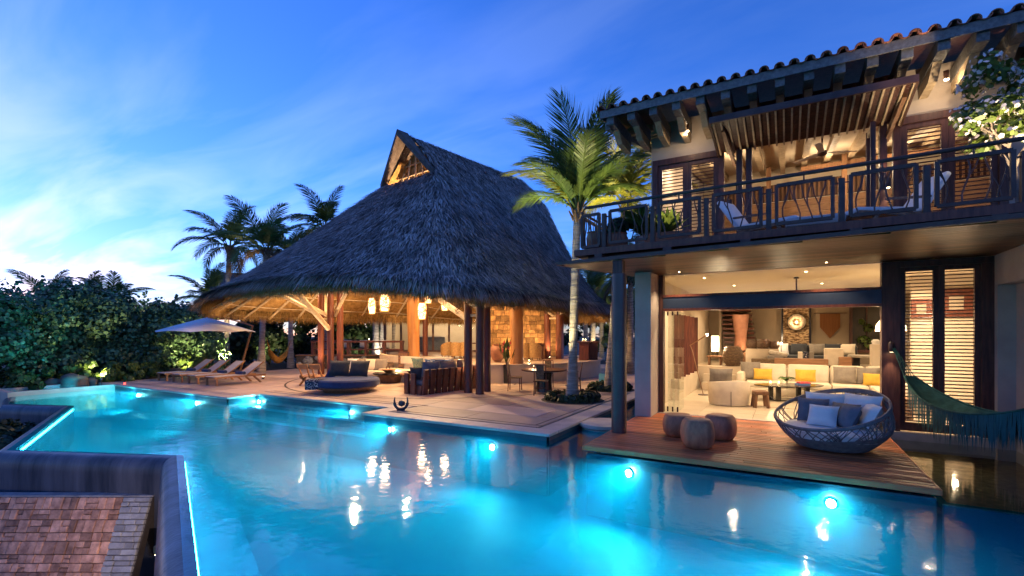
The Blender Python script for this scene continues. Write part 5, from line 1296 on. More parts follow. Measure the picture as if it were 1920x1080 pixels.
# --- rear of the platform: rattan chairs and tables, urn, vase
def barrel_chair(x, y, rz, label, z=0.745):
    t = thing('rattan_chair', label, 'chair', (x, y, z), rz, 'rattan dining chairs on the platform')
    mb = MB(); mb.grid(lambda u, v: (0.30 * (1 + 0.12 * v) * math.cos(R(-20) + u * R(220)), 0.30 * (1 + 0.12 * v) * math.sin(R(-20) + u * R(220)), 0.12 + v * (0.42 + 0.28 * math.sin(math.pi * u))), 20, 8); mb.obj('shell', 'rattan_pale', t, smooth='all')
    MB().lathe([(0.0, 0.45), (0.29, 0.45), (0.29, 0.38), (0.0, 0.38)], n=18).obj('seat', 'cream_fabric', t)
    for k in range(4): q = R(45 + 90 * k); MB().tube([(0.22 * math.cos(q), 0.22 * math.sin(q), 0.38), (0.26 * math.cos(q), 0.26 * math.sin(q), 0)], 0.02, 6).obj('leg', 'brown_wood', t)
def dark_table(x, y, w, d, h, rz, label, z=0.745):
    t = thing('dining_table', label, 'table', (x, y, z), rz); MB().rbox((0, 0, h - 0.03), (w, d, 0.06), 0.01).obj('table_top', 'dark_wood', t)
    for sx in (-1, 1):
        for sy in (-1, 1): MB().bx(sx * (w / 2 - 0.1) - 0.05, sx * (w / 2 - 0.1) + 0.05, sy * (d / 2 - 0.1) - 0.05, sy * (d / 2 - 0.1) + 0.05, 0, h - 0.06).obj('leg', 'dark_wood', t)
x, y = PC(880, 25.5); dark_table(x, y, 1.9, 1.0, 0.76, R(30), 'dark dining table on the platform seen left of the front posts')
for u, d, a, lb in ((838, 24.6, 60, 'rattan chair at the platform table, nearest the log trunk'), (857, 24.0, 20, 'rattan chair at the platform table, in the middle'), (873, 24.0, 10, 'rattan chair at the platform table beside the posts')):
    x, y = PC(u, d); barrel_chair(x, y, R(a + 180), lb)
x, y = PC(992, 23.6); dark_table(x, y, 1.5, 0.9, 0.76, R(30), 'dark table with chairs before the ochre stone wall')
for u, d, a, lb in ((985, 22.6, 200, 'rattan chair in front of the stone wall, beside the log trunk'), (1003, 22.5, 190, 'rattan chair in front of the stone wall, nearer the posts')):
    x, y = PC(u, d); barrel_chair(x, y, R(a), lb)
x, y = PC(933, 21.3); t = MB().lathe([(0.16, 0), (0.22, 0.08), (0.34, 0.35), (0.36, 0.52), (0.28, 0.66), (0.19, 0.72), (0.23, 0.78), (0.20, 0.78), (0.16, 0.70)], n=24, cap=False).obj('clay_urn', 'terracotta', None, smooth=True); t.location = (x, y, 0.745); tag(t, 'big round terracotta urn on the platform behind the flower vase', 'urn')
x, y = PC(950, 19.2); t = thing('flower_vase', 'tall square dark vase holding long green stems and red blooms', 'vase', (x, y, 0), R(20))
MB().box((0, 0, 0.38), (0.2, 0.2, 0.76), taper=1.12).obj('vase', 'black_lacquer', t)
fl_ = MB(); hd = MB(); rr = random.Random(9)
for k in range(26):
    q = rr.random() * 6.28; s_ = rr.uniform(0.1, 0.34); zt = rr.uniform(1.1, 1.75); e = (s_ * math.cos(q), s_ * math.sin(q), zt); fl_.tube([(0, 0, 0.7), (e[0] * 0.4, e[1] * 0.4, 0.7 + (zt - .7) * 0.6), e], [0.008, 0.007, 0.004], 4)
    w = Vector((-math.sin(q), math.cos(q), 0)) * 0.045; m_ = Vector((e[0] * 0.7, e[1] * 0.7, zt - 0.25)); fl_.add([m_, m_ + w + Vector((0, 0, .2)), Vector(e) + Vector((0, 0, 0.22)), m_ - w + Vector((0, 0, .2))], [(0, 1, 2, 3)])
    if k % 4 == 0: hd.lathe([(0.0, 0), (0.035, 0.04), (0.02, 0.12), (0.0, 0.16)], e, 6)
fl_.obj('stems', 'shrub_leaf', t); hd.obj('blooms', 'book_red', t)
candle(x + 0.1, y + 1.75, 0.745, 'candle on the platform edge right behind the flower vase'); candle(x - 0.35, y + 1.6, 0.745, 'candle on the platform left of the flower vase')
# --- ochre stone wall at the back of the palapa: stone by stone
sw = thing('stone_wall', 'ochre wall of squared stones glowing at the back of the palapa', 'wall', (*PC(975, 26.4), 0.0), R(29.8))
MB().bx(-2.15, 2.15, 0.06, 0.4, 0.0, 3.9).obj('wall_core', 'dark_joint', sw)
rr = random.Random(33); z = 0.75
while z < 3.85:
    hh = rr.choice((0.18, 0.24, 0.3)); xx = -2.15
    while xx < 2.12:
        L = min(rr.uniform(0.2, 0.55), 2.15 - xx); MB().rbox((xx + L / 2, 0.03, z + hh / 2), (L - 0.01, 0.10 + rr.uniform(-0.02, 0.03), hh - 0.01), 0.012, seg=1).obj('stone', 'ochre_stone', sw); xx += L
    z += hh
xw, yw = PC(960, 25.3); lamp('SPOT', (xw, yw, 0.85), 60, WARM, 0.05, (*PC(965, 26.5), 2.4), 130, 0.8); xw, yw = PC(1015, 25.2); lamp('SPOT', (xw, yw, 0.85), 55, WARM, 0.05, (*PC(1015, 26.5), 2.2), 130, 0.8)
# --- glass pavilion behind the palapa
gp_ = thing('rear_pavilion', 'glass fronted rear room with dark frames and lit kitchen inside', 'building', (*PC(815, 30), 0.0), R(29.8))
MB().bx(-3.2, 3.2, 0, 4, 0, 0.85).obj('plinth', 'plaster', gp_); MB().bx(-3.2, 3.2, 3.9, 4.1, 0.85, 4.0).obj('rear_wall', 'plaster_cream', gp_); MB().bx(-3.2, 3.2, -0.2, 4.1, 4.0, 4.2).obj('roof', 'dark_wood', gp_)
MB().bx(3.0, 3.2, 0, 3.9, 0.85, 4.0).obj('side_wall', 'plaster_cream', gp_); MB().bx(-3.2, -3.0, 0, 3.9, 0.85, 4.0).obj('side_wall', 'plaster_cream', gp_)
for k in range(7):
    xx = -3.1 + k * 1.0; MB().bx(xx - 0.06, xx + 0.06, -0.04, 0.06, 0.85, 4.0).obj('mullion', 'dark_wood', gp_)
    if k < 6: w_ = MB().bx(xx + 0.06, xx + 0.94, 0.0, 0.012, 0.95, 3.9).obj('glass_pane', 'glass', gp_); MB().bx(xx + 0.06, xx + 0.94, -0.04, 0.05, 0.85, 0.95).obj('bottom_rail', 'dark_wood', gp_)
kt = thing('kitchen_island', 'white kitchen island with blue cloth behind the rear glass doors', 'counter', (*PC(808, 31.6), 0.85), R(29.8)); MB().bx(-0.7, 0.9, -0.3, 0.3, 0, 0.9).obj('cabinet', 'grey_fabric', kt); MB().bx(-0.75, 0.95, -0.35, 0.35, 0.9, 0.96).obj('worktop', 'white_ceramic', kt)
x, y = PC(815, 31.5); lamp('POINT', (x, y, 3.4), 130, WARM2, 0.08); x, y = PC(865, 31.8); lamp('POINT', (x, y, 3.2), 70, WARM2, 0.06)
vz = MB().lathe([(0.09, 0), (0.13, 0.1), (0.12, 0.28), (0.05, 0.4), (0.07, 0.46)], n=16).obj('white_vase', 'white_ceramic', None, smooth=True); vz.location = (*PC(845, 29.2), 0.86); tag(vz, 'slim white vase before the rear glass doors', 'vase')
# --- bar: river stone base and dark red timber counter
bar = thing('bar_counter', 'long dark red timber bar with open posts on a river stone base', 'bar', (*PC(665, 27.0), 0.0), R(29.8))
MB().bx(-3.3, 2.8, 0.05, 0.5, 0, 0.72).obj('base_core', 'dark_joint', bar); rr = random.Random(8)
for k in range(60):
    xx = rr.uniform(-3.2, 2.7); zz = rr.uniform(0.08, 0.64); mb = MB(); mb.lathe([(0.0, -0.13), (0.10, -0.09), (0.15, 0.0), (0.10, 0.09), (0.0, 0.12)], n=9, sx=rr.uniform(0.8, 1.3), sy=0.5); o = mb.obj('river_stone', 'river_stone', bar, smooth='all'); o.location = (xx, 0.05, zz); o.rotation_euler = (0, rr.uniform(-1, 1), 0)
MB().bx(-3.35, 2.85, 0.0, 0.55, 0.72, 0.80).obj('stone_cap', 'brown_wood', bar); MB().bx(-2.5, 2.7, 0.0, 0.5, 1.48, 1.58).obj('counter_top', 'red_wood', bar); MB().bx(-2.5, 2.7, 0.1, 0.4, 1.05, 1.12).obj('counter_rail', 'red_wood', bar)
for k in range(6): xx = -2.4 + k * 1.0; MB().bx(xx - 0.07, xx + 0.07, 0.05, 0.45, 0.0 + 0.8, 1.48).obj('bar_post', 'red_wood', bar)
MB().bx(2.72, 3.4, 0.1, 0.4, 0.0, 0.55).obj('end_step', 'plaster', bar)
x, y = PC(692, 27.0); candle(x, y, 1.58, 'candle burning on the dark red bar counter', 8)
for u, lb in ((650, 'dark bar stool behind the bar, nearest the front posts'), (680, 'dark bar stool behind the middle of the bar'), (722, 'dark bar stool behind the bar by the leaning trunk')):
    t = thing('bar_stool', lb, 'stool', (*PC(u, 28.2), 0), R(30), 'stools behind the bar'); MB().rbox((0, 0, 1.12), (0.45, 0.42, 0.07), 0.02).obj('seat', 'charcoal_fabric', t); MB().rbox((0, 0.2, 1.38), (0.45, 0.06, 0.42), 0.02).obj('backrest', 'sling_fabric', t)
    for sx in (-1, 1):
        for sy in (-1, 1): MB().tube([(sx * 0.18, sy * 0.17, 1.1), (sx * 0.22, sy * 0.2, 0)], 0.02, 6).obj('leg', 'dark_wood', t)
t = thing('slatted_cabinet', 'small dark brown standing cabinet beside the thick log trunk', 'cabinet', (*PC(757, 20.8), 0), R(28)); MB().bx(-0.2, 0.2, -0.15, 0.15, 0, 1.2).obj('body', 'dark_wood', t)
for k in range(7): MB().bx(-0.19, 0.19, -0.165, -0.152, 0.1 + k * 0.155, 0.22 + k * 0.155).obj('slat', 'brown_wood', t)
# --- pedestals with candles at the platform edge
for u, d, lb in ((1095, 22.5, 'dark red pedestal at the platform edge nearer the terrace palm'), (1112, 23.0, 'dark red pedestal at the platform edge behind the other one')):
    t = thing('pedestal', lb, 'pedestal', (*PC(u, d), 0.745), R(20), 'dark red pedestals on the platform'); MB().bx(-0.22, 0.22, -0.22, 0.22, 0, 0.82).obj('body', 'red_wood', t); MB().bx(-0.3, 0.3, -0.3, 0.3, 0.82, 0.88).obj('top_board', 'dark_wood', t)
for u, lb in ((1093, 'leftmost candle on the dark red pedestal'), (1098, 'rightmost candle on the dark red pedestal')): candle(*PC(u, 22.5), 1.63, lb, 6)
# --- dining set on the terrace
t = thing('dining_table', 'round dark dining table with drum base on the open terrace', 'table', (-7.28, 14.95, 0)); MB().lathe([(0.70, 0.70), (0.78, 0.72), (0.78, 0.76), (0, 0.76)], n=36).obj('table_top', 'dark_wood', t, smooth=True); MB().lathe([(0.30, 0), (0.26, 0.4), (0.30, 0.70)], n=20).obj('drum_base', 'black_lacquer', t, smooth=True)
def slat_chair(x, y, rz, label):
    t = thing('dining_chair', label, 'chair', (x, y, 0), rz, 'slender wooden chairs at the round terrace table')
    for s_ in (-1, 1):
        MB().tube([(s_ * 0.21, -0.2, 0), (s_ * 0.2, -0.19, 0.46)], 0.017, 6).obj('leg', 'red_wood', t); MB().tube([(s_ * 0.2, 0.22, 0), (s_ * 0.19, 0.2, 0.46), (s_ * 0.185, 0.28, 1.0)], 0.017, 6).obj('leg', 'red_wood', t)
    MB().rbox((0, 0, 0.46), (0.46, 0.45, 0.035), 0.012).obj('seat', 'basket_weave', t); MB().tube([(-0.185, 0.28, 0.99), (0.185, 0.28, 0.99)], 0.017, 6).obj('top_rail', 'red_wood', t)
    MB().box((0, 0.25, 0.75), (0.24, 0.02, 0.46), rx=-0.14).obj('backrest', 'basket_weave', t); MB().tube([(-0.2, 0.0, 0.22), (0.2, 0.0, 0.22)], 0.012, 5).obj('stretcher', 'red_wood', t)
for dx, dy, a, lb in ((-0.95, -0.35, 110, 'slender chair at the round terrace table, nearest the flower vase'), (0.35, -0.95, 200, 'slender chair at the round terrace table with its back to the pool'), (0.95, 0.4, -70, 'slender chair at the round terrace table beside the palm trunk'), (-0.35, 0.95, 15, 'slender chair on the far side of the round terrace table')):
    slat_chair(-7.28 + dx, 14.95 + dy, R(a), lb)
candle(-7.75, 15.1, 0.76, 'candle lamp on the round terrace table', 10)
# --- bronze crescent sculpture
t = thing('sculpture', 'small dark bronze crescent sculpture with two upright horns by the pool', 'sculpture', (*PC(752, 12.45), 0), R(35))
t.scale = (0.82, 0.82, 0.82)
cr = MB(); cr.grid(lambda u, v: ((0.20 + 0.05 * math.cos(6.283 * v)) * math.cos(R(180) + u * R(180)) , 0.07 * math.sin(6.283 * v) * (0.4 + 0.6 * math.sin(math.pi * u)), 0.24 + (0.20 + 0.05 * math.cos(6.283 * v) * math.sin(math.pi * u)) * math.sin(R(180) + u * R(180))), 22, 10); cr.obj('crescent', 'bronze', t, smooth='all')
MB().lathe([(0.0, -0.11), (0.09, -0.07), (0.11, 0.0), (0.08, 0.07), (0.0, 0.09)], (0.02, 0, 0.23), 16, sy=0.5).obj('belly', 'bronze', t, smooth=True)
for s_ in (-1, 1): MB().tube([(s_ * 0.2, 0, 0.2), (s_ * 0.205, 0, 0.32), (s_ * 0.19, 0, 0.42)], [0.035, 0.026, 0.012], 8).obj('horn', 'bronze', t, smooth=True)
MB().bx(-0.12, 0.12, -0.06, 0.06, 0.0, 0.03).obj('foot', 'bronze', t)
# --- loungers, umbrella, ochre hammock
def lounger(x, y, label):
    t = thing('sun_lounger', label, 'sun lounger', (x, y, 0), 0, 'sun loungers by the pool'); 
    for s_ in (-1, 1):
        MB().bx(s_ * 0.33 - 0.025, s_ * 0.33 + 0.025, 0, 2.05, 0.27, 0.33).obj('side_rail', 'teak', t); MB().bx(s_ * 0.33 - 0.03, s_ * 0.33 + 0.03, 0.06, 0.12, 0, 0.27).obj('leg', 'teak', t); MB().bar((s_ * 0.33, 1.55, 0.28), (s_ * 0.33, 1.85, 0.0), 0.05, 0.06).obj('leg', 'teak', t)
    MB().bx(-0.30, 0.30, 0.02, 1.28, 0.325, 0.35).obj('seat_sling', 'sling_fabric', t); MB().box((0, 1.63, 0.56), (0.6, 0.85, 0.03), rx=0.62).obj('back_sling', 'sling_fabric', t)
    for s_ in (-1, 1): MB().bar((s_ * 0.3, 1.28, 0.32), (s_ * 0.3, 2.0, 0.83), 0.03, 0.04).obj('back_frame', 'teak', t)
    MB().tube([(-0.26, 1.2, 0.41), (0.26, 1.2, 0.41)], 0.07, 10).obj('rolled_towel', 'navy_fabric', t, smooth=True)
for x, lb in ((-22.8, 'wooden sling lounger farthest from the palapa'), (-21.6, 'second wooden sling lounger counting from the hedge'), (-20.4, 'third wooden sling lounger counting from the hedge'), (-19.1, 'wooden sling lounger nearest the palapa')): lounger(x, 10.15, lb)
um = thing('cantilever_umbrella', 'pale grey umbrella on a leaning wooden pole over the loungers', 'umbrella', (*PC(450, 25.0), 0))
bx_, by_ = PC(450, 25.0); ax, ay = PC(388, 22.2); tx, ty = PC(474, 24.4)
def lc(p): return (p[0] - bx_, p[1] - by_, p[2])
MB().tube([(0, 0, 0), lc((tx, ty, 2.40))], 0.055, 10).obj('pole', 'teak', um, smooth=True); MB().tube([lc((tx, ty, 2.38)), lc((ax + .5, ay + .3, 2.80)), lc((ax, ay, 2.78))], 0.035, 8).obj('arm', 'teak', um)
MB().bx(-0.45, 0.45, -0.45, 0.45, 0, 0.09).obj('base_weight', 'steel', um)
cv = MB(); n = 8; vs = [lc((ax, ay, 2.74))]
for j, (rr_, zz) in enumerate(((0.7, 2.52), (1.4, 2.28), (2.05, 2.05))):
    for k in range(n * 4):
        q = k / (n * 4) * 6.2832; sag = 0.06 * abs(math.sin(q * n / 2)) * (j + 1) / 3; rr2 = rr_ * (1 - 0.055 * abs(math.sin(q * n / 2))); vs.append(lc((ax + rr2 * math.cos(q), ay + rr2 * math.sin(q), zz + sag)))
m_ = n * 4; fs = [(0, 1 + k, 1 + (k + 1) % m_) for k in range(m_)] + [(1 + j * m_ + k, 1 + (j + 1) * m_ + k, 1 + (j + 1) * m_ + (k + 1) % m_, 1 + j * m_ + (k + 1) % m_) for j in range(2) for k in range(m_)]
cv.add(vs, fs).obj('canopy', 'umbrella_canvas', um)
for k in range(n): q = k / n * 6.2832; MB().tube([lc((ax, ay, 2.70)), lc((ax + 2.0 * math.cos(q), ay + 2.0 * math.sin(q), 2.04))], 0.014, 5).obj('rib', 'teak', um)
def hammock(a, b, mid, width, mat, name, label, nseg=22, fringe=None):
    a, b, mid = Vector(a), Vector(b), Vector(mid); t = thing(name, label, 'hammock', a)
    ctrl = mid * 2 - (a + b) / 2; 
    def c(f): return a * (1 - f) ** 2 + ctrl * 2 * f * (1 - f) + b * f * f
    sd = (b - a); sd = Vector((-sd.y, sd.x, 0)).normalized()
    def fn(u, v):
        f = 0.14 + 0.72 * u; w = width * (math.sin(math.pi * (0.06 + 0.88 * u)) ** 0.8) * (v - 0.5); p = c(f) + sd * w * 0.6 - a; p.z += (abs(v - 0.5) * 2) ** 2 * 0.26 * math.sin(math.pi * u); return p
    mb = MB(); mb.grid(fn, nseg, 9); o = mb.obj('body', mat, t, smooth='all')
    rp = MB()
    for k in range(5):
        rp.tube([c(0.0) - a, fn(0, k / 4)], 0.008, 4); rp.tube([c(1.0) - a, fn(1, k / 4)], 0.008, 4)
    rp.obj('ropes', mat, t)
    for v in (0.0, 1.0): MB().tube([fn(i / 16, v) for i in range(17)], 0.018, 6).obj('hem', mat, t)
    return t, fn
hammock((*PC(500, 25.2), 1.75), (*PC(545, 27.4), 1.6), (*PC(521, 26.2), 0.35), 0.9, 'ochre_weave', 'ochre_hammock', 'ochre yellow hammock slung between two palm trunks behind the loungers')
# small white lantern and cube by the palms
t = MB().box((0, 0, 0.22), (0.3, 0.3, 0.44)).obj('light_cube', 'pool_step_tile'); t.location = (*PC(1132, 18.6), 0); tag(t, 'small pale blue cube standing beside the second palm', 'cube')
# ================================================================== DECK FURNITURE
def stump(x, y, r, h, label, s):
    t = thing('wooden_stool', label, 'stool', (x, y, 0), s * 1.3, 'carved wooden stools on the deck'); rr = random.Random(s); ph = rr.uniform(0, 6)
    prof = [(0.0, 0.0), (0.62, 0.0), (0.80, 0.05), (0.95, 0.22), (1.0, 0.50), (0.97, 0.72), (0.88, 0.90), (0.76, 0.985)]
    mb = MB(); n = 32
    def rad(q): return 1 + 0.06 * math.cos(4 * q + ph) + 0.03 * math.cos(3 * q)
    vs = [];
    for pr, pz in prof:
        for k in range(n): q = 6.28318 * k / n; vs.append((pr * r * rad(q) * math.cos(q), pr * r * rad(q) * math.sin(q), pz * h))
    m = len(prof); fs = [(i * n + j, i * n + (j + 1) % n, (i + 1) * n + (j + 1) % n, (i + 1) * n + j) for i in range(m - 1) for j in range(n)]
    mb.add(vs, fs).obj('body', 'stool_wood', t, smooth='all')
    mb = MB(); vs = []
    for pr, pz in ((0.76, 0.985), (0.72, 1.0), (0.45, 1.004), (0.0, 1.0)):
        for k in range(n): q = 6.28318 * k / n; vs.append((pr * r * rad(q) * math.cos(q), pr * r * rad(q) * math.sin(q), pz * h))
    mb.add(vs, [(i * n + j, i * n + (j + 1) % n, (i + 1) * n + (j + 1) % n, (i + 1) * n + j) for i in range(3) for j in range(n)]).obj('seat_top', 'stool_top', t, smooth='all')
stump(-1.83, 9.75, 0.31, 0.42, 'wide carved wooden stool on the deck nearest the column', 1)
stump(-1.36, 8.92, 0.29, 0.50, 'front carved wooden stool of the three on the deck', 2)
stump(-1.10, 9.85, 0.29, 0.46, 'carved wooden stool on the deck nearest the egg chair', 3)
# egg daybed of woven rope
EX, EY = 0.68, 10.1
eg = thing('woven_daybed', 'round bowl shaped daybed of woven grey rope on the deck', 'daybed', (EX, EY, 0), R(-40))
def rimz(q): return 0.69 + 0.29 * math.sin(q)            # front (-y) low, back high
def wallpt(q, v):
    """v 0 at the foot, 1 at the rim"""
    zt = rimz(q); z = 0.04 + (zt - 0.04) * v
    rr = 0.50 + 0.40 * math.sin(min(1.0, (z / 0.52)) * math.pi / 2) - 0.10 * max(0.0, (z - 0.45) / 0.55) ** 1.2
    return Vector((rr * math.cos(q), rr * 0.94 * math.sin(q), z))
mb = MB(); mb.grid(lambda u, v: wallpt(u * 6.28318, v * 0.42) * 0.985 + Vector((0, 0, 0.006)), 48, 8, True); mb.obj('inner_shell', 'grey_rattan', eg, smooth='all')
wv = MB()
for k in range(17):
    v = 0.0 + 0.028 * k; wv.tube([wallpt(i / 48 * 6.28318, v + 0.004 * math.sin(i)) for i in range(49)], 0.012, 5, cap=False)
wv.obj('rope_courses', 'grey_rattan', eg, smooth='all')
rr = random.Random(4); wv = MB()
for k in range(118):
    q0 = rr.random() * 6.28318; dq = rr.choice((-1, 1)) * rr.uniform(0.12, 0.42); v0 = 0.30 + 0.1 * rr.random(); wv.tube([wallpt(q0 + dq * i / 5, v0 + (1.0 - v0) * i / 5) for i in range(6)], 0.0085, 4, cap=False)
wv.obj('rope_lattice', 'grey_rattan', eg, smooth='all')
wv = MB()
for v in (1.0, 0.975, 0.95): wv.tube([wallpt(i / 56 * 6.28318, v) for i in range(57)], 0.020, 7, cap=False)
wv.obj('rim', 'grey_rattan', eg, smooth='all')
MB().lathe([(0.0, 0.18), (0.70, 0.18), (0.76, 0.22), (0.77, 0.33), (0.72, 0.37), (0.4, 0.385), (0.0, 0.39)], n=40, sy=0.92).obj('seat_cushion', 'white_fabric', eg, smooth=True)
def epil(dx, dy, z, w, h, rz, tilt, mat, label):
    ca, sa = math.cos(R(-24)), math.sin(R(-24)); o = MB().pillow((0, 0, 0), w, h, 0.20, rz=rz + R(-24), tilt=tilt).obj('pillow', mat, None, smooth='all'); o.location = (EX + (dx * ca - dy * sa) * 0.85, EY + (dx * sa + dy * ca) * 0.85, z); tag(o, label, 'pillow', 'pillows in the woven daybed')
epil(-0.30, 0.50, 0.66, 0.66, 0.50, 0.25, -0.35, 'white_fabric', 'white pillow at the back of the woven daybed, nearer the glass')
epil(0.36, 0.46, 0.68, 0.64, 0.52, -0.25, -0.35, 'white_fabric', 'white pillow at the back of the woven daybed, nearer the louvred doors')
epil(-0.40, 0.14, 0.60, 0.50, 0.46, 0.30, -0.45, 'grey_fabric', 'dark grey pillow beside the small white one in the woven daybed')
epil(0.16, 0.20, 0.58, 0.46, 0.42, -0.1, -0.45, 'taupe_fabric', 'taupe pillow half hidden in the middle of the woven daybed')
epil(-0.10, -0.16, 0.56, 0.46, 0.40, 0.12, -0.55, 'white_fabric', 'small white pillow at the front of the woven daybed')
epil(0.32, -0.06, 0.58, 0.46, 0.44, -0.75, -0.45, 'grey_fabric', 'dark grey pillow at the front of the woven daybed beside the small white one')
epil(0.62, 0.14, 0.60, 0.54, 0.46, -1.0, -0.45, 'white_fabric', 'pale pillow against the side rim of the woven daybed')
# teal fringed hammock
hm, hf = hammock((1.83, 12.33, 1.84), (3.62, 8.6, 1.86), (2.66, 10.5, 0.46), 1.15, 'teal_weave', 'teal_hammock', 'teal hammock with long fringe slung in front of the louvred doors')
rr = random.Random(6)
for v in (0.0, 1.0):
    fm = MB()
    for k in range(170):
        u = 0.06 + 0.9 * (k + rr.random()) / 170; p = hf(u, v); L = rr.uniform(0.42, 0.62); w = 0.011; dx = rr.uniform(-0.02, 0.02)
        q = hf(min(1, u + 0.01), v); tg = (q - p); tg.z = 0; tg = tg.normalized() if tg.length > 1e-6 else Vector((1, 0, 0))
        fm.add([p - tg * w, p + tg * w, p + tg * (w + dx) + Vector((0, 0, -L * .6)), p - tg * (w - dx) + Vector((0, 0, -L * .6)), p + tg * dx * 1.5 + Vector((0, 0, -L))], [(0, 1, 2, 3), (3, 2, 4)])
    fm.obj('fringe', 'teal_yarn', hm)
MB().tube([(-0.02, 0.06, 0.0), (0, 0, 0.03), (0.0, -0.01, -0.02)], 0.012, 6).obj('hook', 'steel', hm)

# ================================================================== LIVING ROOM
sf = thing('cream_sofa', 'long cream sofa with a corner return in the living room', 'sofa', (0, 0, 0))
MB().rbox((0.95, 17.78, 0.13), (4.3, 0.98, 0.26), 0.03).obj('base', 'cream_fabric', sf, smooth=True)
for k, (a, b) in enumerate(((-1.18, 0.0), (0.02, 1.18), (1.2, 2.1), (2.12, 3.1))):
    MB().rbox(((a + b) / 2, 17.72, 0.35), (b - a, 0.86, 0.2), 0.06).obj('seat_cushion', 'cream_fabric', sf, smooth=True); MB().rbox(((a + b) / 2, 18.36, 0.62), (b - a, 0.28, 0.72), 0.08, rx=-0.08).obj('back_cushion', 'cream_fabric', sf, smooth=True)
MB().rbox((-1.32, 17.8, 0.42), (0.24, 1.05, 0.62), 0.07).obj('armrest', 'cream_fabric', sf, smooth=True)
MB().rbox((2.62, 16.2, 0.28), (0.95, 2.1, 0.34), 0.06).obj('return_seat', 'cream_fabric', sf, smooth=True); MB().rbox((2.62, 15.06, 0.40), (0.98, 0.24, 0.74), 0.07).obj('armrest', 'cream_fabric', sf, smooth=True)
def cpil(x, y, z, w, h, mat, label, rz=0.0, tilt=-0.3):
    o = MB().pillow((0, 0, 0), w, h, 0.18, rz=rz, tilt=tilt).obj('pillow', mat, None, smooth='all'); o.location = (x, y, z); tag(o, label, 'pillow', 'pillows on the cream sofa')
cpil(-1.05, 18.0, 0.76, 0.62, 0.60, 'taupe_fabric', 'taupe pillow at the end of the cream sofa nearest the stairs', 0.2); cpil(-0.68, 17.85, 0.66, 0.56, 0.38, 'yellow_fabric', 'yellow pillow beside the taupe one at the end of the cream sofa', 0.05)
cpil(0.52, 17.9, 0.66, 0.58, 0.40, 'yellow_fabric', 'yellow pillow in the middle of the cream sofa'); cpil(1.55, 17.95, 0.72, 0.60, 0.52, 'taupe_fabric', 'taupe pillow right of the middle yellow one on the sofa', -0.05)
cpil(2.15, 17.98, 0.72, 0.6, 0.5, 'taupe_fabric', 'taupe pillow half behind the last yellow pillow'); cpil(2.28, 17.75, 0.62, 0.60, 0.38, 'yellow_fabric', 'yellow pillow in the corner of the cream sofa', -0.2); cpil(2.72, 17.95, 0.74, 0.62, 0.56, 'taupe_fabric', 'last taupe pillow in the sofa corner', -0.35)
t = thing('coffee_table', 'oval black coffee table with open block legs in the living room', 'table', (0.05, 16.45, 0), R(29.8))
MB().lathe([(0.97, 0.44), (1.0, 0.455), (1.0, 0.475), (0.0, 0.475)], n=44, sy=0.52).obj('table_top', 'black_lacquer', t, smooth=True)
for s_ in (-1, 1):
    MB().bx(s_ * 0.42 - 0.06, s_ * 0.42 + 0.06, -0.25, -0.17, 0.05, 0.44).obj('leg', 'black_lacquer', t); MB().bx(s_ * 0.42 - 0.06, s_ * 0.42 + 0.06, 0.17, 0.25, 0.05, 0.44).obj('leg', 'black_lacquer', t)
MB().bx(-0.48, 0.48, -0.25, 0.25, 0.0, 0.05).obj('floor_frame', 'black_lacquer', t)
for i, (dx, dy, z, w, d, h, m, lb) in enumerate(((0.38, -0.05, 0.475, 0.34, 0.25, 0.045, 'book_blue', 'blue book lying on the oval table'), (0.42, -0.04, 0.52, 0.30, 0.22, 0.04, 'book_red', 'red book on top of the blue one'))):
    c_, s_ = math.cos(R(29.8)), math.sin(R(29.8)); o = MB().rbox((0, 0, h / 2), (w, d, h), 0.004).obj('book', m); o.location = (0.05 + dx * c_ - dy * s_, 16.45 + dx * s_ + dy * c_, z); o.rotation_euler = (0, 0, R(20 + 14 * i)); tag(o, lb, 'book')
t = thing('table_plant', 'glass bowl with big glossy green leaves on the oval table', 'plant', (-0.02, 16.42, 0.475)); MB().lathe([(0.09, 0), (0.13, 0.05), (0.13, 0.14), (0.11, 0.15)], n=16, cap=False).obj('bowl', 'glass', t, smooth=True); rr = random.Random(2)
lf = MB()
for k in range(9):
    q = rr.random() * 6.28; L = rr.uniform(0.2, 0.34); d = Vector((math.cos(q), math.sin(q), 0)); w = Vector((-d.y, d.x, 0)) * 0.075; b = Vector((0, 0, 0.1)); m1 = b + d * L * 0.5 + Vector((0, 0, 0.14)); lf.add([b, m1 + w, b + d * L + Vector((0, 0, 0.06)), m1 - w], [(0, 1, 2, 3)])
lf.obj('leaves', 'shrub_leaf', t)
candle(-0.42, 16.12, 0.475, 'glass candle on the oval living room table', 3); candle(-0.20, 16.2, 0.475, 'second glass candle on the oval living room table', 3)
# armchair, carved stool
t = thing('barrel_armchair', 'cream slipcovered barrel armchair seen from behind near the glass', 'armchair', (-1.42, 14.75, 0), R(12))
mb = MB(); prof = [(0.50, 0.02), (0.52, 0.1), (0.54, 0.4), (0.55, 0.66), (0.52, 0.72), (0.44, 0.72), (0.41, 0.66), (0.40, 0.3)]; vs = []; n = 26; a0, a1 = R(165), R(165 + 250)
for r_, z_ in prof:
    for k in range(n + 1): q = a0 + (a1 - a0) * k / n; zc = z_ * (1 - 0.14 * abs(k / n - 0.5) * 2) if z_ > 0.5 else z_; vs.append((r_ * math.cos(q), r_ * math.sin(q) , zc))
m_ = n + 1; fs = [(i * m_ + j, i * m_ + j + 1, (i + 1) * m_ + j + 1, (i + 1) * m_ + j) for i in range(len(prof) - 1) for j in range(n)] + [tuple(i * m_ for i in range(len(prof))), tuple(i * m_ + n for i in range(len(prof) - 1, -1, -1))]
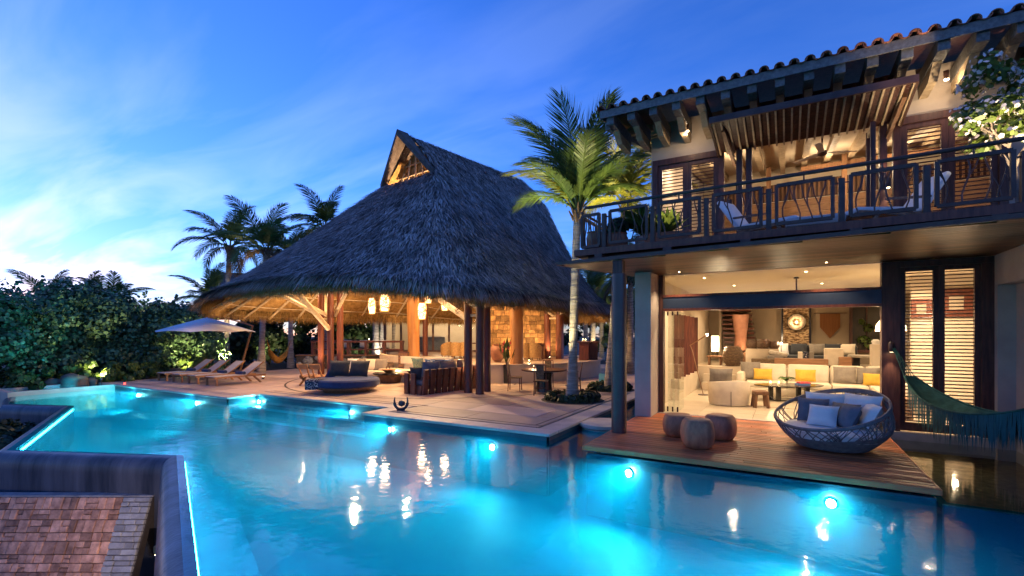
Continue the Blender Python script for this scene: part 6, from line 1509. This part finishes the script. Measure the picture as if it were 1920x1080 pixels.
mb.add(vs, fs).obj('back_shell', 'cream_fabric', t, smooth=True); MB().rbox((0, 0.1, 0.24), (0.76, 0.85, 0.44), 0.06).obj('seat', 'cream_fabric', t, smooth=True); MB().box((0.0, -0.545, 0.22), (0.02, 0.01, 0.40)).obj('pleat', 'taupe_fabric', t)
o = MB().pillow((0, 0, 0), 0.62, 0.52, 0.22, rz=0.25, tilt=0.25).obj('pillow', 'taupe_fabric', None, smooth='all'); o.location = (-1.62, 14.72, 0.76); tag(o, 'taupe pillow rising over the back of the cream armchair', 'pillow')
def block_stool(x, y, rz, label, mat='brown_wood'):
    t = thing('block_stool', label, 'stool', (x, y, 0), rz); MB().rbox((0, 0, 0.40), (0.36, 0.34, 0.1), 0.02).obj('seat', mat, t)
    for sx in (-1, 1):
        for sy in (-1, 1): MB().bar((sx * 0.13, sy * 0.12, 0.36), (sx * 0.165, sy * 0.15, 0.0), 0.07, 0.07).obj('leg', mat, t)
block_stool(-0.62, 14.6, R(15), 'rough brown wooden stool beside the cream armchair')
t = thing('patterned_ottoman', 'dark navy dotted ottoman beside the sofa return', 'ottoman', (1.72, 16.2, 0)); MB().rbox((0, 0, 0.24), (0.62, 0.62, 0.42), 0.09).obj('body', 'check_print', t, smooth=True); MB().bx(-0.25, 0.25, -0.25, 0.25, 0, 0.03).obj('foot', 'black_lacquer', t)
rg2 = MB().rbox((0.3, 16.0, 0.006), (3.9, 2.7, 0.012), 0.004).obj('rug', 'rug_wool'); tag(rg2, 'flat sand coloured rug under the oval table', 'rug')
t = thing('side_table', 'angular wooden side table at the sofa return near the louvred doors', 'table', (2.2, 14.3, 0)); MB().rbox((0, 0, 0.46), (0.7, 0.6, 0.05), 0.01).obj('table_top', 'teak', t)
for s_ in (-1, 1): MB().bx(s_ * 0.28 - 0.03, s_ * 0.28 + 0.03, -0.25, 0.25, 0, 0.435).obj('leg', 'teak', t)
# slender floor lamp
t = thing('floor_lamp', 'thin angled floor lamp standing by the red timber fins', 'floor lamp', (-2.35, 16.6, 0)); MB().lathe([(0.16, 0), (0.16, 0.02), (0.0, 0.02)], n=18).obj('base', 'steel', t); MB().tube([(0, 0, 0.02), (-0.35, 0.05, 1.45), (-0.42, 0.06, 1.62)], 0.014, 6).obj('stem', 'brown_wood', t); MB().tube([(-0.42, 0.06, 1.60), (0.12, 0.0, 1.95)], [0.016, 0.022], 6).obj('arm', 'brown_wood', t)
MB().lathe([(0.0, -0.02), (0.03, 0.0), (0.035, 0.06)], (0.12, 0.0, 1.93), 8).obj('lamp_head', 'bulb', t)
# low wall and timber fins along the left side
t = thing('fin_screen', 'screen of tall red timber fins on a low pale wall', 'screen', (0, 0, 0)); MB().bx(-3.015, -2.78, 14.9, 18.7, 0.0, 0.62).obj('low_wall', 'plaster_cream', t)
for k in range(5): MB().box((-2.88, 15.15 + k * 0.8, 1.60), (0.20, 0.05, 1.95), rz=R(20)).obj('fin', 'red_wood', t)
lamp('POINT', (-2.55, 18.2, 0.12), 20, WARM2, 0.05)
# rear level furniture
t = thing('paper_lamp', 'glowing paper cylinder lamp on a small wooden table', 'table lamp', (-2.35, 19.6, 0.8)); MB().lathe([(0.13, 0.52), (0.135, 0.8), (0.13, 1.10)], n=18).obj('shade', 'paper_shade', t, smooth=True)
for k in range(4): q = R(45 + 90 * k); MB().tube([(0.11 * math.cos(q), 0.11 * math.sin(q), 0.36), (0.11 * math.cos(q), 0.11 * math.sin(q), 0.53)], 0.01, 5).obj('foot', 'black_lacquer', t)
lamp('POINT', (-2.1, 19.4, 1.55), 25, WARM2, 0.08)
t = thing('side_table', 'small square wooden table under the paper lamp', 'table', (-2.35, 19.6, 0.8)); MB().rbox((0, 0, 0.33), (0.55, 0.45, 0.05), 0.01).obj('table_top', 'brown_wood', t)
for sx in (-1, 1): MB().bx(sx * 0.2 - 0.03, sx * 0.2 + 0.03, -0.18, 0.18, 0, 0.305).obj('leg', 'brown_wood', t)
def basket(x, y, z, r, h, label, mat='basket_weave'):
    t = thing('woven_basket', label, 'basket', (x, y, z), 0, 'dark woven baskets on the rear level'); MB().lathe([(r * 0.6, 0), (r * 0.9, h * 0.25), (r, h * 0.5), (r * 0.88, h * 0.8), (r * 0.6, h), (r * 0.52, h), (r * 0.8, h * 0.78)], n=22, cap=False).obj('body', mat, t, smooth=True)
    rg = MB()
    for k in range(7): v = k / 6.5; rg.tube([(r * (0.62 + 0.40 * math.sin(math.pi * (0.08 + 0.84 * v))) * math.cos(i / 20 * 6.2832), r * (0.62 + 0.40 * math.sin(math.pi * (0.08 + 0.84 * v))) * math.sin(i / 20 * 6.2832), h * v + 0.01) for i in range(21)], 0.010, 4, cap=False)
    rg.obj('hoops', 'dark_wood', t)
basket(-1.72, 19.35, 0.8, 0.36, 0.72, 'big round woven basket on the rear level beside the paper lamp')
ldg = struct(MB().bx(-1.35, -0.25, 20.2, 20.9, 0.8, 1.42).obj('ledge', 'plaster_cream'))
basket(-1.15, 20.5, 1.42, 0.22, 0.34, 'small round basket at the stair end of the pale ledge'); basket(-0.78, 20.5, 1.42, 0.26, 0.36, 'middle basket on the pale ledge'); basket(-0.42, 20.55, 1.42, 0.2, 0.28, 'last small basket on the pale ledge')
t = MB().rbox((0, 0, 0.14), (0.8, 0.4, 0.28), 0.02).obj('tray_basket', 'basket_weave'); t.location = (-0.72, 19.7, 0.8); tag(t, 'long rectangular woven tray in front of the pale ledge', 'basket')
stt = thing('floating_stairs', 'floating dark red stair treads against the rear wall', 'staircase', (0, 0, 0)); MB().bx(-2.55, -2.45, 22.5, 22.95, 0.8, 3.4).obj('string_wall', 'plaster_cream', stt)
for k in range(11): MB().bx(-2.44 + 0.012 * k, -1.38 + 0.03 * k, 22.15, 22.95, 3.3 - k * 0.19, 3.37 - k * 0.19).obj('tread', 'red_wood', stt)
t = thing('tall_vessel', 'tall tapering leather coloured vessel standing before the stairs', 'vase', (-1.62, 21.5, 1.0)); MB().lathe([(0.10, 0.25), (0.20, 0.30), (0.24, 0.5), (0.21, 0.9), (0.27, 1.3), (0.31, 1.75), (0.27, 1.75)], n=22, cap=False).obj('body', 'terracotta', t, smooth=True); MB().bx(-0.3, 0.3, -0.25, 0.25, -0.2, 0.25).obj('block', 'brown_wood', t)
lamp('SPOT', (-1.3, 20.9, 0.95), 60, WARM, 0.04, (-1.65, 21.6, 2.4), 70, 0.6)
t = thing('lit_art_panel', 'tall carved bark panel with a glowing dark disc on the rear wall', 'artwork', (0.33, 22.93, 0)); MB().bx(-0.46, 0.46, -0.02, 0.06, 1.35, 3.28).obj('panel', 'art_bark', t)
for s_ in (-1, 1): MB().bx(s_ * 0.49 - 0.03, s_ * 0.49 + 0.03, -0.05, 0.06, 1.3, 3.3).obj('frame_side', 'black_lacquer', t)
dk_ = MB(); dk_.lathe([(0.16, 0.0), (0.33, 0.03), (0.35, 0.06), (0.33, 0.075), (0.15, 0.03)], n=32, cap=False); o = dk_.obj('disc', 'mirror_bowl', t, smooth=True); o.rotation_euler = (R(90), 0, 0); o.location = (0.02, -0.06, 2.46)
gl_ = MB().lathe([(0.0, 0.0), (0.03, 0.0)], n=20, cap=False).obj('glowing_centre', 'bulb', t); gl_.rotation_euler = (R(90), 0, 0); gl_.location = (0.02, -0.085, 2.46); lamp('POINT', (0.35, 22.55, 2.46), 6, WARM, 0.03)
t = thing('hanging_textile', 'rust brown pointed textile hanging from a thin rod on the rear wall', 'textile', (1.50, 22.95, 0)); MB().add([(-0.34, 0, 2.78), (0.34, 0, 2.78), (0.34, 0, 2.25), (0.0, 0, 1.80), (-0.34, 0, 2.25), (-0.34, -0.02, 2.78), (0.34, -0.02, 2.78), (0.34, -0.02, 2.25), (0, -0.02, 1.80), (-0.34, -0.02, 2.25)], [(4, 3, 2, 1, 0), (5, 6, 7, 8, 9), (0, 1, 6, 5), (1, 2, 7, 6), (2, 3, 8, 7), (3, 4, 9, 8), (4, 0, 5, 9)]).obj('cloth', 'textile_rust', t); MB().tube([(-0.55, -0.02, 2.8), (0.55, -0.02, 2.8)], 0.012, 6).obj('rod', 'dark_wood', t)
wn_ = thing('rear_window', 'tall dark framed window with lit plants behind in the rear wall', 'window', (2.68, 22.95, 0))
MB().bx(-0.48, 0.48, 0.0, 0.04, 1.35, 3.2).obj('backing', 'black_lacquer', wn_)
for s_ in (-1, 1): MB().bx(s_ * 0.5 - 0.05, s_ * 0.5 + 0.05, -0.1, 0.04, 1.25, 3.3).obj('frame_side', 'dark_wood', wn_)
MB().bx(-0.45, 0.45, -0.1, 0.04, 1.25, 1.36).obj('frame_rail', 'dark_wood', wn_); MB().bx(-0.02, 0.02, -0.08, 0.0, 1.36, 3.3).obj('mullion', 'dark_wood', wn_)
leaves('plants', [(-0.1, -0.12, 1.75, 0.2), (0.12, -0.12, 1.6, 0.2), (0.05, -0.12, 2.2, 0.16), (-0.15, -0.12, 2.45, 0.12)], 260, (0.02, 0.05, 1.5), 'bright_leaf', wn_, 77)
# rear sofa group
t = thing('dark_sofa', 'low dark sofa with mixed pillows on the rear level', 'sofa', (0.75, 21.2, 0.8)); MB().rbox((0, 0, 0.2), (3.0, 0.95, 0.36), 0.06).obj('seat', 'charcoal_fabric', t, smooth=True); MB().rbox((0, 0.42, 0.5), (3.0, 0.22, 0.5), 0.06).obj('backrest', 'charcoal_fabric', t, smooth=True)
for xx, m in ((-1.2, 'throw_fur'), (-0.95, 'white_fabric'), (-0.35, 'charcoal_fabric'), (0.25, 'taupe_fabric'), (0.75, 'charcoal_fabric'), (1.15, 'cream_fabric')): MB().pillow((xx, 0.18, 0.60), 0.55, 0.45, 0.2, tilt=-0.3, rz=0.2 * math.sin(xx * 5)).obj('back_pillow', m, t, smooth='all')
t = MB().rbox((0, 0, 0.16), (1.6, 0.42, 0.32), 0.015).obj('wooden_chest', 'teak'); t.location = (0.42, 19.55, 0.8); tag(t, 'long low chest of warm planks right behind the cream sofa', 'chest')
t = thing('throw_daybed', 'daybed end draped with a pale fur throw behind the wooden chest', 'daybed', (-0.35, 20.1, 0.8)); MB().rbox((0, 0, 0.22), (0.5, 0.9, 0.4), 0.05).obj('mattress', 'taupe_fabric', t); MB().rbox((0.08, 0.0, 0.46), (0.62, 0.8, 0.14), 0.06, ry=0.2).obj('throw', 'throw_fur', t, smooth=True)
t = thing('box_chair', 'square pale box chair with dark frame on the rear level', 'chair', (1.42, 20.1, 0.8)); MB().rbox((0, 0, 0.38), (0.55, 0.5, 0.6), 0.03).obj('shell', 'cream_fabric', t); MB().bx(-0.3, 0.3, -0.27, 0.27, 0.0, 0.07).obj('foot', 'dark_wood', t)
t = MB().rbox((0, 0, 0.2), (0.36, 0.36, 0.4), 0.02).obj('wood_cube', 'teak'); t.location = (1.72, 19.85, 0.8); tag(t, 'orange brown wooden cube beside the pale box chair', 'side table')
for k, (m, lb) in enumerate((('cream_fabric', 'pale upright box behind the wooden chest'), ('check_print', 'dotted black and white upright box behind the wooden chest'), ('taupe_fabric', 'taupe upright box behind the wooden chest'))):
    o = MB().rbox((0, 0, 0.27), (0.14, 0.3, 0.54), 0.01).obj('upright_box', m); o.location = (0.42 + 0.17 * k, 20.0, 0.8); tag(o, lb, 'box')
t = thing('upholstered_bench', 'pale cushioned bench on splayed dark legs by the rear window', 'bench', (2.35, 20.6, 0.8)); MB().rbox((0, 0, 0.40), (0.95, 0.45, 0.10), 0.04).obj('seat', 'throw_fur', t, smooth=True)
for sx in (-1, 1):
    for sy in (-1, 1): MB().bar((sx * 0.34, sy * 0.15, 0.36), (sx * 0.42, sy * 0.18, 0.0), 0.04, 0.04).obj('leg', 'dark_wood', t)
struct(MB().bx(2.35, 2.62, 18.9, 19.4, 0.8, 1.65).obj('room_pillar', 'plaster_cream')); t = MB().lathe([(0.1, 0), (0.12, 0.1), (0.06, 0.16)], n=14).obj('white_jar', 'white_ceramic', None, smooth=True); t.location = (2.48, 19.15, 1.65); tag(t, 'small white jar on the short pale pillar', 'jar')
t = thing('table_lamp', 'tiny bright lamp shining at the end of the pale ledge', 'table lamp', (-0.18, 20.6, 0.8)); MB().tube([(0, 0, 0), (0, 0, 0.78)], 0.015, 6).obj('stem', 'steel', t); MB().lathe([(0.0, 0.78), (0.04, 0.82), (0.0, 0.87)], n=10).obj('bulb', 'bulb', t); lamp('POINT', (-0.18, 20.5, 1.75), 12, WARM2, 0.03)
def fan(x, y, z, drop, label, blade='brown_wood'):
    t = thing('ceiling_fan', label, 'ceiling fan', (x, y, z)); MB().tube([(0, 0, 0), (0, 0, -drop)], 0.018, 8).obj('rod', 'steel', t); MB().lathe([(0.07, -0.04), (0.05, 0.0)], n=14).obj('canopy', 'steel', t); MB().lathe([(0.03, -drop), (0.10, -drop - 0.02), (0.10, -drop - 0.10), (0.04, -drop - 0.13)], n=16).obj('motor', 'steel', t)
    for k in range(3): q = R(20 + 120 * k); MB().box((0.42 * math.cos(q), 0.42 * math.sin(q), -drop - 0.06), (0.66, 0.13, 0.012), rz=q, rx=0.15).obj('blade', blade, t)
fan(0.22, 14.6, 3.47, 0.35, 'ceiling fan hanging behind the navy beam in the living room')
fl2 = thing('dome_lamp', 'white dome lamp glowing behind the louvred doors', 'floor lamp', (2.15, 14.4, 0)); MB().tube([(0.25, 0, 0), (0.25, 0, 2.3), (0.0, 0, 2.5)], 0.015, 6).obj('stem', 'steel', fl2); MB().lathe([(0.30, 2.05), (0.28, 2.2), (0.16, 2.38), (0.0, 2.44)], n=20, cap=False).obj('shade', 'paper_shade', fl2, smooth=True); MB().lathe([(0.18, 0), (0.18, 0.02), (0, 0.02)], (0.25, 0, 0), n=14).obj('base', 'steel', fl2)
for x_, z_, w_, h_, lb in ((2.95, 2.62, 0.42, 0.5, 'red-brown framed picture behind the louvred door nearer the lamp'), (3.62, 2.75, 0.6, 0.72, 'larger red-brown framed picture behind the outer louvred door')):
    t = thing('framed_picture', lb, 'picture', (x_, 15.6, z_)); MB().bx(-w_ / 2, w_ / 2, 0, 0.04, -h_ / 2, h_ / 2).obj('frame', 'red_wood', t); MB().bx(-w_ / 4, w_ / 5, -0.006, -0.001, -h_ / 4, h_ / 4).obj('print', 'plaster_taupe', t)
struct(MB().bx(2.75, 6.0, 15.64, 15.8, 0.0, 3.46).obj('room_partition', 'plaster_cream'))
lamp('POINT', (3.3, 14.4, 1.1), 45, WARM2, 0.05)

# ================================================================== BALCONY
BZ = 3.776
def pot(x, y, r, h, label, mat='terracotta', z=BZ):
    t = thing('plant_pot', label, 'plant pot', (x, y, z), 0, 'plant pots on the balcony'); MB().lathe([(r * 0.65, 0), (r * 0.95, h * 0.45), (r, h * 0.75), (r * 0.85, h * 0.93), (r * 0.95, h), (r * 0.8, h), (r * 0.75, h * 0.85), (0, h * 0.85)], n=20).obj('pot', mat, t, smooth=True); return t
pot(-3.72, 10.25, 0.20, 0.48, 'slim clay pot in the outer corner of the balcony'); t = pot(-3.25, 10.35, 0.24, 0.42, 'squat clay pot of leaves second from the balcony corner')
leaves('foliage', [(0, 0, 0.55, 0.2), (0.1, 0.05, 0.62, 0.16)], 240, (0.03, 0.06, 1.7), 'dark_leaf', t, 5)
def rosette(x, y, z, r, n, label, mat, seed):
    t = thing('agave_plant', label, 'plant', (x, y, z)); rr = random.Random(seed); m = MB()
    for k in range(n):
        q = k * 2.4; el = R(75 - 60 * k / n); d = Vector((math.cos(q) * math.cos(el), math.sin(q) * math.cos(el), math.sin(el))); w = Vector((-math.sin(q), math.cos(q), 0)) * r * 0.14; L = r * rr.uniform(0.85, 1.1); b = d * 0.04 + Vector((0, 0, 0.32)); m1 = b + d * L * 0.5; e = b + d * L + Vector((0, 0, -0.06 * r)); nn = Vector((0, 0, 0.02)); m.add([b - w * .5, b + w * .5, m1 + w, e, m1 - w, m1 - nn], [(0, 1, 2, 5), (5, 2, 3), (5, 3, 4), (0, 5, 4)])
    m.obj('leaves', mat, t); MB().bx(-0.45, 0.45, -0.18, 0.18, 0.0, 0.32).obj('planter_box', 'terracotta', t); return t
rosette(-2.15, 10.35, BZ, 0.52, 34, 'bright green leafy plant in a long clay planter on the balcony', 'bright_leaf', 1)
lamp('SPOT', (-2.15, 10.15, BZ + 0.95), 20, WARM2, 0.03, (-2.15, 10.35, BZ), 100, 0.5)
t = pot(-2.72, 10.6, 0.2, 0.35, 'pot with a small feathery palm between corner pots and planter', 'plaster')
for k in range(9):
    q = k * 0.7; o = link('frond', frond('f', 0.8, 1.0, 'palm_leaf', 1), t); o.location = (0, 0, 0.32); o.rotation_euler = (0, -R(50 + 8 * (k % 4)), q)
def chaise(x, y, rz, label):
    t = thing('chaise_chair', label, 'lounge chair', (x, y, BZ), rz, 'lounge chairs on the balcony')
    for s_ in (-1, 1):
        MB().bar((s_ * 0.33, -0.55, 0.0), (s_ * 0.33, -0.35, 0.36), 0.05, 0.06).obj('leg', 'brown_wood', t); MB().bar((s_ * 0.33, 0.55, 0.0), (s_ * 0.33, 0.15, 0.36), 0.05, 0.06).obj('leg', 'brown_wood', t); MB().bar((s_ * 0.33, -0.7, 0.34), (s_ * 0.33, 0.4, 0.30), 0.05, 0.06).obj('side_rail', 'brown_wood', t); MB().bar((s_ * 0.36, -0.25, 0.56), (s_ * 0.36, 0.5, 0.60), 0.06, 0.035).obj('armrest', 'brown_wood', t)
    MB().rbox((0, -0.15, 0.40), (0.60, 1.1, 0.10), 0.04).obj('seat_cushion', 'white_fabric', t, smooth=True); MB().rbox((0, 0.66, 0.70), (0.60, 0.10, 0.85), 0.04, rx=-0.60).obj('back_cushion', 'white_fabric', t, smooth=True)
chaise(-0.35, 11.0, R(65), 'pale lounge chair on the balcony beside the planter side posts'); chaise(1.55, 10.9, R(-62), 'pale reclining lounge chair on the balcony beside the flowering tree')
t = thing('balcony_ottoman', 'broad pale blue cushioned ottoman on the balcony between the lounge chairs', 'ottoman', (0.45, 10.7, BZ)); MB().rbox((0, 0, 0.30), (0.95, 0.7, 0.18), 0.06).obj('cushion', 'sling_fabric', t, smooth=True); MB().rbox((0, 0, 0.11), (0.85, 0.6, 0.2), 0.02).obj('base', 'sling_fabric', t)
# flowering tree in a pot
t = thing('flowering_tree', 'potted frangipani tree with white blossoms rising over the balcony rail', 'tree', (3.2, 10.6, BZ)); rr = random.Random(12); tips = []; br = MB()
MB().lathe([(0.22, 0), (0.34, 0.25), (0.36, 0.42), (0.30, 0.45)], (0.42, 0.0, 0), 20).obj('pot', 'terracotta', t, smooth=True)
def grow(p, d, L, r, lev):
    e = p + d * L; br.tube([p, p + d * L * 0.5 + Vector((rr.uniform(-.03, .03), rr.uniform(-.03, .03), 0)), e], [r, r * 0.85, r * 0.7], 6)
    if lev == 0: tips.append(e); return
    for k in range(3 if lev > 1 else 2):
        a = rr.random() * 6.28; nd = (d + Vector((math.cos(a), math.sin(a), 0.35)) * rr.uniform(0.45, 0.75)).normalized(); grow(e, nd, L * rr.uniform(0.66, 0.85), r * 0.68, lev - 1)
grow(Vector((0.0, 0, 0.3)), Vector((-0.1, 0, 1)).normalized(), 0.55, 0.05, 4); br.obj('branches', 'branch_wood', t)
bl = [(q.x * 1.05, q.y, q.z + 0.05, rr.uniform(0.13, 0.22)) for q in tips] + [(rr.uniform(-0.5, 0.9), rr.uniform(-0.4, 0.4), rr.uniform(1.3, 2.6), 0.24) for _ in range(16)]
leaves('crown', bl, 3400, (0.02, 0.042, 1.9), 'bright_leaf', t, 31, None, inner=0.4); leaves('blossoms', bl, 1500, (0.022, 0.045), 'blossom', t, 32, None, inner=0.85, k=5)
lamp('SPOT', (2.55, 9.75, BZ + 0.1), 320, WARM2, 0.04, (3.0, 10.5, BZ + 2.2), 80, 0.6)
t = pot(3.45, 10.2, 0.28, 0.55, 'large round clay pot at the frame edge of the balcony')
fan(0.75, 13.9, 7.0, 0.55, 'pale ceiling fan in the upper room', 'white_ceramic')
